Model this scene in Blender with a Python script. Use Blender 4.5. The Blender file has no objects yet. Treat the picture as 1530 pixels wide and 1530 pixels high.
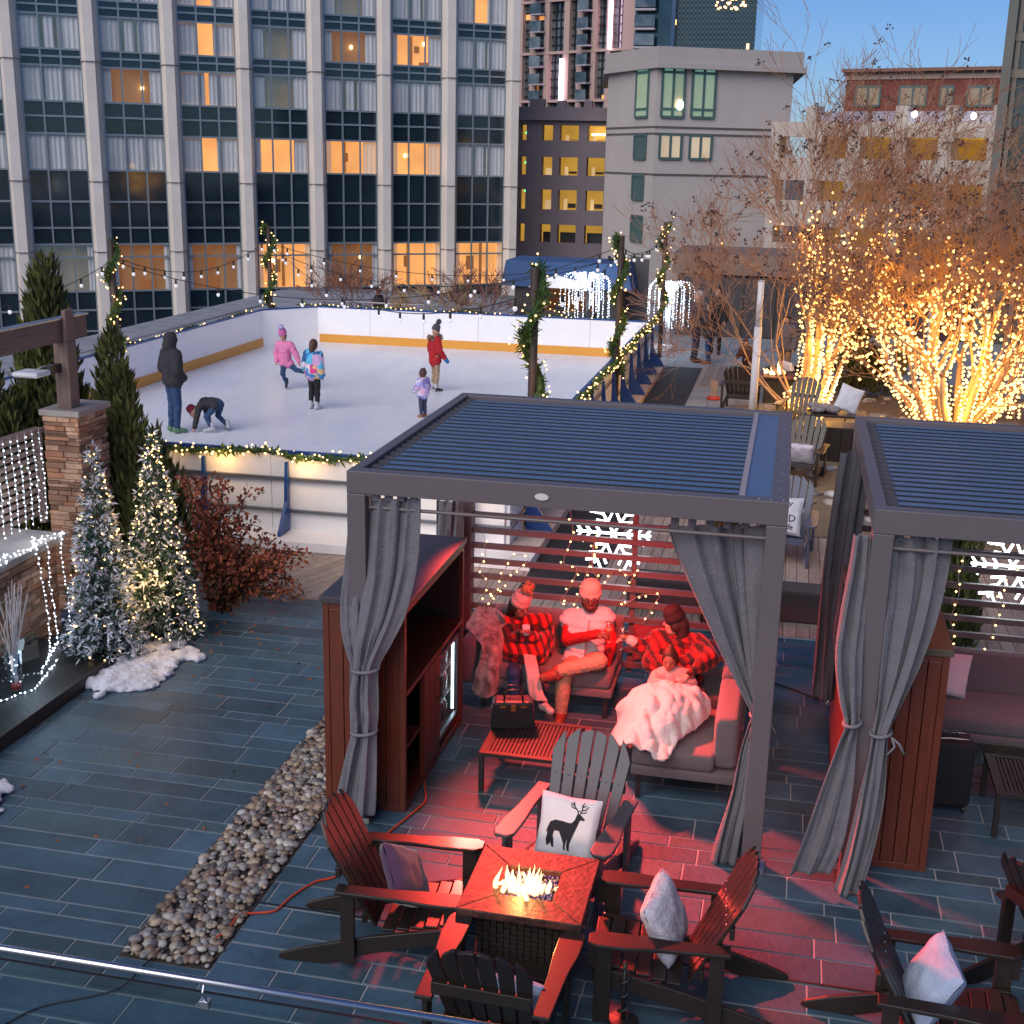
import bpy, bmesh, math, random
from mathutils import Vector, Matrix, Euler, noise
PI=math.pi; R=math.radians
sc=bpy.context.scene; COL=sc.collection
rnd=random.Random(7)
# ------------------------------------------------------------------ camera
FPX,PIT,ROLL,YAW,CH=1913.2,.269454,.0211188,-.2095479,5.0
fw=Vector((math.sin(YAW)*math.cos(PIT),math.cos(YAW)*math.cos(PIT),-math.sin(PIT)))
r0=Vector((math.cos(YAW),-math.sin(YAW),0)); u0=r0.cross(fw)
cr=r0*math.cos(ROLL)+u0*math.sin(ROLL); cu=-r0*math.sin(ROLL)+u0*math.cos(ROLL)
cam=bpy.data.cameras.new('camera'); camo=bpy.data.objects.new('camera',cam); COL.objects.link(camo)
M=Matrix((cr,cu,-fw)).transposed().to_4x4(); M.translation=(0,0,CH); camo.matrix_world=M
cam.sensor_width=36; cam.lens=36*FPX/1530; cam.clip_start=.1; cam.clip_end=3000; sc.camera=camo
def ray(x,y): return fw+cr*((x-765)/FPX)-cu*((y-765)/FPX)
def at(x,y,z=0.):
    d=ray(x,y); return Vector((0,0,CH))+d*((z-CH)/d.z)
def aty(x,y,Y):
    d=ray(x,y); return Vector((0,0,CH))+d*(Y/d.y)
# ------------------------------------------------------------------ mesh builder
class MB:
    def __init__(s): s.v=[]; s.f=[]; s.m=[]; s.c=[]
    def add(s,vs,fs,mi=0,col=None):
        o=len(s.v); s.v.extend(tuple(v) for v in vs)
        for f in fs: s.f.append(tuple(i+o for i in f)); s.m.append(mi); s.c.append(col)
    def box(s,x0,x1,y0,y1,z0,z1,mi=0,col=None,mat=None):
        vs=[Vector(p) for p in ((x0,y0,z0),(x1,y0,z0),(x1,y1,z0),(x0,y1,z0),(x0,y0,z1),(x1,y0,z1),(x1,y1,z1),(x0,y1,z1))]
        if mat is not None: vs=[mat@v for v in vs]
        s.add(vs,((0,3,2,1),(4,5,6,7),(0,1,5,4),(1,2,6,5),(2,3,7,6),(3,0,4,7)),mi,col)
    def bar(s,a,b,w,h,mi=0,up=(0,0,1),col=None):
        a=Vector(a);b=Vector(b);d=(b-a);L=d.length;d.normalize()
        upv=Vector(up)
        if abs(d.dot(upv))>.99: upv=Vector((0,1,0))
        x=d.cross(upv).normalized(); z=x.cross(d)
        m=Matrix((x,d,z)).transposed().to_4x4(); m.translation=a
        s.box(-w/2,w/2,0,L,-h/2,h/2,mi,col,m)
    def quad(s,a,b,c,d,mi=0,col=None): s.add((a,b,c,d),((0,1,2,3),),mi,col)
    def tube(s,pts,r,n=6,mi=0,cap=True,col=None):
        pts=[Vector(p) for p in pts]; N=len(pts); vs=[]; fs=[]
        prev=None
        for i,p in enumerate(pts):
            d=(pts[min(i+1,N-1)]-pts[max(i-1,0)])
            if d.length<1e-9: d=Vector((0,0,1))
            d.normalize()
            if prev is None:
                a=Vector((0,0,1)) if abs(d.z)<.9 else Vector((1,0,0))
                x=d.cross(a).normalized()
            else:
                x=(prev-d*prev.dot(d))
                x=x.normalized() if x.length>1e-6 else d.orthogonal().normalized()
            prev=x; y=d.cross(x); rr=r[i] if isinstance(r,(list,tuple)) else r
            for k in range(n):
                t=2*PI*k/n; vs.append(p+x*(rr*math.cos(t))+y*(rr*math.sin(t)))
        for i in range(N-1):
            for k in range(n):
                fs.append((i*n+k,i*n+(k+1)%n,(i+1)*n+(k+1)%n,(i+1)*n+k))
        if cap and n>2:
            fs.append(tuple(range(n-1,-1,-1))); fs.append(tuple((N-1)*n+k for k in range(n)))
        s.add(vs,fs,mi,col)
    def lathe(s,c,prof,n=16,mi=0,col=None,mat=None):
        vs=[];fs=[];c=Vector(c)
        for (r,z) in prof:
            for k in range(n):
                t=2*PI*k/n; v=Vector((r*math.cos(t),r*math.sin(t),z))
                if mat is not None: v=mat@v
                vs.append(c+v)
        for i in range(len(prof)-1):
            for k in range(n): fs.append((i*n+k,i*n+(k+1)%n,(i+1)*n+(k+1)%n,(i+1)*n+k))
        if prof[0][0]>1e-6: fs.append(tuple(range(n-1,-1,-1)))
        if prof[-1][0]>1e-6: fs.append(tuple((len(prof)-1)*n+k for k in range(n)))
        s.add(vs,fs,mi,col)
    def ball(s,c,r,sc=(1,1,1),n=10,mi=0,col=None,mat=None):
        c=Vector(c); vs=[];fs=[]; m=max(3,n//2)
        def T(v):
            v=Vector((v[0]*sc[0]*r,v[1]*sc[1]*r,v[2]*sc[2]*r))
            return c+(mat@v if mat is not None else v)
        vs.append(T((0,0,-1)))
        for i in range(1,m):
            p=-PI/2+PI*i/m
            for k in range(n):
                t=2*PI*k/n; vs.append(T((math.cos(p)*math.cos(t),math.cos(p)*math.sin(t),math.sin(p))))
        vs.append(T((0,0,1))); L=len(vs)-1
        for k in range(n): fs.append((0,1+(k+1)%n,1+k))
        for i in range(m-2):
            for k in range(n): fs.append((1+i*n+k,1+i*n+(k+1)%n,1+(i+1)*n+(k+1)%n,1+(i+1)*n+k))
        for k in range(n): fs.append((L,1+(m-2)*n+k,1+(m-2)*n+(k+1)%n))
        s.add(vs,fs,mi,col)
    def octa(s,c,r,mi=0,col=None):
        x,y,z=c
        s.add(((x+r,y,z),(x-r,y,z),(x,y+r,z),(x,y-r,z),(x,y,z+r),(x,y,z-r)),
          ((0,2,4),(2,1,4),(1,3,4),(3,0,4),(2,0,5),(1,2,5),(3,1,5),(0,3,5)),mi,col)
    def prism(s,poly,t0,t1,mat=None,mi=0,col=None):
        # poly in local xy, extruded along local z
        n=len(poly); vs=[Vector((p[0],p[1],t0)) for p in poly]+[Vector((p[0],p[1],t1)) for p in poly]
        if mat is not None: vs=[mat@v for v in vs]
        fs=[tuple(range(n-1,-1,-1)),tuple(range(n,2*n))]+[(i,(i+1)%n,n+(i+1)%n,n+i) for i in range(n)]
        s.add(vs,fs,mi,col)
    def grid(s,fn,nu,nv,mi=0,col=None,closed=False):
        vs=[fn(i/nu,j/nv) for j in range(nv+1) for i in range(nu+1)]
        fs=[(j*(nu+1)+i,j*(nu+1)+i+1,(j+1)*(nu+1)+i+1,(j+1)*(nu+1)+i) for j in range(nv) for i in range(nu)]
        s.add(vs,fs,mi,col)
    def leaf(s,c,d,w,l,mi=0,col=None):
        c=Vector(c); d=Vector(d).normalized(); x=d.orthogonal().normalized()
        x=Matrix.Rotation(rnd.uniform(0,2*PI),3,d)@x
        s.add((c-x*w*.5,c+d*l*.5-x*w*.1+x*w*.0,c+x*w*.5,c+d*l),((0,2,3,),),mi,col)
    def build(s,name,mats,parent=None,smooth=False,bevel=0,loc=None,seg=2,solid=0,angle=40):
        me=bpy.data.meshes.new(name); me.from_pydata(s.v,[],s.f)
        if not isinstance(mats,(list,tuple)): mats=[mats]
        for m in mats: me.materials.append(m)
        if any(s.m): me.polygons.foreach_set('material_index',s.m)
        if any(c is not None for c in s.c):
            a=me.attributes.new('tint','FLOAT_COLOR','FACE'); fl=[]
            for c in s.c:
                c=c if c is not None else (1,1,1); fl.extend((c[0],c[1],c[2],1.))
            a.data.foreach_set('color',fl)
        if smooth: me.polygons.foreach_set('use_smooth',[True]*len(me.polygons))
        me.update(); me.validate()
        o=bpy.data.objects.new(name,me); COL.objects.link(o)
        if parent is not None: o.parent=parent
        if loc is not None: o.location=loc
        if solid:
            md=o.modifiers.new('solid','SOLIDIFY'); md.thickness=solid; md.offset=0
        if bevel:
            md=o.modifiers.new('bevel','BEVEL'); md.width=bevel; md.segments=seg; md.limit_method='ANGLE'; md.angle_limit=R(angle)
        return o
def tag(o,label=None,cat=None,group=None,kind=None):
    if label: o['label']=label
    if cat: o['category']=cat
    if group: o['group']=group
    if kind: o['kind']=kind
    return o
def thing(name,label,cat,loc=(0,0,0),rz=0,group=None):
    o=bpy.data.objects.new(name,None); COL.objects.link(o); o.location=loc; o.rotation_euler=(0,0,rz); o.empty_display_size=.1
    return tag(o,label,cat,group)
def dup(o,label=None,loc=None,rz=None,parent=None):
    c=o.copy(); COL.objects.link(c)
    if parent is not None: c.parent=parent
    if label: c['label']=label
    if loc is not None: c.location=loc
    if rz is not None: c.rotation_euler=(0,0,rz)
    for ch in [k for k in o.children]: dup(ch,parent=c)
    return c
def struct(o): o['kind']='structure'; return o
# ------------------------------------------------------------------ materials
def mat(name,col,rough=.6,metal=0,var=0,vs=6,bump=0,bs=30,spec=.5,emit=None,es=0,tint=False,vs3=None,trans=0,alpha=1,sheen=0,coat=0,col2=None,sss=0):
    m=bpy.data.materials.new(name); m.use_nodes=True; nt=m.node_tree; N=nt.nodes; L=nt.links
    b=N['Principled BSDF']; b.inputs['Roughness'].default_value=rough; b.inputs['Metallic'].default_value=metal
    b.inputs['Specular IOR Level'].default_value=spec
    if sheen: b.inputs['Sheen Weight'].default_value=sheen
    if coat: b.inputs['Coat Weight'].default_value=coat; b.inputs['Coat Roughness'].default_value=.15
    if trans: b.inputs['Transmission Weight'].default_value=trans
    if alpha<1: b.inputs['Alpha'].default_value=alpha
    c4=(*col,1); b.inputs['Base Color'].default_value=c4
    src=None; tc=None
    def TC():
        nonlocal tc
        if tc is None:
            tc=N.new('ShaderNodeTexCoord')
            if vs3:
                mp=N.new('ShaderNodeMapping'); mp.inputs['Scale'].default_value=vs3; L.new(tc.outputs['Object'],mp.inputs['Vector']); tc.m=mp if False else None
                tc_out[0]=mp.outputs['Vector']
            else: tc_out[0]=tc.outputs['Object']
        return tc_out[0]
    tc_out=[None]
    def TC2():
        if tc_out[0] is None:
            t=N.new('ShaderNodeTexCoord'); o=t.outputs['Object']
            if vs3:
                mp=N.new('ShaderNodeMapping'); mp.inputs['Scale'].default_value=vs3; L.new(o,mp.inputs['Vector']); o=mp.outputs['Vector']
            tc_out[0]=o
        return tc_out[0]
    if tint:
        a=N.new('ShaderNodeAttribute'); a.attribute_name='tint'
        mx=N.new('ShaderNodeMix'); mx.data_type='RGBA'; mx.blend_type='MULTIPLY'; mx.inputs['Factor'].default_value=1
        mx.inputs[6].default_value=c4; L.new(a.outputs['Color'],mx.inputs[7]); src=mx.outputs[2]
    if var:
        n=N.new('ShaderNodeTexNoise'); n.inputs['Scale'].default_value=vs; n.inputs['Detail'].default_value=6; n.inputs['Roughness'].default_value=.65
        L.new(TC2(),n.inputs['Vector'])
        rp=N.new('ShaderNodeMapRange'); rp.inputs[1].default_value=.25; rp.inputs[2].default_value=.75
        rp.inputs[3].default_value=1-var; rp.inputs[4].default_value=1+var*.6; L.new(n.outputs['Fac'],rp.inputs[0])
        if col2:
            mx=N.new('ShaderNodeMix'); mx.data_type='RGBA'; mx.inputs[6].default_value=c4; mx.inputs[7].default_value=(*col2,1)
            rq=N.new('ShaderNodeMapRange'); rq.inputs[1].default_value=.38; rq.inputs[2].default_value=.62; L.new(n.outputs['Fac'],rq.inputs[0]); L.new(rq.outputs[0],mx.inputs['Factor'])
            if src is not None: L.new(src,mx.inputs[6])
            src=mx.outputs[2]
        else:
            mx=N.new('ShaderNodeMix'); mx.data_type='RGBA'; mx.blend_type='MULTIPLY'; mx.inputs['Factor'].default_value=1
            if src is not None: L.new(src,mx.inputs[6])
            else: mx.inputs[6].default_value=c4
            L.new(rp.outputs[0],mx.inputs[7]); src=mx.outputs[2]
    if src is not None: L.new(src,b.inputs['Base Color'])
    if bump:
        n=N.new('ShaderNodeTexNoise'); n.inputs['Scale'].default_value=bs; n.inputs['Detail'].default_value=5; L.new(TC2(),n.inputs['Vector'])
        bp=N.new('ShaderNodeBump'); bp.inputs['Strength'].default_value=bump; bp.inputs['Distance'].default_value=.02; L.new(n.outputs['Fac'],bp.inputs['Height']); L.new(bp.outputs['Normal'],b.inputs['Normal'])
    if emit:
        b.inputs['Emission Color'].default_value=(*emit,1); b.inputs['Emission Strength'].default_value=es
    return m
def emis(name,col,st,sample=False):
    m=mat(name,(.8,.8,.8),.5,emit=col,es=st)
    if not sample: m.cycles.emission_sampling='NONE'
    return m
def glassmat(name,tintc=(1,1,1),refl=.08,rough=.02,tr=None):
    m=bpy.data.materials.new(name); m.use_nodes=True; nt=m.node_tree; N=nt.nodes; L=nt.links
    for n in list(N):
        if n.type!='OUTPUT_MATERIAL': N.remove(n)
    out=[n for n in N if n.type=='OUTPUT_MATERIAL'][0]
    t=N.new('ShaderNodeBsdfTransparent'); t.inputs[0].default_value=(*tintc,1)
    g=N.new('ShaderNodeBsdfGlossy'); g.inputs['Roughness'].default_value=rough
    fr=N.new('ShaderNodeLayerWeight'); fr.inputs[0].default_value=.5; pw=N.new('ShaderNodeMath'); pw.operation='POWER'; pw.inputs[1].default_value=4; L.new(fr.outputs['Facing'],pw.inputs[0])
    ma=N.new('ShaderNodeMath'); ma.operation='MULTIPLY_ADD'; ma.inputs[1].default_value=.75; ma.inputs[2].default_value=refl+.04; L.new(pw.outputs[0],ma.inputs[0]); ma.use_clamp=True
    mx=N.new('ShaderNodeMixShader'); L.new(ma.outputs[0],mx.inputs[0]); L.new(t.outputs[0],mx.inputs[1]); L.new(g.outputs[0],mx.inputs[2]); L.new(mx.outputs[0],out.inputs[0])
    return m
def lamp(name,loc,col,power,rad=.1,kind='POINT',rot=None,size=None):
    l=bpy.data.lights.new(name,kind); l.color=col; l.energy=power
    if kind in('POINT','SPOT'): l.shadow_soft_size=rad
    o=bpy.data.objects.new(name,l); COL.objects.link(o); o.location=loc
    if rot: o.rotation_euler=rot
    return o
# common materials
WARM=(1.0,.52,.15)
m_bulb=emis('warm_bulb',(1.,.56,.17),4)
m_bulbw=emis('white_bulb',(.72,.85,1.),5)
m_wire=mat('dark_wire',(.015,.015,.015),.6)
m_black=mat('black_plastic',(.015,.015,.017),.5)
m_metal=mat('cabana_grey_metal',(.115,.10,.112),.42,.0,var=.06,vs=3)
m_white=mat('white_board',(.91,.91,.92),.35,var=.05,vs=2)
m_blue=mat('blue_paint',(.012,.06,.24),.4,var=.1,vs=4)
m_green=mat('garland_green',(.065,.105,.030),.7,tint=True)
m_steel=mat('stainless_steel',(.6,.6,.62),.28,1.0)
# ------------------------------------------------------------------ world and sun
w=bpy.data.worlds.new('World'); sc.world=w; w.use_nodes=True; N=w.node_tree.nodes; L=w.node_tree.links
bg=N['Background']; sky=N.new('ShaderNodeTexSky'); sky.sky_type='NISHITA'; sky.sun_disc=False
SUN_EL,SUN_ROT=R(38),R(200)
sky.sun_elevation=SUN_EL; sky.sun_rotation=SUN_ROT; sky.altitude=200; sky.air_density=1.0; sky.dust_density=.3; sky.ozone_density=4.0
tn=N.new('ShaderNodeMix'); tn.data_type='RGBA'; tn.blend_type='MULTIPLY'; tn.inputs['Factor'].default_value=1; tn.inputs[7].default_value=(.50,.66,.96,1)
L.new(sky.outputs[0],tn.inputs[6]); L.new(tn.outputs[2],bg.inputs[0]); bg.inputs[1].default_value=.050
sl=bpy.data.lights.new('sun','SUN'); sl.energy=1.45; sl.angle=R(60); sl.color=(1.,.88,.76); so=bpy.data.objects.new('sun',sl); COL.objects.link(so)
sd=Vector((math.sin(SUN_ROT),math.cos(SUN_ROT),math.tan(SUN_EL))).normalized()
so.rotation_euler=sd.to_track_quat('Z','Y').to_euler(); so.location=(0,-10,30)
sc.view_settings.view_transform='Standard'; sc.view_settings.look='None'; sc.view_settings.exposure=.98; sc.view_settings.gamma=1
sc.cycles.use_denoising=True; sc.cycles.sample_clamp_indirect=4; sc.cycles.max_bounces=6; sc.cycles.transparent_max_bounces=16; sc.cycles.caustics_reflective=False; sc.cycles.caustics_refractive=False
# ================================================================== ground, deck, rink
m_soil=mat('city_ground',(.08,.08,.085),.9,var=.2,vs=.3)
b=MB(); b.quad((-900,-200,-12),(900,-200,-12),(900,1500,-12),(-900,1500,-12)); struct(b.build('ground',m_soil))
m_slab=mat('terrace_slab',(.16,.16,.17),.85,var=.2,vs=2)
b=MB(); b.box(-19,26,-2,48,-11.5,-.03); struct(b.build('terrace',m_slab))
m_grout=mat('grout',(.33,.34,.37),.9,var=.15,vs=8)
b=MB(); b.quad((-12,1,-.006),(9,1,-.006),(9,13.55,-.006),(-12,13.55,-.006)); struct(b.build('pavement_grout',m_grout))
m_slate=mat('blue_slate',(.047,.100,.145),.58,var=.42,vs=2.6,bump=.25,bs=22,tint=True,spec=.6)
b=MB(); y=1.0; g=.0052
hs=[.15,.3,.3,.22,.3,.15,.3,.22]
PX0,PX1,PY0,PY1=-3.92,-3.28,6.5,11.3
ri=0
while y<13.5:
    h=hs[ri%8]; ri+=1; h=min(h,13.5-y)
    if h<.05: break
    segs=[(-12,9)]
    if y+h>PY0 and y<PY1: segs=[(-12,PX0),(PX1,9)]
    if y<PY0<y+h: b.box(PX0+g,PX1-g,y+g,PY0-g,-.02,.0,0,(.95,.95,.97))
    for (xa,xb) in segs:
        x=xa+rnd.uniform(-.6,0)
        while x<xb:
            l=rnd.choice((.45,.6,.75,.9,1.05)) if h>.2 else rnd.choice((.45,.6,.75))
            a=max(x,xa); c=min(x+l,xb)
            if c-a>.02:
                t=rnd.choice((.74,.85,.93,1.,1.08,1.18)); hue=rnd.random()
                col=(t*(1.12 if hue>.8 else 1),t,t*(.9 if hue>.8 else 1.04))
                ya=y; 
                dz=rnd.uniform(-.0012,.0012)
                b.box(a+g,c-g,ya+g,ya+h-g,-.02,dz,0,col)
            x+=l
    y+=h
struct(b.build('slate_pavement',m_slate,bevel=.004,seg=1))
# expansion joint (dark metal channel) across the paving
b=MB(); b.box(-3.28,4.5,7.28,7.298,-.004,.0035); struct(b.build('drain_slot',mat('slot_black',(.01,.01,.01),.8)))
# pebble bed
m_peb=mat('river_pebble',(.5,.5,.5),.5,var=.25,vs=25,tint=True)
b=MB(); b.quad((PX0,PY0,-.004),(PX1,PY0,-.004),(PX1,PY1,-.004),(PX0,PY1,-.004),0,(.1,.09,.08))
pals=[(.80,.70,.58),(.46,.45,.47),(1.0,.95,.9),(.40,.28,.22),(.62,.46,.33),(.30,.29,.31),(.62,.58,.58),(.85,.68,.5),(.45,.30,.24),(.25,.22,.22)]
def pebble(b,x,y,z,s):
    c=rnd.choice(pals); k=rnd.uniform(.7,1.1)
    mt=Matrix.Rotation(rnd.uniform(0,PI),3,'Z')@Matrix.Rotation(rnd.uniform(-.35,.35),3,'X')
    b.ball((x,y,z),s,(rnd.uniform(.9,1.25),rnd.uniform(.7,.95),rnd.uniform(.45,.65)),8,0,tuple(k*i for i in c),mt)
for i in range(2900):
    s=rnd.choice((.014,.017,.02,.024,.028,.034,.042)); pebble(b,rnd.uniform(PX0+.025,PX1-.025),rnd.uniform(PY0+.025,PY1),s*.38+rnd.uniform(-.004,.012),s)
tag(b.build('pebble_bed',m_peb,smooth=True),'long strip of mixed grey and tan river pebbles set between the slate slabs','pebbles',kind='stuff')
b=MB(); pebble(b,0,0,.04,.075); o=b.build('pebble',m_peb,smooth=True,loc=(-3.22,8.62,0)); tag(o,'large pale loose pebble lying at the foot of the tied curtain','stone')
# timber deck
m_deck=mat('deck_timber',(.40,.32,.28),.7,var=.35,vs=3,vs3=(6,.6,6),bump=.3,bs=20,tint=True)
b=MB()
x=-4.6
while x<9:
    y=13.55
    while y<19:
        l=rnd.choice((1.2,1.8,2.4,3.0)); t=rnd.uniform(.75,1.15); b.box(x+.004,x+.141,y+.002,min(y+l,19)-.002,-.025,.002,0,(t,t*rnd.uniform(.95,1),t*rnd.uniform(.92,1)))
        y+=l
    x+=.145
struct(b.build('deck',m_deck))
# diagonal deck on the left, between the red shrub and the rink
b=MB(); d1=at(363,877); d2=at(493,833); dv=(d2-d1); dv.z=0; ang=math.atan2(dv.y,dv.x)
bm_poly=[(-12,13.3),(-4.62,13.3),(-4.62,15.6),(-12,15.6)]
def clip_plank(c,d,wd):
    # clip strip centred on c along d to rectangle, return polygon
    n=Vector((-d.y,d.x,0)); poly=[c-d*12-n*wd/2,c+d*12-n*wd/2,c+d*12+n*wd/2,c-d*12+n*wd/2]
    for (ax,val,sg) in ((0,-12,1),(0,-4.62,-1),(1,13.3,1),(1,15.9,-1)):
        out=[]
        for i in range(len(poly)):
            p=poly[i];q=poly[(i+1)%len(poly)]; fp=sg*(p[ax]-val); fq=sg*(q[ax]-val)
            if fp>=0: out.append(p)
            if fp*fq<0: out.append(p+(q-p)*(fp/(fp-fq)))
        poly=out
        if not poly: return []
    return poly
dd=Vector((math.cos(ang),math.sin(ang),0)); nn=Vector((-dd.y,dd.x,0))
for i in range(-70,70):
    c=Vector((-8,14.4,0))+nn*(i*.145); P=clip_plank(c,dd,.137)
    if len(P)>2:
        t=rnd.uniform(.75,1.15); b.prism([(p.x,p.y) for p in P],-.025,.002,None,0,(t,t*.98,t*.96))
struct(b.build('deck',mat('deck_timber_diagonal',(.44,.36,.31),.7,var=.3,vs=8,bump=.2,bs=20,tint=True)))
# grey concrete pavers along the rink and behind
m_pave=mat('concrete_paver',(.26,.28,.31),.75,var=.15,vs=3,bump=.1,tint=True)
b=MB(); y=19.0; ri=0
while y<46:
    x=-19; 
    while x<14:
        t=rnd.uniform(.85,1.12); b.box(x+.004,x+.596,y+.004,y+.296,-.02,.002,0,(t,t,t)); x+=.6
    y+=.3
struct(b.build('pavement',m_pave))
b=MB(); b.box(-2.0,-.35,30.2,33.2,.003,.014); 
o=MB(); x=-2.05
while x<0.2:
    t=rnd.uniform(.7,1.0); o.box(x+.004,x+.14,29.6,33.0,.003,.02,0,(t,t,t)); x+=.145
struct(o.build('deck',mat('deck_timber_far',(.30,.25,.23),.75,var=.25,vs=3,tint=True)))
# rubber mat
b=MB(); b.box(-2.95,-2.05,14.2,32.3,.004,.016); tag(b.build('floor_mat',mat('rubber_mat',(.022,.022,.026),.75,bump=.3,bs=90)),'long black rubber walkway mat laid beside the rink boards','mat')
# gravel garden behind the cabanas
m_grav=mat('garden_gravel',(.20,.15,.10),.9,var=.3,vs=4,bump=.6,bs=18)
b=MB(); n=40
def gr(u,v):
    x=-.1+u*11; y=17.6+v*14; return Vector((x,y,.012+.03*noise.noise(Vector((x*.8,y*.8,3)))))
b.grid(gr,n,n); struct(b.build('gravel_path',m_grav,smooth=True))
b=MB()
for i in range(620):
    x=rnd.uniform(.1,9); y=rnd.uniform(17.7,31); 
    f=noise.noise(Vector((x*.45,y*.45,9)))
    if f<-.02: continue
    s=rnd.uniform(.05,.13); c=rnd.choice(pals); k=rnd.uniform(.8,1.2)
    b.ball((x,y,.03),s,(1.2,.9,.5),7,0,tuple(k*q for q in c),Matrix.Rotation(rnd.uniform(0,PI),3,'Z'))
tag(b.build('garden_stones',m_peb,smooth=True),'scatter of pale rounded boulders over the garden gravel behind the cabanas','stones',kind='stuff')
# ------------------------------------------------------------------ ice rink
IX0,IX1,IY0,IY1,IZ,BT=-13.0,-3.4,15.6,31.6,.28,1.2
m_ice=mat('ice_sheet',(.80,.84,.90),.30,var=.10,vs=1.3,vs3=(1.,.35,1.),bump=.12,bs=14,spec=.4,col2=(.70,.75,.84))
b=MB(); b.box(IX0,IX1,IY0,IY1,.004,IZ); nt=m_ice.node_tree; N=nt.nodes; L=nt.links; pb_=N['Principled BSDF']; src=pb_.inputs['Base Color'].links[0].from_socket; tc_=N.new('ShaderNodeTexCoord'); acc=None
for sc__,of,fr_ in ((.35,0,34),(.55,7,26),(.9,3,16)):
    mp=N.new('ShaderNodeMapping'); mp.inputs['Location'].default_value=(of,of*2,0); mp.inputs['Rotation'].default_value=(0,0,of); mp.inputs['Scale'].default_value=(1,.45,1); L.new(tc_.outputs['Object'],mp.inputs['Vector'])
    n_=N.new('ShaderNodeTexNoise'); n_.inputs['Scale'].default_value=sc__; n_.inputs['Detail'].default_value=1.5; L.new(mp.outputs[0],n_.inputs['Vector'])
    a_=N.new('ShaderNodeMath'); a_.operation='MULTIPLY'; a_.inputs[1].default_value=fr_; L.new(n_.outputs['Fac'],a_.inputs[0]); f_=N.new('ShaderNodeMath'); f_.operation='FRACT'; L.new(a_.outputs[0],f_.inputs[0]); g_=N.new('ShaderNodeMath'); g_.operation='LESS_THAN'; g_.inputs[1].default_value=.09; L.new(f_.outputs[0],g_.inputs[0])
    if acc is None: acc=g_.outputs[0]
    else:
        q_=N.new('ShaderNodeMath'); q_.operation='MAXIMUM'; L.new(acc,q_.inputs[0]); L.new(g_.outputs[0],q_.inputs[1]); acc=q_.outputs[0]
k_=N.new('ShaderNodeMath'); k_.operation='MULTIPLY'; k_.inputs[1].default_value=.30; L.new(acc,k_.inputs[0]); mx_=N.new('ShaderNodeMix'); mx_.data_type='RGBA'; mx_.inputs[7].default_value=(.62,.68,.80,1); L.new(src,mx_.inputs[6]); L.new(k_.outputs[0],mx_.inputs['Factor']); L.new(mx_.outputs[2],pb_.inputs['Base Color'])
struct(b.build('ice',m_ice))
rink=thing('rink_boards','white hockey style rink boards with yellow kick strip and blue braces around the ice','rink boards',(0,0,0))
m_yel=mat('yellow_kick',(.72,.33,.045),.45,var=.06,vs=3)
def board_run(a,c,nrm,n):
    a=Vector(a);c=Vector(c);d=(c-a)/n; nv=Vector(nrm)
    for i in range(n):
        p=a+d*i; q=a+d*(i+1); e=d.normalized()*.004
        m=MB(); m.bar(p+e+nv*.03+Vector((0,0,.645)),q-e+nv*.03+Vector((0,0,.645)),.05,1.08,0); m.build('board_panel',m_white,rink)
    m=MB(); m.bar(a+nv*.03+Vector((0,0,1.19)),c+nv*.03+Vector((0,0,1.19)),.07,.035); m.build('top_rail',m_blue,rink)
board_run((IX0,IY0,0),(IX0,IY1-1.2,0),(-1,0,0),7); board_run((IX0+1.0,IY1,0),(IX1-.0,IY1,0),(0,1,0),6)
board_run((IX1,IY1,0),(IX1,IY0,0),(1,0,0),8); board_run((IX1,IY0,0),(IX0,IY0,0),(0,-1,0),6)
# rounded (chamfered) corner panel
m=MB(); m.bar((IX0-.03,IY1-1.2,.645),(IX0+1.0,IY1+.03,.645),.05,1.08); m.build('board_panel',m_white,rink)
m=MB(); m.bar((IX0-.03,IY1-1.2,1.19),(IX0+1.0,IY1+.03,1.19),.07,.035); m.build('top_rail',m_blue,rink)
m=MB(); m.box(IX0-.002,IX0+.012,IY0,IY1-1.25,.281,.49); m.build('kick_strip',m_yel,rink)
m=MB(); m.box(IX0+1.05,IX1,IY1-.012,IY1+.002,.281,.49); m.build('kick_strip',m_yel,rink)
m=MB(); m.box(IX0,IX1,IY0-.002,IY0+.012,.281,.49); m.build('kick_strip',m_yel,rink)
m=MB(); m.box(IX1-.012,IX1+.002,IY0,IY1,.281,.49); m.build('kick_strip',m_yel,rink)
# outer ledge + rails + braces (near and right sides)
m=MB(); m.box(IX0,IX1+.45,15.0,IY0-.06,.005,.14); m.build('ledge',m_white,rink,bevel=.01)
m=MB(); m.box(IX1+.06,IX1+.45,IY0-.06,IY1+.4,.005,.14); m.build('ledge',mat('ledge_tan',(.62,.5,.42),.5,var=.1,vs=3),rink,bevel=.01)
m_rail=mat('galvanised_rail',(.25,.27,.31),.4,.7)
for z in (.40,.84):
    m=MB(); m.box(IX0,IX1+.1,15.49,15.538,z-.02,z+.02); m.build('support_rail',m_rail,rink)
for z in (.40,.84):
    m=MB(); m.box(IX1+.062,IX1+.11,15.54,IY1,z-.02,z+.02); m.build('support_rail',m_rail,rink)
def brace(p,nv):
    nv=Vector(nv); d=Vector((-nv.y,nv.x,0)); m=MB(); p=Vector(p)
    mt=Matrix((nv,Vector((0,0,1)),d)).transposed().to_4x4(); mt.translation=p
    m.prism([(0,.145),(.36,.145),(.34,.2),(.1,.55),(.045,1.08),(0,1.08)],-.022,.022,mt); m.build('brace',m_blue,rink)
for px in (295,420): 
    q=at(px,790 if px<300 else 800,.14); brace((q.x,15.488,0),(0,-1,0))
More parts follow.
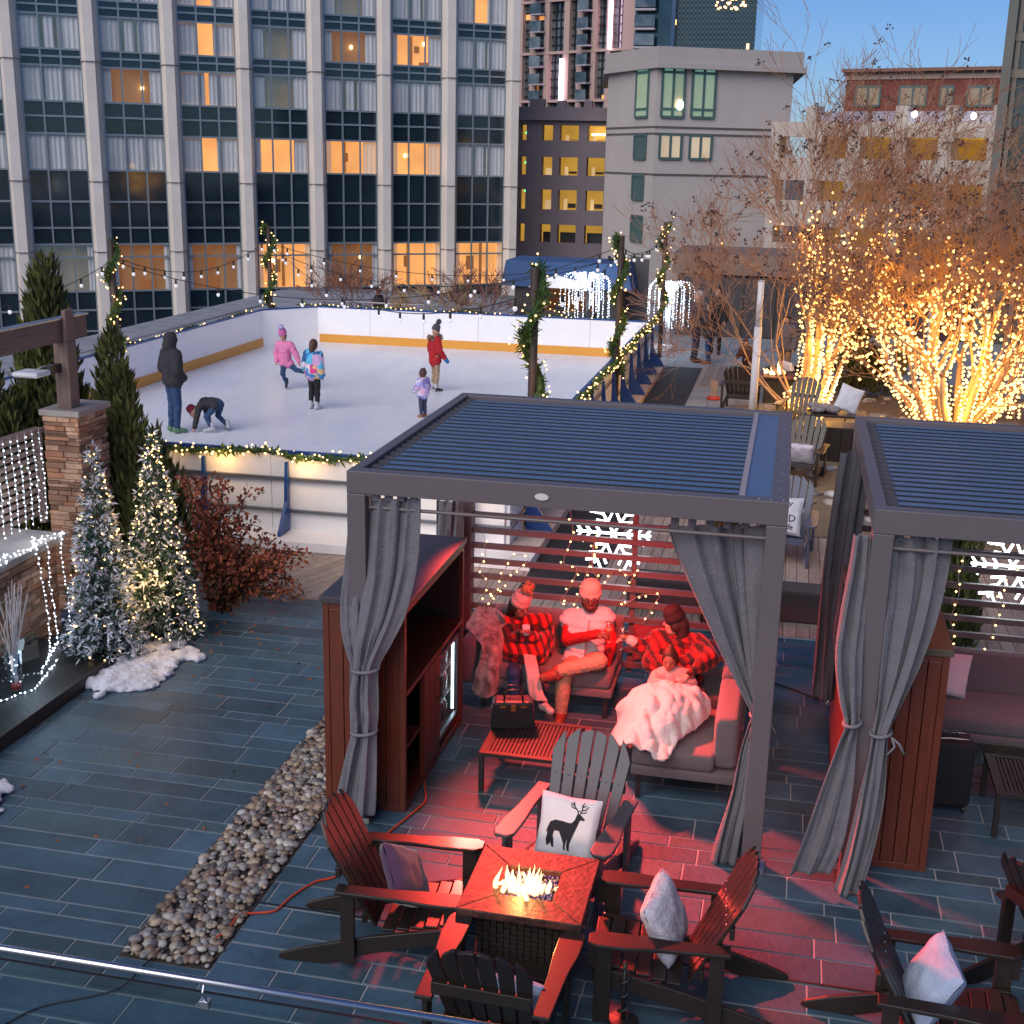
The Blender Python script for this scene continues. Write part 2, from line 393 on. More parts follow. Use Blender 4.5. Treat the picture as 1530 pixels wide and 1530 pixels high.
for i in range(2): brace((-5.0+1.4*i-.2,15.488,0),(0,-1,0))
for i in range(12): brace((IX1+.112,16.4+i*1.36,0),(1,0,0))
for i in range(2): brace((-8.6-1.45*i,15.488,0),(0,-1,0))
# walkway railing behind the rink
m_rl=mat('grey_handrail',(.42,.40,.42),.4,.3)
def railing(name,label,pts,z=1.05,grp=None):
    t=thing(name,label,'railing',pts[0])
    o0=Vector(pts[0])
    m=MB(); m.tube([Vector(p)-o0+Vector((0,0,z)) for p in pts],.025,8); m.build('handrail',m_rl,t,smooth=True)
    g=MB(); 
    for i in range(len(pts)-1):
        a=Vector(pts[i])-o0;c=Vector(pts[i+1])-o0; n=max(1,int((c-a).length/1.5)); 
        for k in range(n+1):
            p=a+(c-a)*k/n; q=MB(); q.tube([p,p+Vector((0,0,z))],.02,6); q.build('post',m_rl,t)
        g.quad(a+Vector((0,0,.08)),c+Vector((0,0,.08)),c+Vector((0,0,z-.1)),a+Vector((0,0,z-.1)))
    g.build('glass_panel',m_rglass,t)
m_rglass=glassmat('railing_glass',(.8,.88,.9),.05)
railing('guard_rail','grey guard rail with glass infill along the terrace edge beside the hotel',[(-13.9,18,0),(-13.9,33.0,0)])
railing('guard_rail','grey guard rail with glass infill behind the far end of the rink',[(-13.0,34.2,0),(-8.3,34.2,0)])
# ================================================================== buildings
class Facade:
    """vertical plane through ground points A->B; local x along, local y into the building"""
    def __init__(s,A,B,z0=-11.99):
        s.A=Vector((A[0],A[1],0)); d=Vector((B[0]-A[0],B[1]-A[1],0)); s.L=d.length; s.d=d.normalized(); s.n=Vector((s.d.y,-s.d.x,0)); s.z0=z0
        s.rz=math.atan2(s.d.y,s.d.x)
    def uz(s,px,py):
        r=ray(px,py); O=Vector((0,0,CH)); t=(s.A-O).dot(s.n)/r.dot(s.n); P=O+r*t; return (P-s.A).dot(s.d),P.z
    def thing(s,name,label,cat): return thing(name,label,cat,(s.A.x,s.A.y,0),s.rz)
m_conc=mat('pale_precast',(.76,.71,.66),.75,var=.12,vs=.6,bump=.1,bs=3)
m_teal=mat('dark_teal_glass',(.012,.028,.042),.08,var=.25,vs=.25,spec=.8)
m_mull=mat('aluminium_mullion',(.30,.36,.40),.4,.5)
m_winglass=glassmat('window_glass',(1.,1.,1.),.0,.03)
m_curt=mat('white_sheer_curtain',(.62,.66,.70),.9,var=.25,vs=1.2,vs3=(5,5,.3))
def litmat(name,col,st):
    m=mat(name,(.3,.2,.1),.8); nt=m.node_tree; N=nt.nodes; L=nt.links; b=N['Principled BSDF']
    t=N.new('ShaderNodeTexCoord'); n=N.new('ShaderNodeTexNoise'); n.inputs['Scale'].default_value=.45; n.inputs['Detail'].default_value=2; L.new(t.outputs['Object'],n.inputs['Vector'])
    r=N.new('ShaderNodeMapRange'); r.inputs[1].default_value=.35; r.inputs[2].default_value=.68; r.inputs[3].default_value=st*.7; r.inputs[4].default_value=st*1.05; L.new(n.outputs['Fac'],r.inputs[0])
    b.inputs['Emission Color'].default_value=(*col,1); L.new(r.outputs[0],b.inputs['Emission Strength']); m.cycles.emission_sampling='NONE'; return m
m_lit=litmat('lit_room',(1.,.42,.12),.52); m_dim=litmat('dim_room',(.8,.3,.1),.10); m_off_glow=litmat('unlit_room_glow',(.10,.16,.2),.25)  # the unlit rooms get a faint blue glow painted in
m_curtw=mat('curtain_lit_from_behind',(.55,.5,.45),.9,emit=(1.,.5,.2),es=.18); m_curtw.cycles.emission_sampling='NONE'
m_furn=mat('room_furniture',(.05,.03,.02),.8,emit=(.5,.18,.05),es=.25); m_furn.cycles.emission_sampling='NONE'
m_lampg=emis('lamp_glow',(1.,.6,.25),5)
m_jnt=mat('pier_joint',(.22,.20,.19),.9)
DIR=Vector((.82,.572,0)).normalized()
Pr=aty(775,275,80); T=Facade((Pr.x-DIR.x*60,Pr.y-DIR.y*60),(Pr.x,Pr.y))
tw=T.thing('hotel_tower','tall hotel with pale concrete pilasters and dark glass bays, some rooms lit','building')
UE=[T.uz(x,275)[0] for x in (-106,13.3,132,248,357,461,563,658,752,860)]
US=[T.uz(x,275)[0] for x in (-76,45,163,277,384,489,588,683,775)]
ZT=T.uz(705,-90)[1]
zp=lambda y: T.uz(705,y)[1]
for i in range(9):
    a=UE[i]; w_=US[i]-UE[i]
    m=MB(); m.prism([(a+w_*.06,.0),(a+w_*.16,-.7),(a+w_*.62,-.7),(a+w_*.92,0.02)],-11.9,ZT,None)
    for z in (zp(118.5),zp(277.5),zp(371)):
        m.prism([(a-.02,.0),(a+w_*.16-.01,-.77),(a+w_*.66+.01,-.77),(a+w_+.02,.02)],z-.022,z+.012,None,1)
    m.build('pilaster',[m_conc,mat('joint_dark%d'%i,(.12,.1,.1),.9)] if False else [m_conc,m_jnt],tw)
bk=MB(); bk.box(UE[0],US[8]-.02,.55,16,-11.9,ZT); bk.build('wall',m_conc,tw)
rows=[(-80,-34),(-12,35),(57,103),(125,172),(215,263)]
hl=[45,113,192,305,340,450,478]
lit={(2,1):'M',(6,1):'M',(1,3):'D',(2,2):'M',(3,2):'c',(4,2):'D',(5,2):'L',(2,4):'M',(3,4):'L',(4,4):'L',(5,4):'L',(2,3):'m',(3,3):'c',
     (3,5):'L',(5,5):'L',(6,5):'L',(4,5):'D',(1,5):'D',(2,5):'D',(0,5):'c',(4,1):'c'}
rows.append((362,425))
for k in range(-1,7):
    i=k+1; a=US[i]-.05; c=UE[i+1]+.05; wd=c-a
    g=MB()
    # dark glass between the window rows
    zs=[-11.9]+sorted(z for r in rows for z in (zp(r[0]),zp(r[1])))+[ZT]
    for j in range(0,len(zs)-1,2): g=MB(); g.box(a,c,.12,.3,zs[j],zs[j+1]); g.build('spandrel_glass',m_teal,tw)
    mu=MB()
    for q in (0,1/3,2/3,1): mu.box(a+wd*q-.045,a+wd*q+.045,.02,.12,-11.9,ZT)
    for yy in hl+[v for r in rows for v in r]+[379]:
        z=zp(yy); mu.box(a+.02,c-.02,.03,.115,z-.05,z+.05)
    mu.build('mullion_grid',m_mull,tw)
    for r,(yt,yb) in enumerate(rows):
        z1=zp(yt)-.04; z0=zp(yb)+.04; kind=lit.get((k,r),'C')
        wn=MB(); wn.quad((a,.1,z0),(c,.1,z0),(c,.1,z1),(a,.1,z1)); wo=wn.build('window',m_winglass,tw)
        rm=MB(); rm.quad((a,.53,z0),(c,.53,z0),(c,.53,z1),(a,.53,z1)); 
        for (u0_,u1_) in ((a,a),(c,c)): rm.quad((u0_,.13,z0),(u0_,.53,z0),(u0_,.53,z1),(u0_,.13,z1))
        rm.quad((a,.13,z0),(c,.13,z0),(c,.53,z0),(a,.53,z0)); rm.quad((a,.13,z1),(c,.13,z1),(c,.53,z1),(a,.53,z1))
        rm.build('room',{'L':m_lit,'M':m_lit,'m':m_lit,'D':m_dim}.get(kind,m_off_glow),wo)
        sp={'C':[(0,.36),(.36,.66) if rnd.random()<.5 else (.42,.58),(.64,1)],'L':[(.0,.12),(.74,1)],'M':[(0,.34),(.62,1)],'m':[(0,.45),(.52,1)],'D':[(0,.16),(.8,1)],'c':[(0,.22),(.75,1)]}[kind]
        if r==5: sp=[(0,.1),(.9,1)] if kind!='C' else sp
        cm=MB()
        for (s0,s1) in sp:
            nn_=max(6,int((s1-s0)*60)); ph=rnd.uniform(0,6)
            cm.grid(lambda u,v,s0=s0,s1=s1,ph=ph:Vector((a+wd*(s0+(s1-s0)*u),.20+.03*math.sin(ph+u*(s1-s0)*75),z0+(z1-z0)*v)),nn_,1)
        cm.build('curtain',m_curtw if kind in 'L' and rnd.random()<.6 else m_curt,wo,smooth=True)
        if kind in 'LD':
            fm=MB(); f0=a+wd*rnd.uniform(.18,.62); fw_=wd*rnd.uniform(.06,.16); q0=rnd.uniform(.3,.5)
            fm.box(f0,f0+fw_,.48,.525,z0+(z1-z0)*q0,z0+(z1-z0)*(q0+rnd.uniform(.15,.35)))
            if rnd.random()<.7: b0=a+wd*rnd.uniform(.15,.6); fm.box(b0,b0+wd*rnd.uniform(.1,.3),.42,.525,z0+.02,z0+(z1-z0)*rnd.uniform(.1,.3))
            if rnd.random()<.5: b0=a+wd*rnd.uniform(.14,.8); fm.box(b0,b0+wd*.05,.45,.525,z0+.02,z1-.02); fm.build('furniture',m_furn,wo)
        if kind in 'LMD' and rnd.random()<.5:
            lm=MB(); lm.ball((a+wd*rnd.choice((.3,.55,.68)),.4,z0+(z1-z0)*rnd.uniform(.45,.75)),.09,(1,.6,1.3),8); lm.build('room_lamp',m_lampg,wo,smooth=True)
# --- far apartment tower with light strips
m_pink=mat('pinkish_frame',(.46,.33,.29),.8,var=.08,vs=.2); m_ap=mat('apartment_glass',(.03,.045,.055),.08,var=.5,vs=.35,spec=.9,col2=(.16,.2,.22)); m_slabw=mat('balcony_slab',(.4,.38,.42),.7)
A=aty(770,160,150);B=aty(950,130,141); F=Facade((A.x,A.y),(B.x,B.y)); ap=F.thing('apartment_tower','pinkish gridded apartment tower with balconies and vertical glowing light strips','building')
zt=F.uz(900,-60)[1]; u=lambda x,y=100:F.uz(x,y)[0]; z=lambda y,x=880:F.uz(x,y)[1]
m=MB(); m.box(u(760),u(950),.6,20,-11.9,zt); m.build('glass_wall',m_ap,ap)
m=MB()
for (x0,x1) in ((771,780),(791,800),(812,819),(841,849),(861,869),(882,889),(904,911),(928,950)): m.box(u(x0),u(x1),0,.6,-11.9,zt)
m.build('column',m_pink,ap)
for y in (-4,76,150):
    m=MB(); m.box(u(760),u(945),-.05,.62,z(y+2),z(y-2)); m.build('floor_band',m_pink,ap)
m=MB(); 
for x in (776,786,825,832,846,853,873,877,895,917,923): m.box(u(x)-.06,u(x)+.06,.45,.61,-11.9,zt)
for y in range(-40,170,13): m.box(u(760),u(945),.45,.6,z(y)-.06,z(y)+.06)
m.build('mullion_grid',m_black,ap)
for xx in (806,876):
    for y in (-10,16,43,68,97,124,150):
        m=MB(); m.box(u(xx-8),u(xx+8),-.9,.55,z(y)-.12,z(y)+.06); m.box(u(xx-8),u(xx+8),-.9,-.84,z(y),z(y)+1.1,1); m.build('balcony',[m_slabw,m_ap],ap)
m_strip=emis('pink_light_strip',(1.,.62,.85),4.5)
for (x,y0,y1) in ((911.5,-40,75),(840.5,86,150)):
    m=MB(); m.box(u(x-1.6),u(x+1.6),-.35,-.05,z(y1),z(y0)); m.build('light_strip',m_strip,ap)
for x,y in ((784,18),(804,20),(797,128),(900,146)):
    m=MB(); m.box(u(x-3),u(x+3),.4,.58,z(y+4),z(y-4)); m.build('lit_window',m_lit,ap)
# --- dark glass condo tower
A=aty(948,60,140);B=aty(1129,60,140); F2=Facade((A.x,A.y),(B.x,B.y)); cd=F2.thing('glass_tower','dark teal glass high rise with corner balconies against the evening sky','building')
u=lambda x,y=40:F2.uz(x,y)[0]; z=lambda y,x=1050:F2.uz(x,y)[1]; zt=z(-70)
m=MB(); m.box(u(948),u(1129),.3,20,-11.9,zt); m.build('glass_wall',mat('condo_glass',(.018,.055,.065),.06,var=.5,vs=.3,spec=.9,col2=(.005,.02,.03)),cd)
m=MB()
for y in range(-64,120,8): m.box(u(1005),u(1129),.2,.31,z(y)-.1,z(y)+.1)
for x in range(1005,1130,6): m.box(u(x)-.05,u(x)+.05,.2,.3,-11.9,zt)
m.build('mullion_grid',mat('teal_mullion',(.05,.09,.1),.4),cd)
for y in (-12,14,43,71):
    m=MB(); m.box(u(950),u(980),-1.3,.25,z(y)-.2,z(y)+.1); m.box(u(950),u(980),-1.3,-1.24,z(y),z(y)+1.2,1); m.build('balcony',[m_slabw,m_ap],cd)
m=MB(); m.box(u(1003),u(1009),-.3,.3,-11.9,zt); m.build('blue_fin',mat('fin_blue',(.01,.06,.14),.3),cd)
m=MB()
for i in range(26): 
    x=rnd.uniform(1068,1112); y=rnd.uniform(-2,14); m.box(u(x-1.6),u(x+1.6),.12,.19,z(y+1.4),z(y-1.4))
for x,y in ((1008,32),(1119,68)): m.box(u(x-2),u(x+2),.12,.19,z(y+5),z(y-3))
m.build('lit_window',emis('gold_window',(1.,.5,.12),1.6),cd)
# --- grey concrete stair tower with tall green windows
m_grey=mat('grey_stucco',(.46,.43,.42),.85,var=.08,vs=.4,bump=.1,bs=4); m_greyd=mat('grey_stucco_trim',(.40,.375,.37),.85,var=.08,vs=.5); m_jt=mat('stucco_joint',(.10,.09,.09),.9)
m_grn=litmat('green_lit_glass',(.16,.42,.34),.32); m_tan=litmat('tan_lit_glass',(.42,.36,.28),.5)
Cn=aty(973,300,72); Rg=aty(1172,300,75.5); Lf=aty(902,300,77.5)
FR=Facade((Cn.x,Cn.y),(Rg.x,Rg.y)); FL=Facade((Lf.x,Lf.y),(Cn.x,Cn.y))
st=FR.thing('stair_tower','pale grey concrete block with tall green lit windows and deep parapet','building')
def sub(f,base):   # matrix from facade f local to base-thing local
    mb=Matrix.Translation((base.A.x,base.A.y,0))@Matrix.Rotation(base.rz,4,'Z'); mf=Matrix.Translation((f.A.x,f.A.y,0))@Matrix.Rotation(f.rz,4,'Z'); return mb.inverted()@mf
MLF=sub(FL,FR)
zt=FR.uz(1000,70)[1]; zc=FR.uz(1000,95)[1]; loc=lambda P:(Matrix.Translation((FR.A.x,FR.A.y,0))@Matrix.Rotation(FR.rz,4,'Z')).inverted()@P
l3=MLF@Vector((0,0,0))
_bk=loc(aty(905,300,92)); _br=loc(aty(1160,300,90)); foot=[(l3.x,l3.y),(0,0),(FR.L,0),(_br.x,_br.y),(_bk.x,_bk.y)]
m=MB(); m.prism(foot,-11.9,zt-.4,None); m.build('wall',m_grey,st)
def off(p,d): return [(p[0][0]-d*.8,p[0][1]-d*.6),(p[1][0]-d*.3,p[1][1]-d),(p[2][0]+d,p[2][1]-d),(p[3][0]+d,p[3][1]+d),(p[4][0]-d*.8,p[4][1]+d)]
m=MB(); m.prism(off(foot,.35),zc,zt,None); m.prism(off(foot,.5),zc-.25,zc,None); m.build('parapet',m_greyd,st)
for y in (190,200,261):
    z0=FR.uz(1000,y)[1]; m=MB(); m.prism(off(foot,.04),z0-.05,z0+.05,None); m.build('joint_band',m_jt,st)
def win(f,mt_,x0,x1,y0,y1,mm,parent,name='window',bars=1,hb=()):
    a=f.uz(x0,(y0+y1)/2)[0]; c=f.uz(x1,(y0+y1)/2)[0]; xc=(x0+x1)/2; z1=f.uz(xc,y0)[1]; z0=f.uz(xc,y1)[1]
    m=MB(); m.box(a,c,-.05,.1,z0,z1,0,None,mt_); o=m.build(name,mm,parent)
    m=MB(); t=.07
    for q in range(bars+2): x=a+(c-a)*q/(bars+1); m.box(x-t,x+t,-.1,-.045,z0,z1,0,None,mt_)
    for q in (0,1)+tuple(hb): zz=z0+(z1-z0)*q; m.box(a,c,-.098,-.046,zz-t,zz+t,0,None,mt_)
    m.build('frame',mat_tealf,o); return o
mat_tealf=mat('teal_frame',(.07,.13,.13),.4)
I4=Matrix.Identity(4)
win(FR,I4,989,1022,96,175,m_grn,st,hb=(.15,.85)); win(FR,I4,1034,1068,98,176,m_grn,st,hb=(.15,.85)); win(FL,MLF,952,970,97,175,m_grn,st,bars=0,hb=(.15,.85))
win(FR,I4,985,1017,201,237,m_tan,st); win(FR,I4,1030,1062,203,238,m_tan,st); win(FL,MLF,949,966,201,237,mat_tealf,st,bars=0)
for (y0,y1) in ((262,298),(323,360),(385,425)): win(FL,MLF,946 if y0<300 else 944,962 if y0<300 else 960,y0,y1,mat_tealf,st,bars=0)
m=MB(); q=FR.uz(1014,157); m.ball((q[0],-.2,q[1]),.2,(1,.3,1.4),8); m.build('lamp',emis('bright_lamp',(1.,.9,.7),4),st)
# --- dark parking garage left
m_gar=mat('dark_garage_wall',(.21,.18,.21),.85,var=.1,vs=.4); m_gyel=litmat('garage_yellow_glow',(1.,.58,.09),.22); m_gdk=mat('garage_dark',(.03,.03,.035),.6); m_gcream=litmat('garage_cream_glow',(1.,.68,.34),.36)  # lamp light inside the garage is painted as glow on walls, slabs, columns
A=aty(760,300,86);B=aty(906,300,86); G=Facade((A.x,A.y),(B.x,B.y)); ga=G.thing('parking_garage','dark grey parking garage with yellow lit openings beside the hotel','building')
u=lambda x,y=280:G.uz(x,y)[0]; z=lambda y,x=840:G.uz(x,y)[1]
cols=[(776,785),(808,824),(834,862),(875,902)]; rws=[(187,210),(235,262),(284,314),(336,363)]
zt=z(160)
m=MB(); ed=[u(755)]; 
xs=[u(755)]+[v for c in cols for v in (u(c[0]),u(c[1]))]+[u(907)]
for i in range(0,len(xs),2): m.box(xs[i],xs[i+1],0,.8,-11.9,zt)
for (x0,x1) in cols:
    zz=[-11.9]+sorted(v for r in rws for v in (z(r[0]),z(r[1])))+[zt]
    for j in range(0,len(zz),2): m.box(u(x0),u(x1),.02,.78,zz[j],zz[j+1])
m.build('wall',m_gar,ga)
m=MB(); m.box(u(755),u(907),-.4,.9,z(180),z(170)); m.build('parapet',m_gar,ga)
for (x0,x1,y0) in ((788,810,148),(829,841,150),(868,880,150)):
    m=MB(); m.box(u(x0),u(x1),.1,.6,zt,z(y0)); m.build('merlon',m_gar,ga)
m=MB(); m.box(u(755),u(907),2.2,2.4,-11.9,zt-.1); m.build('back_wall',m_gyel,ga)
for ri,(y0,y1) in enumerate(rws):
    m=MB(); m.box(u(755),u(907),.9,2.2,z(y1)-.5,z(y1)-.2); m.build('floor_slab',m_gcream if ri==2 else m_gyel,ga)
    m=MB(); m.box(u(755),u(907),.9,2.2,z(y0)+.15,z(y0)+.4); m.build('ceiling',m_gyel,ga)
    for (x0,x1) in cols[2:]:
        m=MB(); xm=(x0+x1)/2; m.box(u(xm-5),u(xm+7),1.55,1.65,z(y1)+.1,z(y0)-.9); m.build('inner_opening',m_gdk,ga)
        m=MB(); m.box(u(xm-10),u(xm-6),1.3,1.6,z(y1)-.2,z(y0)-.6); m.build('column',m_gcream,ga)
    if ri==3:
        for (x0,x1) in cols[1:]: m=MB(); m.box(u(x0+1),u(x1-2),1.0,1.1,z(y1)-.2,z(y0+(y1-y0)*.45)); m.build('parked_car_silhouette',m_gdk,ga)  # dark boxes standing in for the silhouettes of parked cars
    if ri in(1,2):
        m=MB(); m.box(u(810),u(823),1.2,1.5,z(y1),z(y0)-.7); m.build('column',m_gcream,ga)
m=MB(); m.box(u(876),u(903),1.5,2,z(201),z(198)); m.build('tube_lamp',emis('tube_glow',(1.,.75,.3),3),ga)
m=MB(); 
for y in (199,244,287): m.box(u(779.5),u(782),.85,.9,z(y+1.5),z(y-1.5))
m.build('exit_sign',emis('green_sign',(.1,1.,.3),1.6),ga)
for (x0,x1) in cols[1:]:
    m=MB(); xm=(x0+x1)/2; m.box(u(x0+2),u(x1-1),1.6,3.2,z(363)-.2,z(352)); m.build('parked_shape',m_gdk,ga) if False else None
# --- lighter parking garage on the right
m_beige=mat('beige_precast',(.48,.42,.37),.8,var=.1,vs=.5)
A=aty(1160,250,62);B=aty(1500,250,58); G2=Facade((A.x,A.y),(B.x,B.y)); gb=G2.thing('parking_garage','beige parking garage with yellow lit openings behind the bare trees','building')
u=lambda x,y=230:G2.uz(x,y)[0]; z=lambda y,x=1330:G2.uz(x,y)[1]
cols=[(1163,1205),(1226,1264),(1284,1331),(1352,1400),(1420,1474)]; rws=[(205,238),(273,305),(345,372)]
zt=z(182); m=MB(); xs=[u(1150)]+[v for c in cols for v in (u(c[0]),u(c[1]))]+[u(1502)]
for i in range(0,len(xs),2): m.box(xs[i],xs[i+1],0,.8,-11.9,zt)
for (x0,x1) in cols:
    zz=[-11.9]+sorted(v for r in rws for v in (z(r[0]),z(r[1])))+[zt]
    for j in range(0,len(zz),2): m.box(u(x0),u(x1),.02,.78,zz[j],zz[j+1])
m.build('wall',m_beige,gb)
m=MB(); m.box(u(1200),u(1502),.2,.6,zt,z(166)); m.build('parapet',mat('pale_parapet',(.36,.35,.42),.7),gb)
for x in (1210,1342,1416,1486):
    m=MB(); m.box(u(x-8),u(x+8),-.15,.7,zt-.8,z(158)); m.build('pier_cap',m_beige,gb)
m=MB(); m.box(u(1150),u(1502),6,6.2,-11.9,zt-.1); m.build('back_wall',litmat('garage_amber_glow',(.8,.42,.05),.12),gb)  # amber interior light painted as glow on the back wall
for (y0,y1) in rws:
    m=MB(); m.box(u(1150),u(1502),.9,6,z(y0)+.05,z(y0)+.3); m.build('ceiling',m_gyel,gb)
for x,y in ((1364,171),(1452,174)):
    m=MB(); m.ball((u(x),-.3,z(y)),.13,(1,1,1.2),8); m.build('wall_lamp',emis('cool_lamp',(.9,.95,1.),6),gb,smooth=True)
m=MB(); m.box(u(1466),u(1478),.8,1.2,z(208),z(205)); m.build('tube_lamp',emis('tube_warm',(1.,.8,.4),4),gb)
# --- brick building behind
A=aty(1262,130,100);B=aty(1510,130,96); K=Facade((A.x,A.y),(B.x,B.y)); kb=K.thing('brick_building','red brick building with pale frieze and brown cornice behind the garage','building')
u=lambda x,y=130:K.uz(x,y)[0]; z=lambda y,x=1370:K.uz(x,y)[1]; m_brk=mat('red_brick',(.20,.055,.042),.85,var=.2,vs=2)
m=MB(); m.box(u(1264),u(1510),0,14,-11.9,z(118)); m.build('wall',m_brk,kb)
m=MB(); m.box(u(1264),u(1510),-.1,14,z(118),z(107)); m.build('frieze',mat('tan_frieze',(.42,.31,.26),.8),kb)
m=MB(); m.box(u(1260),u(1512),-.6,14.3,z(107),z(102)); m.box(u(1261),u(1512),-.35,14.2,z(109),z(107)-.02); m.build('cornice',mat('brown_cornice',(.2,.1,.075),.7),kb)
for (x0,x1) in ((1279,1315),(1344,1384),(1405,1424),(1446,1484)): win(K,I4,x0,x1,129,158,m_off_glow,kb)
# --- glass and stone building at right edge
A=aty(1489,300,40);B=aty(1489,300,40)+Vector((14,-3.0,0)); E_=Facade((A.x,A.y),(B.x,B.y)); eb=E_.thing('office_building','grey green glass fronted building behind the broad lit tree','building')
u=lambda x,y=300:E_.uz(x,y)[0]; z=lambda y,x=1510:E_.uz(x,y)[1]; zt=z(-60)
m=MB(); m.box(0,13,0,10,-.02,zt); m.build('wall',mat('grey_green_glass',(.05,.075,.07),.18,var=.5,vs=.6,col2=(.05,.06,.06)),eb)
m=MB()
for xx in (0.1,.75,1.5,2.3,3.1,4): m.box(xx-.06,xx+.06,-.1,.02,0,zt)
for y in (55,110,265,440): m.box(0,13,-.12,.0,z(y)-.12,z(y)+.1)
m.build('mullion_grid',mat('stone_fin',(.16,.15,.13),.7),eb)
m=MB(); m.box(-.25,.0,-.3,10,-.02,zt); m.build('corner_pier',mat('corner_stone',(.13,.14,.13),.8,var=.2,vs=1),eb)
# --- low entrance canopy and dark wall behind the couple
m=thing('entrance_canopy','low flat roofed entrance with brown fascia behind the standing couple','canopy',(-1.0,39.5,0))
q=MB(); q.box(-2.6,9,0,4,1.75,2.35); q.build('roof',mat('brown_fascia',(.22,.15,.12),.8,var=.2,vs=1.5),m)
q=MB(); q.box(-2.4,9,.6,.8,-.02,1.75); q.build('wall',mat('dark_red_wall',(.10,.05,.045),.8,var=.3,vs=1.5),m)
for xx in (-2.2,1.5,5): 
    q=MB(); q.box(xx,xx+.25,.1,.35,0,1.75); q.build('post',m_grey,m)
fn=thing('panel_fence','dark charcoal panel fence behind the glowing willow and couple','fence',(-3.3,38.6,0))
for i in range(4):
    q=MB(); q.box(i*.95+.02,i*.95+.93,0,.06,0.02,1.75); q.build('panel',mat('charcoal_panel%d'%i,(.045,.04,.045),.7,var=.15,vs=3) if i==0 else bpy.data.materials['charcoal_panel0'],fn)
for i in range(5):
    q=MB(); q.box(i*.95-.03,i*.95+.03,-.02,.08,0,1.8); q.build('post',m_black,fn)
fn2=thing('panel_fence','tall dark grey panel beside the blue roofed hut','fence',(-5.35,38.5,0))
q=MB(); q.box(0,1.15,0,.08,0,2.2); q.build('panel',mat('grey_panel',(.07,.065,.075),.7),fn2)
q=MB(); q.box(-.08,0,-.02,.1,0,2.25); q.build('post',m_black,fn2)
# --- market hut
hp=aty(850,430,37.0); hut=thing('market_hut','wooden market hut with blue roof, white gable and warm fairy lights','hut',(hp.x-.1,37.0,0))
m_hb=mat('blue_roof',(.03,.085,.22),.5,var=.15,vs=2); m_hd=mat('hut_dark',(.045,.04,.045),.8); m_hw=mat('hut_timber',(.27,.15,.09),.7,var=.2,vs=3)
q=MB(); q.box(-1.45,1.55,2.2,2.3,0,1.5); q.box(-1.45,-1.35,0,2.3,0,1.5); q.box(1.45,1.55,0,2.3,0,1.5); q.build('wall',m_hw,hut)
q=MB(); q.box(-1.5,-.95,-.02,0,0,1.5); q.build('front_panel',m_hd,hut); q=MB(); q.box(.9,1.6,-.02,0,0,1.5); q.build('front_panel',m_hd,hut)
q=MB(); q.prism([(-1.9,1.42),(-1.75,2.15),(1.75,2.15),(1.95,1.42)],0,2.0,Matrix.Translation((0,-.15,0))@Matrix(((1,0,0,0),(0,0,1,0),(0,1,0,0),(0,0,0,1)))); q.build('roof',m_hb,hut)
q=MB(); q.prism([(-.95,1.42),(-.45,1.68),(-.1,1.78),(.3,1.68),(.85,1.42)],0,.1,Matrix.Translation((-.1,-.28,0))@Matrix(((1,0,0,0),(0,0,1,0),(0,1,0,0),(0,0,0,1)))); q.build('gable',m_white,hut)
q=MB(); q.box(-.95,.9,-.25,.25,.0,.75); q.build('counter',m_hd,hut)
q=MB()
for row in range(3):
    for i in range(14):
        t=i/13; q.octa((-.9+1.7*t,-.3,1.38-.1*row-.22*math.sin(PI*t)*(1+row*.5)+(.1 if row==0 else 0)),.016)
q.build('light_string',m_bulb,hut)
lamp('hut_lamp',(hp.x-.2,37.6,1.25),(1.,.55,.25),14,.15)
q=MB(); q.lathe((0,0,0),[(.1,0),(.13,.03),(.13,.1),(.09,.13),(.03,.13),(.03,.15)],12); tag(q.build('pot',mat('red_enamel',(.35,.01,.02),.35),loc=(hp.x-.75,37.0,.751)),'small red pot standing on the hut counter','pot')
q=MB(); q.box(-.17,.17,-.1,.1,.0,.05); q.box(-.14,.14,-.08,.08,.05,.2); q.box(-.1,.1,-.05,.05,.2,.27); tag(q.build('coffee_machine',m_black,loc=(hp.x-.25,37.0,.751),bevel=.02),'black coffee machine standing on the hut counter beside the red pot','machine')
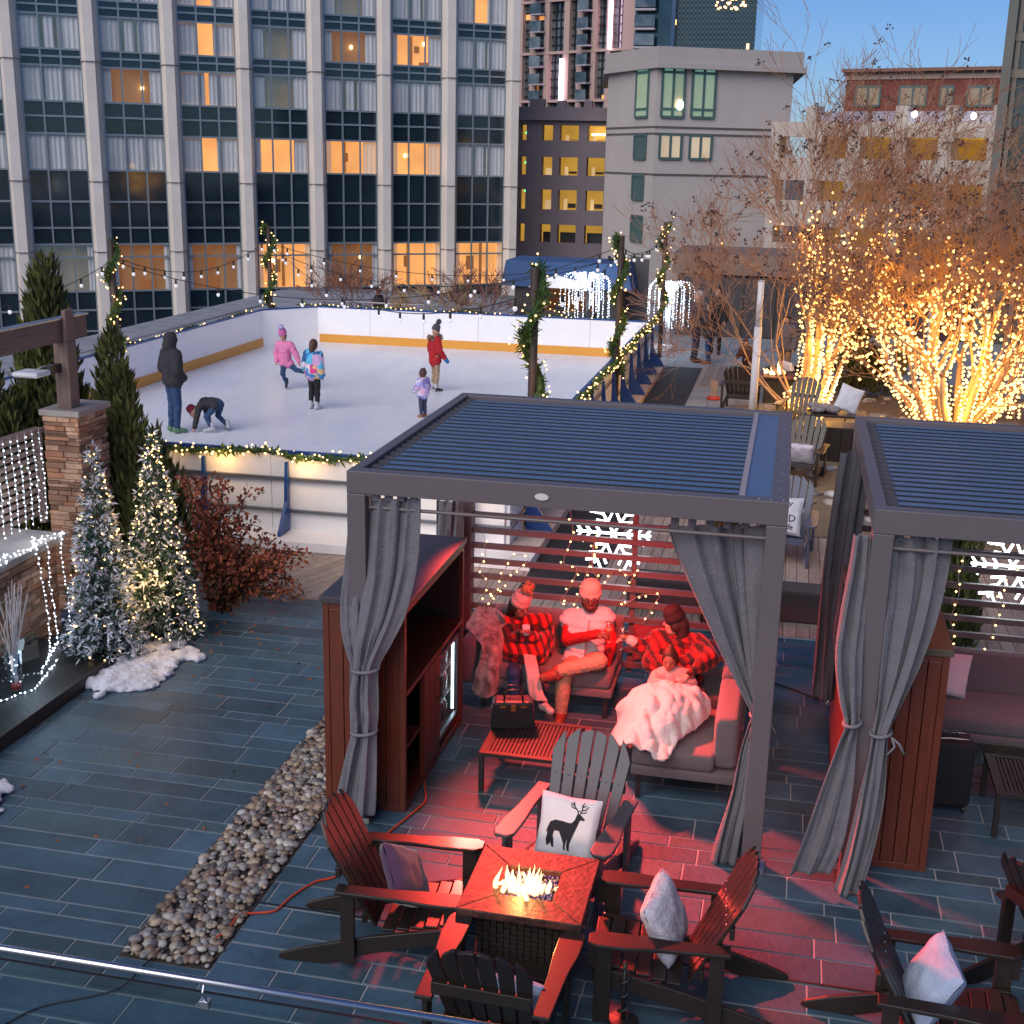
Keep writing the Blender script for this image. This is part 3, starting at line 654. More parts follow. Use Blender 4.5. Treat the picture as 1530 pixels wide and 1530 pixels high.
# ================================================================== cabanas
m_louv=mat('louver_metal_sky_tint',(.105,.175,.30),.36,.3,var=.08,vs=4)  # grey metal; the blue of reflected sky is put into its base colour
m_slat=mat('slat_metal',(.12,.105,.11),.45)
m_cloth=mat('curtain_cloth',(.135,.135,.16),.9,var=.18,vs=9,bump=.6,bs=60,sheen=.2)
m_cloth_shade=mat('curtain_cloth_shaded',(.075,.075,.095),.95,var=.2,vs=6,bump=.3,bs=200)  # darker copy of the curtain cloth, with the unlit shade in its colour
m_tie=mat('curtain_tie',(.16,.16,.18),.9)
def cabana(x0,label,x1=None):
    W_=3.14; D=3.36; c=thing('cabana',label,'cabana',(x0,8.55,0))
    for (px,py) in ((0,0),(W_-.14,0),(0,D-.14),(W_-.14,D-.14)):
        m=MB(); m.box(px,px+.14,py,py+.14,.012,2.63); p=m.build('post',m_metal,c,bevel=.006)
        m=MB(); m.box(px-.03,px+.17,py-.03,py+.17,.004,.012); m.box(px-.02,px+.16,py-.05,py-.03,.004,.05); m.build('base_plate',m_steel,p)
    for nm,(a,b_,e,f) in (('f',(0,W_,0,.12)),('b',(0,W_,D-.12,D)),('l',(0,.085,.12,D-.12)),('r',(W_-.12,W_,.12,D-.12))):
        m=MB(); m.box(a,b_,e,f,2.632,2.8); m.build('beam',m_metal,c,bevel=.005)
    # flat cap flashings with rivets
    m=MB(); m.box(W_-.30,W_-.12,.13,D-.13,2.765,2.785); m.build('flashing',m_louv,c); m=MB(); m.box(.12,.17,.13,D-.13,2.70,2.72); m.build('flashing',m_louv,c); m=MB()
    for i in range(14): m.ball((W_-.06,.15+i*.235,2.801),.009,n=6)
    for i in range(3): m.ball((W_-.2+.08*i,.06,2.801),.011,n=6)
    m.build('rivets',m_steel,c)
    m=MB(); m.box(W_-.34,W_-.30,.14,D-.13,2.76,2.80); m.build('gutter_strip',mat('gutter_'+str(round(x0)),(.33,.29,.31),.5),c)
    # louvers
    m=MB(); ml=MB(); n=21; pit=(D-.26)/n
    for i in range(n):
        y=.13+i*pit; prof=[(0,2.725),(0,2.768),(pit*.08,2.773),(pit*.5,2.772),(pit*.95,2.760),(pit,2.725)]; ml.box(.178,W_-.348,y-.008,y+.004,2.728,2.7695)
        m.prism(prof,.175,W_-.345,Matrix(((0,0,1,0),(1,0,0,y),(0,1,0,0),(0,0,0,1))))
    lo=m.build('louver_roof',m_louv,c); ml.build('louver_gap_shade',m_black,c)  # black strips paint the shade in the gaps between louvers
    m=MB()
    for i in range(n): m.box(.09,.172,.15+i*pit,.15+i*pit+.07,2.735,2.775)
    m.build('louver_pivot',mat('pivot_'+str(round(x0)),(.07,.065,.075),.5),c)
    m=MB(); m.lathe((W_*.46,-.002,2.715),[(.0,0),(.045,0),(.05,.004),(.05,.012),(0,.012)],16,0,None,Matrix.Diagonal((1,1,.5))@Matrix.Rotation(PI/2,3,'X')); m.build('downlight',mat('lens_'+str(round(x0)),(.6,.57,.58),.4),c)
    # slatted back screen
    m=MB(); 
    z=.16
    while z<2.58: m.box(.14,W_-.14,D-.10,D-.06,z,z+.055); z+=.158
    m.build('slat_screen',m_slat,c)
    m=MB(); m.box(W_*.55,W_*.55+.05,D-.055,D-.02,.1,2.62); m.build('screen_stay',m_slat,c)
    m=MB(); m.tube([(.14,.07,2.52),(W_-.14,.07,2.52)],.014,8); m.build('curtain_rod',m_slat,c)
    return c
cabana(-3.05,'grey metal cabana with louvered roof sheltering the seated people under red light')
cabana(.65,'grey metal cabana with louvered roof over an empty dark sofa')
def curtain(name,label,keys,npl=7,amp=.035,mt=None,ties=(),tabs=True,seed=1):
    """keys: (px_left,px_right,py,Y) from the top down"""
    rr=random.Random(seed)
    K=[(aty(a,p,Y),aty(b_,p,Y)) for (a,b_,p,Y) in keys]; base=K[-1][0]
    t=thing(name,label,'curtain',(base.x,base.y,0)); O=Vector((base.x,base.y,0))
    K=[(p-O,q-O) for p,q in K]; n=len(K)-1
    # arc-length-like parameter
    def cat(f,v):
        s=v*n; i=min(int(s),n-1); u=s-i
        p0=f(max(i-1,0));p1=f(i);p2=f(i+1);p3=f(min(i+2,n))
        return .5*((2*p1)+(p2-p0)*u+(2*p0-5*p1+4*p2-p3)*u*u+(3*p1-p0-3*p2+p3)*u**3)
    ph=rr.uniform(0,6); w0=(K[0][1]-K[0][0]).length
    off=[rr.uniform(-.35,.35) for _ in range(9)]
    def fn(u,v):
        l=cat(lambda i:K[i][0],v); r_=cat(lambda i:K[i][1],v); w_=(r_-l).length
        uu=u+.05*math.sin(3*u*PI+off[0]*4+v*2)
        p=l.lerp(r_,u)
        a=amp*(.55+.45*min(1.8,w0/max(w_,.03))*.6)
        uu+=.09*noise.noise(Vector((u*2.5,v*1.8,seed*3.1))); wv=.85*math.sin(2*PI*npl*.62*uu+ph+1.2*math.sin(v*3+off[1]*5))+.3*math.sin(2*PI*npl*1.37*uu+off[2]*9+v*2)+1.1*noise.noise(Vector((u*5.5,v*2.2,seed*1.7)))
        wv+=.6*math.sin(2*PI*1.6*uu+off[3]*9+v*3.3)
        p.y+=a*wv+.012*noise.noise(Vector((u*9,v*14,seed)))
        p.x+=a*.35*math.cos(2*PI*npl*uu+ph+v)
        return p
    m=MB(); m.grid(fn,npl*14,60)
    if not ties and not tabs:
        o=m.build(name,mt or m_cloth,None,smooth=True,solid=.006,loc=t.location); bpy.data.objects.remove(t); return tag(o,label,'curtain')
    m.build('cloth',mt or m_cloth,t,smooth=True,solid=.006)
    if tabs:
        m=MB()
        for i in range(npl-1):
            u=(i+.5)/(npl-1); p=K[0][0].lerp(K[0][1],u); 
            m.box(p.x-.028,p.x+.028,p.y-.02,p.y+.02,p.z-.02,p.z+.10)
        m.build('tab',mt or m_cloth,t,bevel=.004)
    for (v,lx) in ties:
        l=cat(lambda i:K[i][0],v); r_=cat(lambda i:K[i][1],v); c=(l+r_)/2; w_=(r_-l).length/2+.012
        m=MB(); pts=[(c.x+w_*math.cos(k*PI/10),c.y+.075*math.sin(k*PI/10),c.z+.012*math.cos(k*PI/10)) for k in range(21)]
        m.tube(pts,.013,6)
        if lx:
            e=Vector((c.x+w_*lx,c.y-.06,c.z)); m.tube([e,e+Vector((.05*lx,-.03,-.03)),e+Vector((.09*lx,-.03,-.1))],.009,5); m.tube([e,e+Vector((.02*lx,-.04,-.05)),e+Vector((-.02*lx,-.04,-.11))],.009,5)
        m.build('tie',m_tie,t,smooth=True)
    return t
curtain('curtain','grey curtain tied twice in front of the wooden cabinet of the red lit cabana',[(553,628,744,8.62),(549,627,800,8.6),(545,620,860,8.56),(536,604,920,8.5),(530,584,960,8.46),(529,563,1000,8.45),(524,562,1040,8.45),(526,562,1070,8.45),(528,560,1093,8.45),(522,560,1120,8.44),(510,560,1170,8.42),(499,558,1220,8.42)],5,.03,None,((5/11,0),(8/11,0)),seed=3)
curtain('curtain','narrow outer grey curtain hanging just left of the red lit cabana front post',[(523,537,762,8.66),(518,537,820,8.62),(511,536,880,8.58),(510,536,930,8.5),(517,538,970,8.47),(527,545,1000,8.47),(526,545,1030,8.5)],3,.03,None,(),False,seed=8)
curtain('curtain','wide grey curtain swept to the right post beside the seated woman in black beanie',[(995,1154,785,8.72),(1008,1151,830,8.72),(1030,1148,880,8.72),(1054,1144,930,8.72),(1084,1140,990,8.72),(1106,1137,1030,8.72),(1124,1139,1066,8.70),(1118,1136,1088,8.70),(1106,1131,1120,8.68),(1091,1127,1180,8.66),(1074,1116,1240,8.64),(1063,1107,1288,8.62)],7,.04,None,((6/11,1),),seed=5)
curtain('curtain','grey curtain hanging left of the empty cabana front post, flaring at the floor',[(1278,1303,800,8.62),(1270,1302,850,8.6),(1257,1297,920,8.56),(1250,1292,980,8.54),(1255,1289,1040,8.52),(1263,1284,1080,8.5),(1252,1281,1110,8.5),(1226,1276,1180,8.46),(1197,1262,1260,8.42),(1180,1242,1305,8.4)],4,.035,None,((5/9,0),),False,seed=9)
curtain('curtain','pale grey curtain right of the empty cabana front post, tied above its red cabinet',[(1332,1425,803,8.66),(1331,1417,860,8.64),(1324,1400,930,8.58),(1316,1374,1000,8.54),(1309,1345,1060,8.5),(1303,1329,1095,8.48),(1296,1327,1130,8.47),(1281,1322,1200,8.45),(1263,1305,1280,8.42),(1247,1287,1335,8.4)],5,.032,None,((5/9,1),),seed=12)
curtain('curtain','curtain painted near black for shade on the rear left post of the empty cabana',[(1254,1302,676,11.3),(1241,1290,760,10.9),(1229,1278,850,10.7),(1220,1262,950,10.6),(1214,1250,1046,10.6)],4,.05,m_cloth_shade,(),False,seed=15)
curtain('curtain','short grey curtain behind the wooden cabinet at the rear of red lit cabana',[(652,692,748,11.62),(651,691,800,11.62),(652,690,860,11.62),(653,690,960,11.62),(650,690,1030,11.62)],5,.03,None,(),False,seed=18)
# ---------------------------------------------------------------- wooden cabinets
m_wood=mat('red_stained_wood',(.13,.030,.016),.38,var=.35,vs=3,vs3=(14,14,.9),bump=.15,bs=14,coat=.25)
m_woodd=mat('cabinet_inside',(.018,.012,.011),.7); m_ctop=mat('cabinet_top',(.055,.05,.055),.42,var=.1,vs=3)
def planks(m,x0,x1,y0,y1,z0,z1,axis,n,gap=.006):
    for i in range(n):
        if axis=='x': m.box(x0+(x1-x0)*i/n+gap/2,x0+(x1-x0)*(i+1)/n-gap/2,y0,y1,z0,z1)
        else: m.box(x0,x1,y0+(y1-y0)*i/n+gap/2,y0+(y1-y0)*(i+1)/n-gap/2,z0,z1)
cb=thing('bar_cabinet','tall red stained wooden bar cabinet with open shelves and lit fridge','cabinet',(-3.33,8.75,0))
X,Y,Z=.66,1.8,1.75
m=MB(); m.box(-.02,X+.02,-.02,Y+.02,Z-.05,Z); m.build('top',m_ctop,cb,bevel=.004)
m=MB(); planks(m,.05,X-.05,.0,.03,.05,Z-.1,'x',5); m.box(0,.05,-.004,.04,.0,Z-.052); m.box(X-.05,X,-.004,.04,.0,Z-.052); m.box(.05,X-.05,-.002,.035,.0,.05); m.box(.05,X-.05,-.002,.035,Z-.1,Z-.052); m.build('end_panel',m_wood,cb,bevel=.003)
m=MB(); m.box(0,X,Y-.04,Y,0,Z-.052); m.build('end_panel',m_wood,cb)
m=MB(); planks(m,0,.025,.04,Y-.04,.0,Z-.052,'y',14); m.build('back_panel',m_wood,cb)
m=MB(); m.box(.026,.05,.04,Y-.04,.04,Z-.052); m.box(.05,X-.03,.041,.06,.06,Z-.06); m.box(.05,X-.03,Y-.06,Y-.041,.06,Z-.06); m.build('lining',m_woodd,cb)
m=MB(); m.box(.05,X,.04,Y-.04,.97,1.01); m.box(.05,X,.04,Y-.04,.0,.05); m.box(.05,X-.03,.04,.54,.48,.50); m.build('shelf',m_wood,cb)
m=MB(); m.box(X-.03,X,.04,Y-.04,Z-.10,Z-.052); m.build('rail',m_wood,cb)
m=MB(); planks(m,X-.03,X,.56,.99,.06,.96,'y',3); d=m.build('door',m_wood,cb)
m=MB(); m.tube([(X,.9,.6),(X+.035,.9,.61),(X+.035,.9,.77),(X,.9,.78)],.008,6); m.build('handle',m_black,d)
m=MB(); m.box(X-.04,X,.54,.56,.05,.97); m.box(X-.04,X,.99,1.02,.05,.97); m.build('divider',m_wood,cb)
fr=thing('drinks_fridge','small glass door drinks fridge glowing white inside the wooden cabinet','fridge',(-3.33+.1,8.75+1.025,.055))
m=MB(); m.box(0,.5,.0,.02,0,.86); m.box(0,.5,.74,.76,0,.86); m.box(0,.02,.02,.74,0,.86); m.box(.02,.5,.02,.74,0,.03); m.box(.02,.5,.02,.74,.83,.86); m.build('case',m_black,fr)
m=MB(); 
for (a,b_,c_,d_) in ((.03,.73,.03,.07),(.03,.73,.79,.83),(.03,.07,.07,.79),(.69,.73,.07,.79)): m.box(.5,.53,a,b_,c_,d_)
m.build('door_frame',m_rail,fr)
m=MB(); m.quad((.515,.07,.07),(.515,.69,.07),(.515,.69,.79),(.515,.07,.79)); m.build('door_glass',glassmat('fridge_glass',(.75,.9,.95),.05),fr)
m=MB(); m.box(.03,.035,.03,.73,.04,.82); m.build('light_panel',emis('fridge_light',(.6,.85,.95),.55),fr)
m=MB(); 
for z in (.3,.55): m.box(.04,.48,.03,.73,z,z+.012)
m.build('shelf',m_steel,fr)
m_btl=mat('bottle_glass',(.03,.06,.05),.15); m_can=mat('bottle_silver',(.45,.5,.5),.25,.8)
m=MB(); 
for z in (.045,.315,.565):
    for i in range(6): m.lathe((.42,.1+i*.105,z),[(.03,0),(.032,.12),(.012,.16),(.012,.2)],8,i%2)
m.build('bottles',[m_btl,m_can],fr,smooth=True)
m=MB(); m.box(.47,.49,.055,.068,.08,.78); m.box(.47,.49,.70,.712,.08,.78); m.build('led_strip',emis('fridge_led',(.8,.95,1.),5),fr)
for i,(yy,h) in enumerate(((9.05,.34),(9.22,.34),(9.4,.3))):
    m=MB(); m.box(0,.02,0,.14,0,h); tag(m.build('framed_menu',m_black,loc=(-3.0,yy,1.011),bevel=.002),('leftmost dark menu panel leaning on the open cabinet shelf','middle dark menu panel leaning on the open cabinet shelf','farthest and lowest dark menu panel on the cabinet shelf')[i],'panel')
cb2=thing('bar_cabinet','red stained wooden cabinet half hidden by the pale curtain of the empty cabana','cabinet',(.62,8.85,0))
X=.66
m=MB(); m.box(-.02,X+.02,-.02,2.2,1.70,1.75); m.build('top',mat('olive_top',(.09,.075,.05),.45),cb2,bevel=.004)
m=MB(); planks(m,.05,X-.05,.0,.03,.05,1.65,'x',6); m.box(0,.05,-.004,.04,0,1.698); m.box(X-.05,X,-.004,.04,0,1.698); m.box(.05,X-.05,-.002,.035,0,.05); m.box(.05,X-.05,-.002,.035,1.65,1.698); m.build('end_panel',m_wood,cb2,bevel=.003)
m=MB(); planks(m,0,.03,.04,2.18,.0,1.698,'y',13); m.build('back_panel',m_wood,cb2)
m=MB(); m.box(X-.03,X,.04,2.18,0,1.698); m.box(.03,X-.03,2.15,2.18,0,1.698); m.build('front_panel',m_wood,cb2)
# ---------------------------------------------------------------- sofas and tables
m_sofa=mat('sofa_fabric',(.125,.11,.125),.9,var=.12,vs=12,bump=.3,bs=160,sheen=.2); m_leg=mat('dark_leg',(.02,.018,.02),.5)
def soft(x0,x1,y0,y1,z0,z1,name,mt,parent,bev=.05):
    m=MB(); m.box(x0,x1,y0,y1,z0,z1); return m.build(name,mt,parent,bevel=bev,seg=4,smooth=True)
def sofa(label,loc,w_,d,arms,backside='y',nc=2):
    t=thing('sofa',label,'sofa',loc)
    for (x,y) in ((.04,.04),(w_-.08,.04),(.04,d-.08),(w_-.08,d-.08)):
        m=MB(); m.box(x,x+.04,y,y+.04,.006,.23); m.build('leg',m_leg,t)
    soft(0,w_,0,d,.22,.30,'frame',m_sofa,t,.015)
    if backside=='y':
        for i in range(nc): soft(.01+(w_-.02)*i/nc,.01+(w_-.02)*(i+1)/nc-.006,.0,d-.2,.302,.45,'seat_cushion',m_sofa,t,.04)
        soft(0,w_,d-.18,d,.30,.78,'backrest',m_sofa,t,.05)
    else:
        L_=d/nc
        for i in range(nc): soft(0,w_-.2,i*L_+.004,(i+1)*L_-.004,.302,.45,'seat_cushion',m_sofa,t,.04)
        for i in range(nc): soft(w_-.22,w_-.02,i*L_+.06,(i+1)*L_-.02,.32,.76,'backrest',m_sofa,t,.055)
    for a in arms:
        if a=='l': soft(-.16,0-.004,0,d,.22,.66,'armrest',m_sofa,t,.05)
        if a=='r': soft(w_+.004,w_+.16,0,d,.22,.66,'armrest',m_sofa,t,.05)
    return t
sofa('low dark sofa under the couple in plaid and white vest','(0)' and (-2.62,10.86,0),1.28,.8,('l',),'y',2)
sofa('dark sofa along the empty cabana post with white blanket over it',(-.98,9.42,0),.86,1.95,(),'x',2)
sofa('long empty dark grey sofa with white cushion in the empty cabana',(1.45,10.75,0),2.1,.85,(),'y',2)
def coffee(label,loc,w_,d,h):
    t=thing('coffee_table',label,'table',loc)
    m=MB(); m.box(0,w_,0,.05,h-.03,h); m.box(0,w_,d-.05,d,h-.03,h); m.box(0,.05,.05,d-.05,h-.03,h); m.box(w_-.05,w_,.05,d-.05,h-.03,h)
    n=int((w_-.1)/.032)
    for i in range(n): m.box(.05+i*.032,.05+i*.032+.022,.05,d-.05,h-.024,h-.004)
    m.build('tabletop',m_tbl,t)
    for (x,y) in ((0,0),(w_-.04,0),(0,d-.04),(w_-.04,d-.04)):
        q=MB(); q.box(x,x+.04,y,y+.04,.006,h-.031); q.build('leg',m_tbl,t)
    return t
m_tbl=mat('dark_table_metal',(.014,.011,.011),.6)
coffee('dark slatted coffee table carrying the black handbag',(-2.2,9.24,0),.82,.72,.35)
coffee('dark slatted coffee table beside the suitcase',(1.83,9.5,0),.85,.72,.38)
# handbag
p=at(770,1083,.35); hb=thing('handbag','black structured handbag with gold clasp on the coffee table','handbag',(p.x-.02,p.y-.02,.351),R(14))
m_lea=mat('black_leather',(.012,.012,.016),.38,bump=.15,bs=60)
m=MB(); m.prism([(-.19,0),(.19,0),(.175,.22),(.15,.25),(-.15,.25),(-.175,.22)],-.085,.085,Matrix(((1,0,0,0),(0,0,1,0),(0,1,0,0),(0,0,0,1)))); m.build('body',m_lea,hb,bevel=.02,seg=3)
for s in (-1,1):
    m=MB(); m.tube([(-.08,.05*s,.245),(-.075,.05*s,.31),(-.04,.05*s,.345),(.04,.05*s,.345),(.075,.05*s,.31),(.08,.05*s,.245)],.009,6); m.build('handle',m_lea,hb,smooth=True)
m=MB(); m.box(-.02,.02,-.094,-.086,.17,.225); m.box(-.115,-.06,-.092,-.086,.20,.22); m.box(.06,.115,-.092,-.086,.20,.22); m.build('clasp',mat('gold_clasp',(.7,.45,.15),.25,1.),hb)
# suitcase
p=at(1412,1205); sc_=thing('suitcase','black upright suitcase with white piping behind the right cabinet','suitcase',(1.50,9.95,0),R(8))
m=MB(); m.box(-.19,.19,-.14,.14,.05,.62); m.build('body',mat('black_nylon',(.008,.008,.01),.8,bump=.3,bs=120),sc_,bevel=.05,seg=4,smooth=True)
for y in (-.06,.06):
    m=MB(); a=.195; m.tube([(-a,y,.1),(-a,y,.56),(-a+.05,y,.615),(0,y,.626),(a-.05,y,.615),(a,y,.56),(a,y,.1)],.006,6); m.build('piping',mat('piping%d'%(y>0),(.6,.58,.6),.6),sc_,smooth=True)
for (x,y) in ((-.14,-.1),(.14,-.1),(-.14,.1),(.14,.1)):
    m=MB(); m.lathe((x-.012,y,.028),[(.026,0),(.026,.024)],10,0,None,Matrix.Rotation(PI/2,3,'Y')); m.build('wheel',m_black,sc_)
m=MB(); m.tube([(-.06,0,.615),(-.06,0,.66),(.06,0,.66),(.06,0,.615)],.01,6); m.build('handle',m_black,sc_)
# ---------------------------------------------------------------- pillows
def pillow_fn(w_,h,t):
    def f(u,v,side):
        a=2*u-1;b_=2*v-1
        e=(max(0,1-a*a)**.5*max(0,1-b_*b_)**.5)
        pin=1-.07*(1-abs(a))*(abs(b_)**3); pin2=1-.07*(1-abs(b_))*(abs(a)**3)
        return Vector((a*w_/2*pin2,side*t/2*(e**.55)+.012*noise.noise(Vector((a*2.2,b_*2.2,w_*7+side))),b_*h/2*pin))
    return f
def pillow(label,loc,rot,w_,h,t,mt,name='pillow'):
    f=pillow_fn(w_,h,t); m=MB(); n=18
    for s in (-1,1): m.grid(lambda u,v:f(u,v,s),n,n)
    o=m.build(name,mt,None,smooth=True,loc=loc); o.rotation_euler=rot; tag(o,label,'pillow')
    return o
# ================================================================== fire table and adirondack chairs
m_adk=mat('adirondack_brown',(.020,.013,.011),.38,var=.18,vs=5,vs3=(3,3,.6),coat=.15); m_adkg=mat('adirondack_grey',(.06,.065,.08),.4,var=.1,vs=4)
m_scr=mat('chair_screw',(.75,.75,.75),.25,1.)
def adirondack(label,loc,rz,mt,group=None,seat=None):
    t=thing('adirondack_chair',label,'chair',loc,rz,group)
    # frame of the back: local y forward, back leans to -y
    def bk(s,x): # s along slat 0..1
        return Vector((x,-.13-.36*s,.27+.72*s))
    m=MB(); n=6
    tilt=math.atan2(.36,.72)
    for i in range(n):
        k=i-(n-1)/2; x0_=k*.081; x1_=k*.104; top=1-.018*k*k
        pts=[]; w0_=.034; w1_=.046
        N_=6
        poly=[(-w0_,0),(w0_,0)]
        L_=.8*top
        mt_=Matrix.Translation(bk(0,x0_))@Matrix.Rotation(tilt,4,'X')@Matrix.Rotation(math.atan2(x1_-x0_,.8),4,'Y')
        sl=-.03*k
        poly=[(-w0_,0),(w0_,0),(w1_,L_+sl),(w1_*.5,L_+.012+sl*.5),(-w1_*.5,L_+.012-sl*.5),(-w1_,L_-sl)]
        m.prism(poly,-.011,.011,mt_@Matrix(((1,0,0,0),(0,0,1,0),(0,1,0,0),(0,0,0,1))))
    br=m.build('backrest',mt,t,bevel=.004)
    m=MB()
    for i in range(n):
        k=i-(n-1)/2; p=bk(.58,k*.094); m.ball(p+Vector((0,.0135,.007)),.0065,n=6)
    m.build('screw',m_scr,br)
    m=MB(); p=bk(.55,0); 
    for s,ww in ((.55,.56),(.1,.5)):
        p=bk(s,0); m.bar((-ww/2,p.y-.033,p.z-.012),(ww/2,p.y-.033,p.z-.012),.03,.075)
    m.build('back_brace',mt,t,bevel=.004)
    m=MB()
    for i in range(6):
        y=.42-i*.092; z=.365-.028*i*.62+(-.03 if i==0 else 0); m.box(-.265,.265,y-.042,y+.042,z-.022,z)
    m.build('seat',mt,t,bevel=.005)
    for s in (-1,1):
        m=MB(); poly=[(-.055,-.36),(.045,-.36),(.06,.05),(.085,.25),(.085,.42),(.06,.47),(-.03,.47),(-.065,.42),(-.065,.2),(-.05,0)]
        poly=[(s*x+s*.335,y) for x,y in poly]
        if s<0: poly=poly[::-1]
        m.prism(poly,.555,.582,None); m.build('arm',mt,t,bevel=.006,seg=2)
        m=MB(); m.box(s*.33-.016,s*.33+.016,.33,.43,.004,.553); m.build('front_leg',mt,t,bevel=.004)
        m=MB(); m.box(s*.33-.016,s*.33+.016,-.33,-.24,.05,.553); m.build('rear_post',mt,t,bevel=.004)
        m=MB(); poly=[(.43,.22),(.45,.30),(.43,.345),(.30,.335),(-.15,.235),(-.60,.105),(-.74,.05),(-.76,.02),(-.72,.004),(-.45,.004),(-.15,.11),(.2,.2)]
        m.prism(poly[::-1],s*.292-.014,s*.292+.014,Matrix(((0,0,1,0),(1,0,0,0),(0,1,0,0),(0,0,0,1)))); m.build('skid_leg',mt,t,bevel=.006)
        m=MB(); m.prism([(s*.33-.01,.40),(s*.33+.01,.40),(s*.33+.01,.553),(s*.33-.01,.553)] if s>0 else [(s*.33-.01,.40),(s*.33+.01,.40),(s*.33+.01,.553),(s*.33-.01,.553)],.43,.47,Matrix(((1,0,0,0),(0,0,1,0),(0,1,0,0),(0,0,0,1)))); m.build('arm_bracket',mt,t)
    return t
adirondack('dark brown adirondack chair left of the fire table with purple cushion',(-2.17,7.07,0),R(-90+4),m_adk)
adirondack('grey adirondack chair behind the fire table holding the stag pillow',(-1.23,8.02,0),R(180-9),m_adkg)
adirondack('dark adirondack chair seen from behind at the near side of the fire table',(-1.335,6.16,0),R(-2),m_adk)
adirondack('brown adirondack chair right of the fire table with white speckled pillow',(-.43,6.95,0),R(90+3),m_adk)
adirondack('brown adirondack chair facing away from the fire, with pale blue pillow',(1.13,6.72,0),R(-90-2),m_adk)
adirondack('brown adirondack chair mostly cut off by the photo edge',(2.05,7.55,0),R(-60),m_adk)
adirondack('grey blue adirondack chair between the cabanas with the handwritten text pillow',(.16,16.55,0),R(180-6),mat('adirondack_blue',(.07,.085,.14),.4,var=.1,vs=4))
# fire table
ft=thing('fire_table','square fire pit table with dark stone top, wicker base and burning flames','fire table',(-1.32,7.0,0))
m_ftop=mat('mottled_stone',(.10,.035,.025),.5,var=.55,vs=14,col2=(.022,.011,.010),bump=.2,bs=30); m_wick=mat('wicker',(.025,.018,.015),.6)
h=.385; q=.17; m=MB()
for s in range(4): m.prism([(-h,-h),(h,-h),(q,-q),(-q,-q)],.575,.625,Matrix.Rotation(s*PI/2,4,'Z'))
m.build('tabletop',m_ftop,ft,bevel=.006)
m=MB(); m.box(-.3,.3,-.3,.3,.55,.573); m.build('apron',m_black,ft); m=MB(); m.box(-.27,.27,-.27,.27,.006,.04); m.build('plinth',m_black,ft)
m=MB()
for i in range(15):
    z=.05+i*.034
    for s in range(4):
        mt_=Matrix.Rotation(s*PI/2,4,'Z')
        for k in range(13):
            x=-.26+.52*k/12-.02
            o=.268+(.006 if (k+i)%2 else 0); m.box(x,x+.038,-o,-o+.02,z,z+.028,0,None,mt_)
m.build('base',m_wick,ft)
m=MB(); m.box(-q,q,-q,q,.55,.58); m.build('burner_tray',m_black,ft)
m_bead=mat('fire_glass',(.16,.14,.2),.1,tint=True,spec=.9)
m=MB()
for i in range(420):
    x=rnd.uniform(-q+.01,q-.01); y=rnd.uniform(-q+.01,q-.01); k=rnd.choice(((.5,.3,1.2),(1,.9,1.3),(.4,.5,1.3),(1.5,1.2,1.),(2,1.9,2.)))
    m.octa((x,y,.587+rnd.uniform(0,.01)),rnd.uniform(.007,.013),0,k)
m.build('fire_glass',m_bead,ft)
m_fl=bpy.data.materials.new('flame'); m_fl.use_nodes=True; nt=m_fl.node_tree
for n_ in list(nt.nodes):
    if n_.type!='OUTPUT_MATERIAL': nt.nodes.remove(n_)
out=nt.nodes[0]; lw=nt.nodes.new('ShaderNodeLayerWeight'); lw.inputs[0].default_value=.35
e=nt.nodes.new('ShaderNodeEmission'); tr=nt.nodes.new('ShaderNodeBsdfTransparent'); mx=nt.nodes.new('ShaderNodeMixShader'); cr_=nt.nodes.new('ShaderNodeValToRGB')
cr_.color_ramp.elements[0].color=(1.,.75,.35,1); cr_.color_ramp.elements[1].color=(1.,.22,.02,1); cr_.color_ramp.elements[1].position=.8
nt.links.new(lw.outputs['Facing'],cr_.inputs[0]); nt.links.new(cr_.outputs[0],e.inputs[0]); e.inputs[1].default_value=2.1
rp=nt.nodes.new('ShaderNodeMapRange'); rp.inputs[1].default_value=.2; rp.inputs[2].default_value=.9; rp.inputs[3].default_value=.3; rp.inputs[4].default_value=.97
nt.links.new(lw.outputs['Facing'],rp.inputs[0]); nt.links.new(rp.outputs[0],mx.inputs[0]); nt.links.new(e.outputs[0],mx.inputs[1]); nt.links.new(tr.outputs[0],mx.inputs[2]); nt.links.new(mx.outputs[0],out.inputs[0]); m_fl.cycles.emission_sampling='NONE'
def flame(m,x,y,z,h_,r_,sd):
    vs=[]; rr=random.Random(sd); ph=rr.uniform(0,6)
    pts=[];rd=[]
    for k in range(9):
        s=k/8; pts.append((x+.6*r_*math.sin(ph+s*3.5)*s*2,y+.6*r_*math.cos(ph*2+s*3)*s*2,z+h_*s)); rd.append(max(.001,r_*(1-s)**.75*(.55+1.2*s*(1-s)*2)))
    m.tube(pts,rd,10)
def fire(parent,c,sc_=1,n=18):
    m=MB()
    for i in range(n):
        a=rnd.uniform(0,2*PI); d=abs(rnd.gauss(0,.055))*sc_; flame(m,c[0]+d*math.cos(a)*1.3+rnd.choice((-.055,.045))*sc_,c[1]+d*math.sin(a)*.8,c[2],rnd.choice((.04,.06,.08,.11,.15))*sc_*rnd.uniform(.8,1.2),rnd.uniform(.010,.024)*sc_,i*7+3)
    return m.build('flame',m_fl,parent,smooth=True)
fire(ft,(-.03,-.06,.59),1,70)
lamp('fire_lamp',(-1.36,6.94,.74),(1.,.42,.12),9,.06)
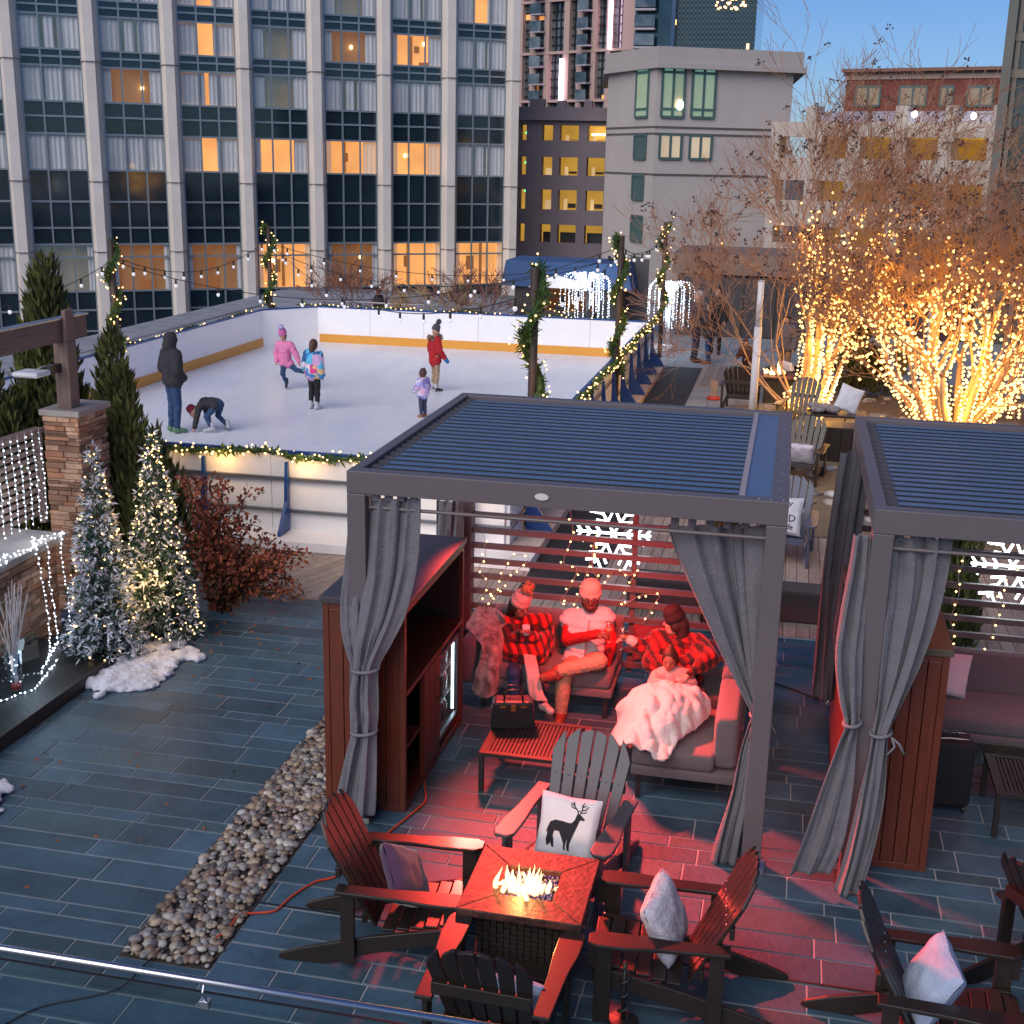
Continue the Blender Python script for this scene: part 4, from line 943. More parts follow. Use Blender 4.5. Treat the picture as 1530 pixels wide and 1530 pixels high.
# cushions on the chairs
m_pill=mat('white_canvas',(.62,.62,.68),.9,var=.07,vs=8,bump=.2,bs=120); m_purp=mat('plum_velvet',(.06,.022,.075),.9,var=.2,vs=8,sheen=.4)
m_spk=mat('speckled_fleece',(.66,.62,.68),.95,var=.5,vs=30,col2=(.46,.42,.50),bump=.4,bs=60); m_pblue=mat('pale_blue_fleece',(.40,.48,.66),.95,var=.2,vs=8,bump=.4,bs=60)
deer=pillow('square white pillow printed with a dark standing stag, on the grey chair','(0)' and (-1.235,7.90,.535),(R(-22),0,R(-9)),.44,.44,.15,m_pill)
# stag silhouette (front of pillow = -y side)
S=[(-.62,-.08),(-.55,.12),(-.38,.22),(-.1,.22),(.12,.20),(.22,.22),(.30,.34),(.36,.46),(.40,.50),(.36,.55),(.42,.54),(.48,.52),(.62,.40),(.60,.34),(.52,.36),(.46,.33),(.42,.18),(.34,.0),(.22,-.12),(.20,-.3),(.19,-.62),(.23,-.72),(.16,-.72),(.13,-.6),(.12,-.3),(.07,-.62),(.10,-.72),(.03,-.72),(.01,-.6),(.02,-.18),(-.2,-.14),(-.36,-.14),(-.40,-.3),(-.36,-.42),(-.36,-.62),(-.33,-.7),(-.40,-.7),(-.43,-.5),(-.46,-.36),(-.50,-.2),(-.52,-.36),(-.56,-.5),(-.53,-.66),(-.60,-.66),(-.63,-.48),(-.60,-.3),(-.62,-.18),(-.66,-.26)]
AN=[[(.40,.52),(.34,.66),(.22,.76),(.16,.90)],[(.30,.70),(.14,.72),(.08,.80)],[(.20,.79),(.08,.86)],[(.44,.54),(.50,.68),(.48,.82),(.52,.92)],[(.50,.68),(.62,.72),(.68,.82)],[(.49,.78),(.60,.84)],[(.48,.60),(.58,.60),(.64,.66)],[(.36,.62),(.44,.66)]]
def decal(name,parent,polys,lines,w_,h_,t_,mt,sc_=.5,ox=0,oz=0,lw_=.02):
    bm=bmesh.new()
    for P in polys:
        vs=[bm.verts.new((ox+x*w_*sc_*.93,0,oz+y*h_*sc_*.93)) for x,y in P]; bm.faces.new(vs)
    bmesh.ops.triangulate(bm,faces=bm.faces[:])
    bmesh.ops.subdivide_edges(bm,edges=bm.edges[:],cuts=2,use_grid_fill=True)
    for Ln in lines:
        pv=None
        for i in range(len(Ln)-1):
            a=Vector((Ln[i][0],Ln[i][1]));c=Vector((Ln[i+1][0],Ln[i+1][1])); d=(c-a).normalized(); n_=Vector((-d.y,d.x))*lw_
            q4=[a-n_-d*lw_*.5,c-n_*.7+d*lw_*.5,c+n_*.7+d*lw_*.5,a+n_-d*lw_*.5]
            bm.faces.new([bm.verts.new((ox+p.x*w_*sc_*.93,0,oz+p.y*h_*sc_*.93)) for p in q4])
    return finish_decal(name,parent,bm,w_,h_,t_,mt)
def finish_decal(name,parent,bm,w_,h_,t_,mt):
    f=pillow_fn(w_,h_,t_)
    for v in bm.verts:
        u=min(.98,max(.02,v.co.x/w_+.5)); vv=min(.98,max(.02,v.co.z/h_+.5)); v.co.y=f(u,vv,-1).y-.004
    bmesh.ops.recalc_face_normals(bm,faces=bm.faces[:])
    me=bpy.data.meshes.new(name); bm.to_mesh(me); bm.free(); me.materials.append(mt); o=bpy.data.objects.new(name,me); COL.objects.link(o); o.parent=parent; return o
m_ink=mat('print_ink',(.012,.014,.022),.9)
decal('stag_print',deer,[S],AN,.44,.44,.15,m_ink)
pillow('plum cushion lying on the left brown chair beside the fire',(-2.17,7.12,.47),(R(-40),R(35),R(70)),.42,.42,.17,m_purp)
pillow('white speckled fleece pillow standing on the chair right of the fire',(-.47,6.98,.52),(R(-20),R(-12),R(80)),.40,.44,.17,m_spk)
pillow('pale blue fleece pillow on the chair facing away from the fire',(1.08,6.72,.52),(R(-24),R(10),R(-78)),.40,.44,.17,m_pblue)
pillow('small pale blue pillow glimpsed on the near chair seen from behind',(-1.2,6.12,.46),(R(-30),0,R(175)),.34,.3,.13,m_pblue)
pillow('white fluffy cushion leaning on the empty dark sofa',(1.62,11.2,.66),(R(-14),R(8),R(8)),.36,.4,.16,mat('pink_white_fluff',(.62,.55,.58),.95,bump=.5,bs=40))
tp=pillow('white pillow with dark handwritten words on the grey blue chair','(0)' and (.10,16.42,.60),(R(-20),0,R(-6)),.5,.5,.17,m_pill)
def text_decal(parent,lines,w_,h_,t_):
    for (s,size,z) in lines:
        cu_=bpy.data.curves.new('words','FONT'); cu_.body=s; cu_.size=size; cu_.align_x='CENTER'; cu_.resolution_u=2; cu_.shear=.25 if s!='COLD' else 0; cu_.offset=.0012
        o=bpy.data.objects.new('tmp',cu_); COL.objects.link(o); dg=bpy.context.evaluated_depsgraph_get(); me=bpy.data.meshes.new_from_object(o.evaluated_get(dg)); bpy.data.objects.remove(o)
        bm=bmesh.new(); bm.from_mesh(me); bpy.data.meshes.remove(me)
        for v in bm.verts: x,y,_=v.co; v.co=(x,0,y+z)
        finish_decal('lettering',parent,bm,w_,h_,t_,m_ink2)
m_ink2=mat('purple_ink',(.05,.025,.07),.9)
text_decal(tp,[('Baby',.12,.12),("it's",.075,.045),('COLD',.13,-.075),('outside',.10,-.175)],.5,.5,.17)
# extension cords
def gpath(pts): return [at(x,y,.012) for x,y in pts]
def smooth(pts,n=6):
    out=[]; P=[Vector(p) for p in pts]
    for i in range(len(P)-1):
        p0=P[max(i-1,0)];p1=P[i];p2=P[i+1];p3=P[min(i+2,len(P)-1)]
        for k in range(n):
            u=k/n; out.append(.5*((2*p1)+(p2-p0)*u+(2*p0-5*p1+4*p2-p3)*u*u+(3*p1-p0-3*p2+p3)*u**3))
    out.append(P[-1]); return out
m=MB(); m.tube(smooth([(p.x,p.y,.024 if i<3 else .012) for i,p in enumerate(gpath([(318,1405),(340,1393),(357,1370),(385,1364),(412,1360),(435,1340),(470,1318),(505,1308),(535,1280),(585,1240),(622,1210),(636,1195),(633,1165)]))]),.0085,7)
tag(m.build('extension_cord',mat('orange_cord',(.55,.06,.02),.5),smooth=True),'orange extension cord running from the pebbles to the wooden cabinet','cord')
m=MB(); m.tube(smooth([(p.x,p.y,.024 if 2<i<5 else .012) for i,p in enumerate(gpath([(0,1535),(60,1505),(140,1488),(185,1475),(220,1440),(250,1418),(316,1407)]))]),.006,6)
tag(m.build('power_cable',m_black,smooth=True),'black cable crossing the slate below the steel handrail into the pebbles','cable')
m=MB(); m.tube(smooth([tuple(at(x,y,.012)) for x,y in ((1155,1020),(1185,1030),(1210,1040),(1225,1045))]),.009,6); tag(m.build('power_cable',m_black,smooth=True),'short black cable on the floor between the two cabanas','cable')
# near guard rail
gr_=thing('guard_rail','brushed steel handrail over a clear glass panel nearest the camera','railing',(-3.0,5.05,0))
m=MB(); a=at(-260,1384,1.05); c_=at(640,1556,1.05); m.tube([(-4,0,1.05),(2.6,0,1.05)],.019,16); m.build('handrail',m_steel,gr_,smooth=True)
m=MB(); m.quad((-4,0,.06),(2.6,0,.06),(2.6,0,.985),(-4,0,.985)); m.build('glass_panel',glassmat('rail_glass',(.72,.86,.86),.02),gr_)
m=MB(); m.box(-4,2.6,-.008,.008,.985,.99); m.build('glass_edge',m_black,gr_)
for x in (-2.1,.42,2.0):
    m=MB(); m.tube([(x,0,.93),(x,-.02,1.0),(x,0,1.035)],.009,8); m.box(x-.025,x+.025,-.02,.02,.9,.945); m.build('bracket',m_steel,gr_,bevel=.004)
# dark planter bench between the cabanas
pb=thing('planter_box','long low dark brown planter trough lying across the deck behind the cabanas','planter',(-1.6,14.0,0))
m=MB(); m.box(0,3.9,0,.42,.01,.36); m.build('body',mat('dark_planter',(.045,.035,.04),.6,var=.1,vs=3),pb,bevel=.008)
m=MB(); m.box(.03,3.87,.03,.39,.361,.365); m.build('soil',m_soil,pb)
# ================================================================== greenery, garlands, lights
def leafquad(m,c,d,w_,l_,col=None,mi=0,roll=None):
    c=Vector(c); d=Vector(d); 
    if d.length<1e-6: d=Vector((0,0,1))
    d.normalize(); x=d.orthogonal().normalized(); x=Matrix.Rotation(rnd.uniform(0,2*PI) if roll is None else roll,3,d)@x
    m.add((c,c+d*l_*.45+x*w_*.5,c+d*l_,c+d*l_*.45-x*w_*.5),((0,1,2,3),),mi,col)
def rdir(zb=0):
    v=Vector((rnd.gauss(0,1),rnd.gauss(0,1),rnd.gauss(0,1)+zb)); return v.normalized()
def along(pts,step):
    out=[];acc=0
    for i in range(len(pts)-1):
        a=pts[i];b_=pts[i+1];L_=(b_-a).length; t=-acc
        while t+step<=L_: t+=step; out.append((a.lerp(b_,t/L_),(b_-a).normalized()))
        acc=L_-t if L_-t>0 else 0
    return out
m_bulbg=emis('garland_bulb',(1.,.55,.15),3)
def garland(t,pts,rad,leaf=.012,bulb=.10,ll=.10,br=.017,dens=1.):
    pts=[Vector(p) for p in pts]; m=MB()
    for p,d in along(pts,leaf/dens):
        k=.75+.5*noise.noise(p*3.1)
        c=rnd.choice(((.7,1,.6),(1,1.15,.8),(.5,.75,.55),(1.3,1.25,.7)))
        dr=(rdir()+d*.5).normalized(); leafquad(m,p+rdir()*rad*.25*k,dr,ll*.42,ll*rnd.uniform(.8,1.5)*(rad/.1)*k,c)
    m.tube(pts,rad*.25,5,0,True,(.4,.6,.4)); m.build('greenery',m_green,t)
    m=MB(); out=[]
    for p,d in along(pts,bulb):
        q=p+rdir()*rad*rnd.uniform(.5,1.0); m.octa(q,br*rnd.uniform(.8,1.25)); out.append(q)
    m.build('light_string',m_bulbg,t); return out
m_pole=mat('brown_pole',(.045,.03,.025),.6)
POSTS=[('left',-13.12,23.34,3.28),('left',-13.12,31.2,3.22),('right',-3.3,16.65,3.62),('right',-3.3,25.2,3.6),('right',-3.3,33.85,3.5)]
LB=['garland wrapped pole with warm lights at the rink boards near the tall evergreens','garland wrapped pole with warm lights at the chamfered far rink corner','thick garland wrapped pole rising behind the red lit cabana roof','garland wrapped pole with warm lights midway along the mat side rink boards','garland wrapped pole at the far rink corner by the pale trunk light tree']
for (sd_,x,y,zt),lb in zip(POSTS,LB):
    t=thing('garland_post',lb,'post',(x,y,0),group='garland posts round the rink')
    m=MB(); m.tube([(0,0,.145 if sd_=='right' and y<32.4 else .0),(0,0,zt)],.06,8); m.build('pole',m_pole,t,smooth=True)
    fat=.25 if y<20 else .21
    pts=[]
    for i in range(60):
        s=i/59; a=s*PI*5.2+y; z=(.2 if y<20 else .9)+(zt-(.2 if y<20 else .9))*s; pts.append(Vector((.11*math.cos(a),.11*math.sin(a),z)))
    garland(t,pts,fat,.0022,.05,.062,.014 if y<20 else .018); lamp('garland_lamp',(x+.1,y-.35,2.2),(1.,.5,.12),2.5,.3)
def rail_garland(label,pts,rad=.085,bulb=.07,br=.017):
    pts=smooth(pts,4); t=thing('garland',label,'garland',pts[0]); O=Vector(pts[0]); return garland(t,[p-O for p in pts],rad,.0075,bulb,.09,br)
zz=lambda i,z0,am=.05: z0+am*math.sin(i*2.1)
g1=[(IX0+2+i*.62,15.50+.02*math.sin(i*3),zz(i,1.17,.035)) for i in range(13)]
rail_garland('thick lit garland along the near rink board above the blue braces',g1,.11,.040,.015)
for i in range(7): lamp('garland_lamp',(IX0+2.3+i*1.15,15.33,1.08),(1.,.55,.17),2.2,.05)
g2=[(-3.27+.02*math.sin(i*2),16.9+i*.95,zz(i,1.19,.05)) for i in range(17)]
rail_garland('lit garland along the mat side rink boards',g2,.11,.085,.017)
g3=[(-12.6+i*.7,IY1+.07,zz(i,1.21,.025)) for i in range(13)]
rail_garland('thin lit garland along the far rink board below the bare shrubs',g3,.045,.13,.02)
g4=[(-13.09,17.5+i*.9,zz(i,1.19,.03)) for i in range(15)]
rail_garland('sparse lit garland along the hotel side rink boards',g4,.06,.17,.02)
# ---- festoon bulbs over the rink
m_fb=mat('white_bulb_glass',(.65,.65,.70),.25,emit=(.9,.92,1.),es=.22); m_fb.cycles.emission_sampling='NONE'
def festoon(label,a,c,sag,n):
    a=Vector(a);c=Vector(c); t=thing('festoon_string',label,'string lights',a,group='festoon strings over the rink')
    f=lambda s:(c-a)*s-Vector((0,0,4*sag*s*(1-s)))
    m=MB(); m.tube([f(i/24) for i in range(25)],.008,4); m.build('cable',m_wire,t)
    for i in range(n):
        p=f((i+.5)/n); m=MB(); m.tube([p,p-Vector((0,0,.10))],.021,6,0); m.ball(p-Vector((0,0,.13)),.036,(1,1,1.15),8,1); m.build('bulb',[m_wire,m_fb],t,smooth=True)
P1=Vector((-13.12,23.34,3.0));P2=Vector((-13.12,31.2,2.9));P3=Vector((-3.3,16.65,3.3));P4=Vector((-3.3,25.2,3.4));P5=Vector((-3.3,33.85,3.3));P0=Vector((-13.12,15.5,2.9))
festoon('string of white globe bulbs between both hotel side poles',P1,P2,.55,9)
festoon('string of white globe bulbs from chamfered corner pole to thick garland pole',P2,P3,.9,13)
festoon('string of white globe bulbs from evergreen side pole to middle mat side pole',P1+Vector((0,0,-.1)),P4,.9,12)
festoon('string of white globe bulbs from chamfered corner pole to middle mat side pole',P2+Vector((0,0,-.25)),P4+Vector((0,0,-.2)),.75,10)
festoon('string of white globe bulbs between thick garland pole and middle mat side pole',P3,P4,.35,6)
festoon('string of white globe bulbs between the middle and far mat side poles',P4,P5,.35,6)
festoon('string of white globe bulbs along the far rink end from corner to corner',P2+Vector((0,0,-.1)),P5+Vector((0,0,-.4)),.8,11)
festoon('string of white globe bulbs running toward the tall evergreens',P0,P1+Vector((0,0,-.1)),.5,10)
# ---- flocked christmas trees
m_flock=mat('flocked_needles',(.5,.5,.5),.9,tint=True); m_bark=mat('dark_bark',(.05,.035,.025),.9)
def xmas(label,loc,h_,r_,warm,bulbs,frost,seed):
    rr=random.Random(seed); t=thing('flocked_tree',label,'christmas tree',loc); m=MB()
    nl=30
    for i in range(nl):
        s=i/(nl-1); z=.12+(h_-.2)*s; R_=r_*(1-s)**.85+.03; n=int(8+26*(1-s))
        for k in range(n):
            a=rr.uniform(0,2*PI); e=Vector((math.cos(a),math.sin(a),rr.uniform(-.25,.25))); ln=R_*rr.uniform(.7,1.12)
            for j in range(max(2,int(ln/.035))):
                f=(j+1)/max(2,int(ln/.035)); p=Vector((0,0,z+.05*rr.uniform(-1,1)))+e*ln*f+Vector((0,0,-.05*f*f))
                fr_=frost*f*1.15 > rr.random()
                c=(1.15,1.2,1.35) if fr_ else rr.choice(((.07,.16,.12),(.10,.20,.13),(.05,.13,.11)))
                for q in range(3): leafquad(m,p,e+rdir()*.9,.020,rr.uniform(.04,.085),c)
    m.build('needles',m_flock,t)
    q=MB(); q.tube([(0,0,0.004),(0,0,h_*.9)],[.03,.008],6); q.build('trunk',m_bark,t)
    q=MB()
    for i in range(bulbs):
        s=rr.random()**1.25; a=rr.uniform(0,2*PI); R_=r_*(1-s)**.85*rr.uniform(.85,1.05)+.03; q.octa((R_*math.cos(a),R_*math.sin(a),.12+(h_-.2)*s),rr.uniform(.008,.013))
    q.build('light_string',m_bulb,t)
    return t
xmas('frosted christmas tree with few warm lights, nearer the glass vase',(-6.52,11.0,0),2.28,.37,0,110,.62,1)
xmas('frosted christmas tree with many warm lights, behind the bluer one',(-6.26,11.7,0),2.32,.40,1,260,.42,2)
lamp('tree_lamp',(-6.15,11.25,.8),(1.,.6,.22),5,.15); lamp('tree_lamp',(-6.2,11.2,1.6),(1.,.6,.22),3,.15)
# ---- evergreen shrubs, rust shrub
m_ever=mat('evergreen_foliage',(.060,.070,.018),.85,tint=True); m_rust=mat('rust_foliage',(.23,.065,.032),.85,tint=True)
def evergreen(label,loc,h_,r_,seed,n=5200):
    rr=random.Random(seed); t=thing('evergreen_shrub',label,'shrub',loc); m=MB()
    sp=[(rr.uniform(-.75,.75)*r_,rr.uniform(-.75,.75)*r_,rr.uniform(.55,1.)) for _ in range(11)]+[(0,0,1.05)]
    for i in range(n):
        sx,sy,sh=rr.choice(sp); s=rr.random()**.8; hh=h_*sh; w_=r_*.42*(1-s)**.6*(.35+.9*min(1,s*4))+.02
        a=rr.uniform(0,2*PI); q=rr.random()**.4; p=Vector((sx*(1-.45*s)+w_*q*math.cos(a),sy*(1-.45*s)+w_*q*math.sin(a),.05+hh*s))
        k=rr.uniform(.5,1.5)*(1+.5*noise.noise(p*2.4)); leafquad(m,p,Vector((.35*math.cos(a),.35*math.sin(a),1))+rdir()*.25,.045,rr.uniform(.10,.22),(k*1.05,k,k*.8))
    m.build('crown',m_ever,t); q=MB()
    for (sx,sy,sh) in sp[:4]: q.tube([(sx*.3,sy*.3,0.004),(sx*.6,sy*.6,h_*sh*.7)],[.04,.01],5)
    q.build('trunk',m_bark,t)
evergreen('tall olive evergreen shrub behind the timber beam and stone pillar',(-8.85,14.2,0),3.5,1.0,11,9500)
evergreen('olive evergreen shrub right of the stone pillar against the rink boards',(-7.7,13.6,0),2.75,.72,12,7500)
evergreen('low spreading evergreen shrub left of the stone pillar near the lattice',(-8.9,13.0,0),2.4,.6,13,5200)
evergreen('small dark evergreen beside the frosted trees and the garland',(-7.0,13.2,0),1.75,.5,14,3400)
t=thing('rust_shrub','rust red leafed shrub between the frosted trees and the timber deck','shrub',(-6.1,12.7,0)); m=MB(); q=MB(); rr=random.Random(5)
for i in range(64):
    a=rr.uniform(0,2*PI); ln=rr.uniform(.35,1.6)*(1 if i%3 else .6); sp_=rr.uniform(.08,.42)*(1.25-.45*ln/1.6)
    e=Vector((sp_*math.cos(a)*1.15+(.35 if ln<.8 else .0),sp_*math.sin(a)*.8,ln)); P=[Vector((e.x*.1,e.y*.1,.005)),Vector((e.x*.45,e.y*.45,e.z*.6)),e,e+Vector((e.x*.35,e.y*.3,-.04))]; q.tube(P,[.016,.010,.005,.003],4)
    for p,d in along(smooth(P,5),.009):
        if p.z<.15 and rr.random()<.6: continue
        k=rr.uniform(.45,1.3)*(1+.4*noise.noise(p*4)); c=(k*1.1,k,k) if p.z>.5 or rr.random()<.5 else rr.choice(((k*.5,k*1.1,k*.7),(k,k,k),(k*.7,k*1.3,k)))
        leafquad(m,p+rdir()*.07,rdir(.2)+d*.4,.04,rr.uniform(.045,.08),c)
m.build('crown',m_rust,t); q.build('trunk',m_bark,t)
# ---- bare crepe myrtles wrapped in lights
m_branch=mat('branch_bark',(.34,.215,.14),.85,var=.2,vs=6); m_twig=mat('twig_bark',(.30,.165,.105),.9); m_seed=mat('seed_heads',(.085,.045,.045),.9)
def grow(rr,p,d,L_,r_,lvl,segs,maxl,spread,up,tips):
    n=3; pts=[p]; rad=[r_]
    for i in range(n):
        d=(d+Vector((rr.gauss(0,.13),rr.gauss(0,.13),rr.gauss(0,.08)+up*.10))).normalized(); p=p+d*L_/n; pts.append(p); rad.append(r_*(1-.42*(i+1)/n))
    segs.append((lvl,pts,rad))
    if lvl>=maxl: tips.append(p); return
    k=rr.choice((2,3,3)) if lvl<maxl-1 else rr.choice((3,3,4))
    for i in range(k):
        a=rr.uniform(0,2*PI); o=d.orthogonal().normalized(); o=Matrix.Rotation(a,3,d)@o; s=rr.uniform(.5,1.)*spread
        grow(rr,pts[-1] if i<2 else pts[-2],(d+o*s).normalized(),L_*rr.uniform(.58,.88),rad[-1]*rr.uniform(.6,.8),lvl+1,segs,maxl,spread,up,tips)
def myrtle(label,loc,stems,seed,maxl,L0,nb,zlit,br,xmin=-99):
    rr=random.Random(seed); t=thing('bare_tree',label,'tree',loc); segs=[];tips=[]
    for (ox,oy,dx,dy,r_,ln) in stems: grow(rr,Vector((ox,oy,.0)),Vector((dx,dy,1)).normalized(),ln*L0,r_,0,segs,maxl,.70,.42,tips)
    a=MB();c=MB()
    for lvl,p,r_ in segs:
        (a if lvl<2 else c).tube(p,[max(.0046,x) for x in r_],6 if lvl<2 else 3,0,lvl<2)
    a.build('trunk',m_branch,t,smooth=True); c.build('crown',m_twig,t)
    s=MB()
    for p in tips:
        if p.z>2.6 and rr.random()<.10:
            for _ in range(6): leafquad(s,p+rdir()*.05,rdir(.5),.045,.07,None)
    s.build('seed_heads',m_seed,t)
    # bulbs spiral round lower limbs
    b_=MB(); pool=[x for x in segs if x[0]<=3]; cnt=0; i=0
    lit=[]
    for lvl,p,r_ in pool:
        P=smooth(p,5); 
        for k,(q,d) in enumerate(along(P,(.028,.048,.095,.26)[min(lvl,3)])):
            if q.z>zlit*rr.uniform(.2,1.1) or (q.x<xmin and q.z<3.4): continue
            o=d.orthogonal().normalized(); o=Matrix.Rotation(k*2.1,3,d)@o; w_=q+o*(r_[0]*1.05+.03+rr.uniform(0,.05)); b_.octa(w_,br*rr.uniform(.65,1.2)); lit.append(w_)
    b_.build('light_string',m_tbulb,t)
    return t,lit
m_tbulb=emis('tree_bulb',(1.,.46,.10),2.3)
rr=random.Random(3)
st=[(.17*math.cos(a),.17*math.sin(a),.05*math.cos(a),.05*math.sin(a),.07,1.45) for a in (0.3,1.4,2.5,3.6,4.6,5.6)]+[(0,0,.0,.0,.06,1.3),(-.2,0,-.95,.1,.035,1.05),(-.15,.1,-.8,.4,.035,1.1),(-.1,.0,-.6,.2,.035,1.1),(-.2,-.1,-1.3,.3,.03,.9),(.15,-.1,.5,-.3,.035,.8)]
tA,litA=myrtle('slim bare tree with trunks densely wrapped in golden lights beside the cabana roof',(.52,26.3,0),st,21,6,1.5,0,4.2,.029,-.45)
st=[(.35*math.cos(a),.3*math.sin(a),.42*math.cos(a),.4*math.sin(a),.085,rr.uniform(.9,1.25)) for a in [i*PI*2/11 for i in range(11)]]+[(.1,0,.1,0,.08,1.3),(-.1,.1,-.12,0,.08,1.3),(.3,-.1,1.15,-.1,.05,.95),(.3,.1,1.0,.3,.05,.95),(-.3,-.1,-1.1,-.1,.045,.95),(-.3,.15,-1.0,.2,.045,1.),(.2,-.2,.6,-.3,.05,1.)]
tB,litB=myrtle('broad bare tree with spreading limbs covered in golden lights behind the empty cabana',(3.15,25.2,0),st,33,6,1.38,0,3.7,.029)
for (x,y,z,p) in ((.5,25.9,.6,22),(.5,25.8,1.6,26),(.45,25.9,2.7,22),(.2,26,3.6,14),(3.1,24.6,.7,30),(3.1,24.4,1.7,34),(2.3,24.6,2.4,26),(3.9,24.6,2.4,26),(1.7,24.9,3.2,14),(4.8,25,3.0,18),(3.1,25.6,3.4,22)):
    lamp('tree_lamp',(x,y,z),(1.,.50,.06),p*1.35,.25)
def shrub(label,loc,h_,seed,col,lit):
    rr=random.Random(seed); t=thing('bare_shrub',label,'shrub',loc); segs=[];tips=[]
    for i in range(9): a=i*.7; grow(rr,Vector((.1*math.cos(a),.1*math.sin(a),0.003)),Vector((.55*math.cos(a),.55*math.sin(a),1)).normalized(),h_*.36,.02,0,segs,4,.7,.4,tips)
    c=MB(); q=MB()
    for lvl,p,r_ in segs: (q if lvl==0 else c).tube(p,[max(.0075,x) for x in r_],3,0,False)
    q.build('trunk',col,t); c.build('crown',col,t)
    if lit:
        b_=MB()
        for lvl,p,r_ in segs:
            if lvl in(1,2) and p[0].z<h_*.5 and rr.random()<.25: b_.octa(p[1],.02)
        b_.build('light_string',m_bulb,t)
m_sh1=mat('red_twig',(.22,.10,.075),.85); m_sh2=mat('straw_twig',(.36,.25,.13),.85)
q=aty(525,430,34.9); shrub('reddish bare shrub behind the far rink boards, beside the walker',(q.x,34.9,0),2.15,1,m_sh1,False)
q=aty(650,440,34.9); shrub('straw coloured lit shrub behind the far rink boards',(q.x,34.9,0),1.75,2,m_sh2,True)
q=aty(700,440,35.3); shrub('thin dark bare shrub behind the far rink boards near the hut',(q.x,35.3,0),2.1,4,m_sh1,False)
q=aty(1000,470,31); 
lamp('shrub_lamp',(aty(600,440,34.4).x,34.3,.5),(1.,.6,.25),8,.1)
# ---- glowing white willow trees
def willow(label,px,Y,h_,w_,seed,trunk):
    rr=random.Random(seed); q0=aty(px,460,Y); t=thing('light_willow',label,'light tree',(q0.x,Y,0))
    m=MB(); m.tube([(0,0,.004),(0,0,h_*.8)],.05,8); m.build('trunk',trunk,t,smooth=True)
    br=MB(); b_=MB()
    for i in range(34):
        a=rr.uniform(0,2*PI); R_=w_*rr.uniform(.25,1.); pts=[Vector((0,0,h_*.7))]; 
        for k in range(1,6): f=k/5; pts.append(Vector((R_*math.cos(a)*f,R_*.7*math.sin(a)*f,h_*.7+h_*.3*math.sin(f*PI*.75))))
        zt=pts[-1].z; drop=rr.uniform(.35,.85)*h_*.8
        for k in range(1,5): pts.append(Vector((pts[5].x*1.03,pts[5].y*1.03,zt-drop*k/4)))
        br.tube(pts,.006,3,0,False)
        for p,d in along(smooth(pts,3),.075): b_.octa(p+rdir()*.012,.011)
    br.build('branches',m_white,t); b_.build('light_string',m_bulbw,t)
    lamp('willow_lamp',(q0.x,Y-.5,h_*.6),(.6,.8,1.),14,.3)
willow('white glowing weeping light tree in front of the market hut',877,35.9,1.95,.82,4,m_black)
willow('white glowing weeping light tree with pale trunk near the couple',1000,35.6,1.85,.72,6,mat('pale_pole',(.6,.62,.66),.5))
m=MB()
for i in range(9): m.ball((rnd.uniform(-.4,.4),rnd.uniform(-.15,.15),.04),.14,(1.2,1,.5),8)
q=at(1000,521); tag(m.build('snow_mound',mat('fake_snow',(.78,.79,.84),.95,bump=.4,bs=25),smooth=True,loc=(q.x,q.y,0)),'small white snow blanket round the pale light tree trunk','snow')
# white light pole
q=at(1122,642); t=thing('light_pole','plain white tapering pole beside the far fire pit','pole',(q.x,q.y,0))
m=MB(); m.tube([(0,0,.01),(0,0,2.0)],.075,14); m.tube([(0,0,1.98),(0,0,2.85)],.062,14); m.build('pole',mat('pole_white',(.62,.6,.62),.45),t,smooth=True)
m=MB(); m.lathe((0,0,2.85),[(.062,0),(.06,.02),(.03,.035),(0,.04)],14); m.build('cap',m_rl,t,smooth=True)
# ---- snowflakes + fairy lights on the cabanas
m_snow=emis('snowflake_light',(.85,.95,1.),3)
def snowflake(label,px,py,parentx):
    c=aty(px,py,12.16); t=thing('snowflake_light',label,'snowflake light',c)
    m=MB(); R_=.37
    for k in range(6):
        a=k*PI/3; d=Vector((math.cos(a),0,math.sin(a))); n_=Vector((-d.z,0,d.x))
        m.bar((0,0,0),d*R_*.62,.02,.02,0,(0,1,0))
        for s in (.35,.62,.86):
            e=d*R_*s
            for sg in (-1,1): m.bar(e,e+(d*.75+n_*sg).normalized()*R_*(.36-.2*abs(s-.6)),.02,.02,0,(0,1,0))
        m.bar(d*R_*.64,d*R_,.02,.02,0,(0,1,0))
    m.build('arms',m_snow,t)
    m=MB(); m.tube([(0,0,R_*.9),(0,-.2,2.58-c.z)],.004,4); m.build('hanger',m_wire,t)
    lamp('snowflake_lamp',(c.x,c.y+.25,c.z),(.8,.92,1.),5,.2)
snowflake('large white glowing snowflake behind the slats of the red lit cabana',917,797,0)
snowflake('large white glowing snowflake behind the slats of the empty cabana, cut by the photo edge',1513,846,0)
def fairy(label,segs_,seed):
    rr=random.Random(seed); P=[]
    base=aty(*segs_[0],11.78); t=thing('fairy_lights',label,'fairy lights',base); w_=MB(); b_=MB()
    for (x,y) in segs_: P.append(aty(x,y,11.76)-base)
    P=smooth(P,5); w_.tube(P,.0035,3,0,False)
    for p,d in along(P,.105): b_.octa(p+Vector((rr.uniform(-.03,.03),-.015,rr.uniform(-.02,.02))),.011)
    w_.build('wire',mat('clear_wire'+str(seed),(.35,.3,.28),.5),t); b_.build('light_string',m_bulb,t)
fairy('warm fairy lights zigzagging over the middle slats of the red lit cabana',[(852,762),(855,800),(842,840),(862,850),(850,880),(838,900),(860,905),(850,930),(880,845),(890,800),(885,850),(905,870),(920,850),(940,860),(955,850),(935,880),(930,905),(955,890),(985,890),(975,905),(965,925),(950,945)],1)
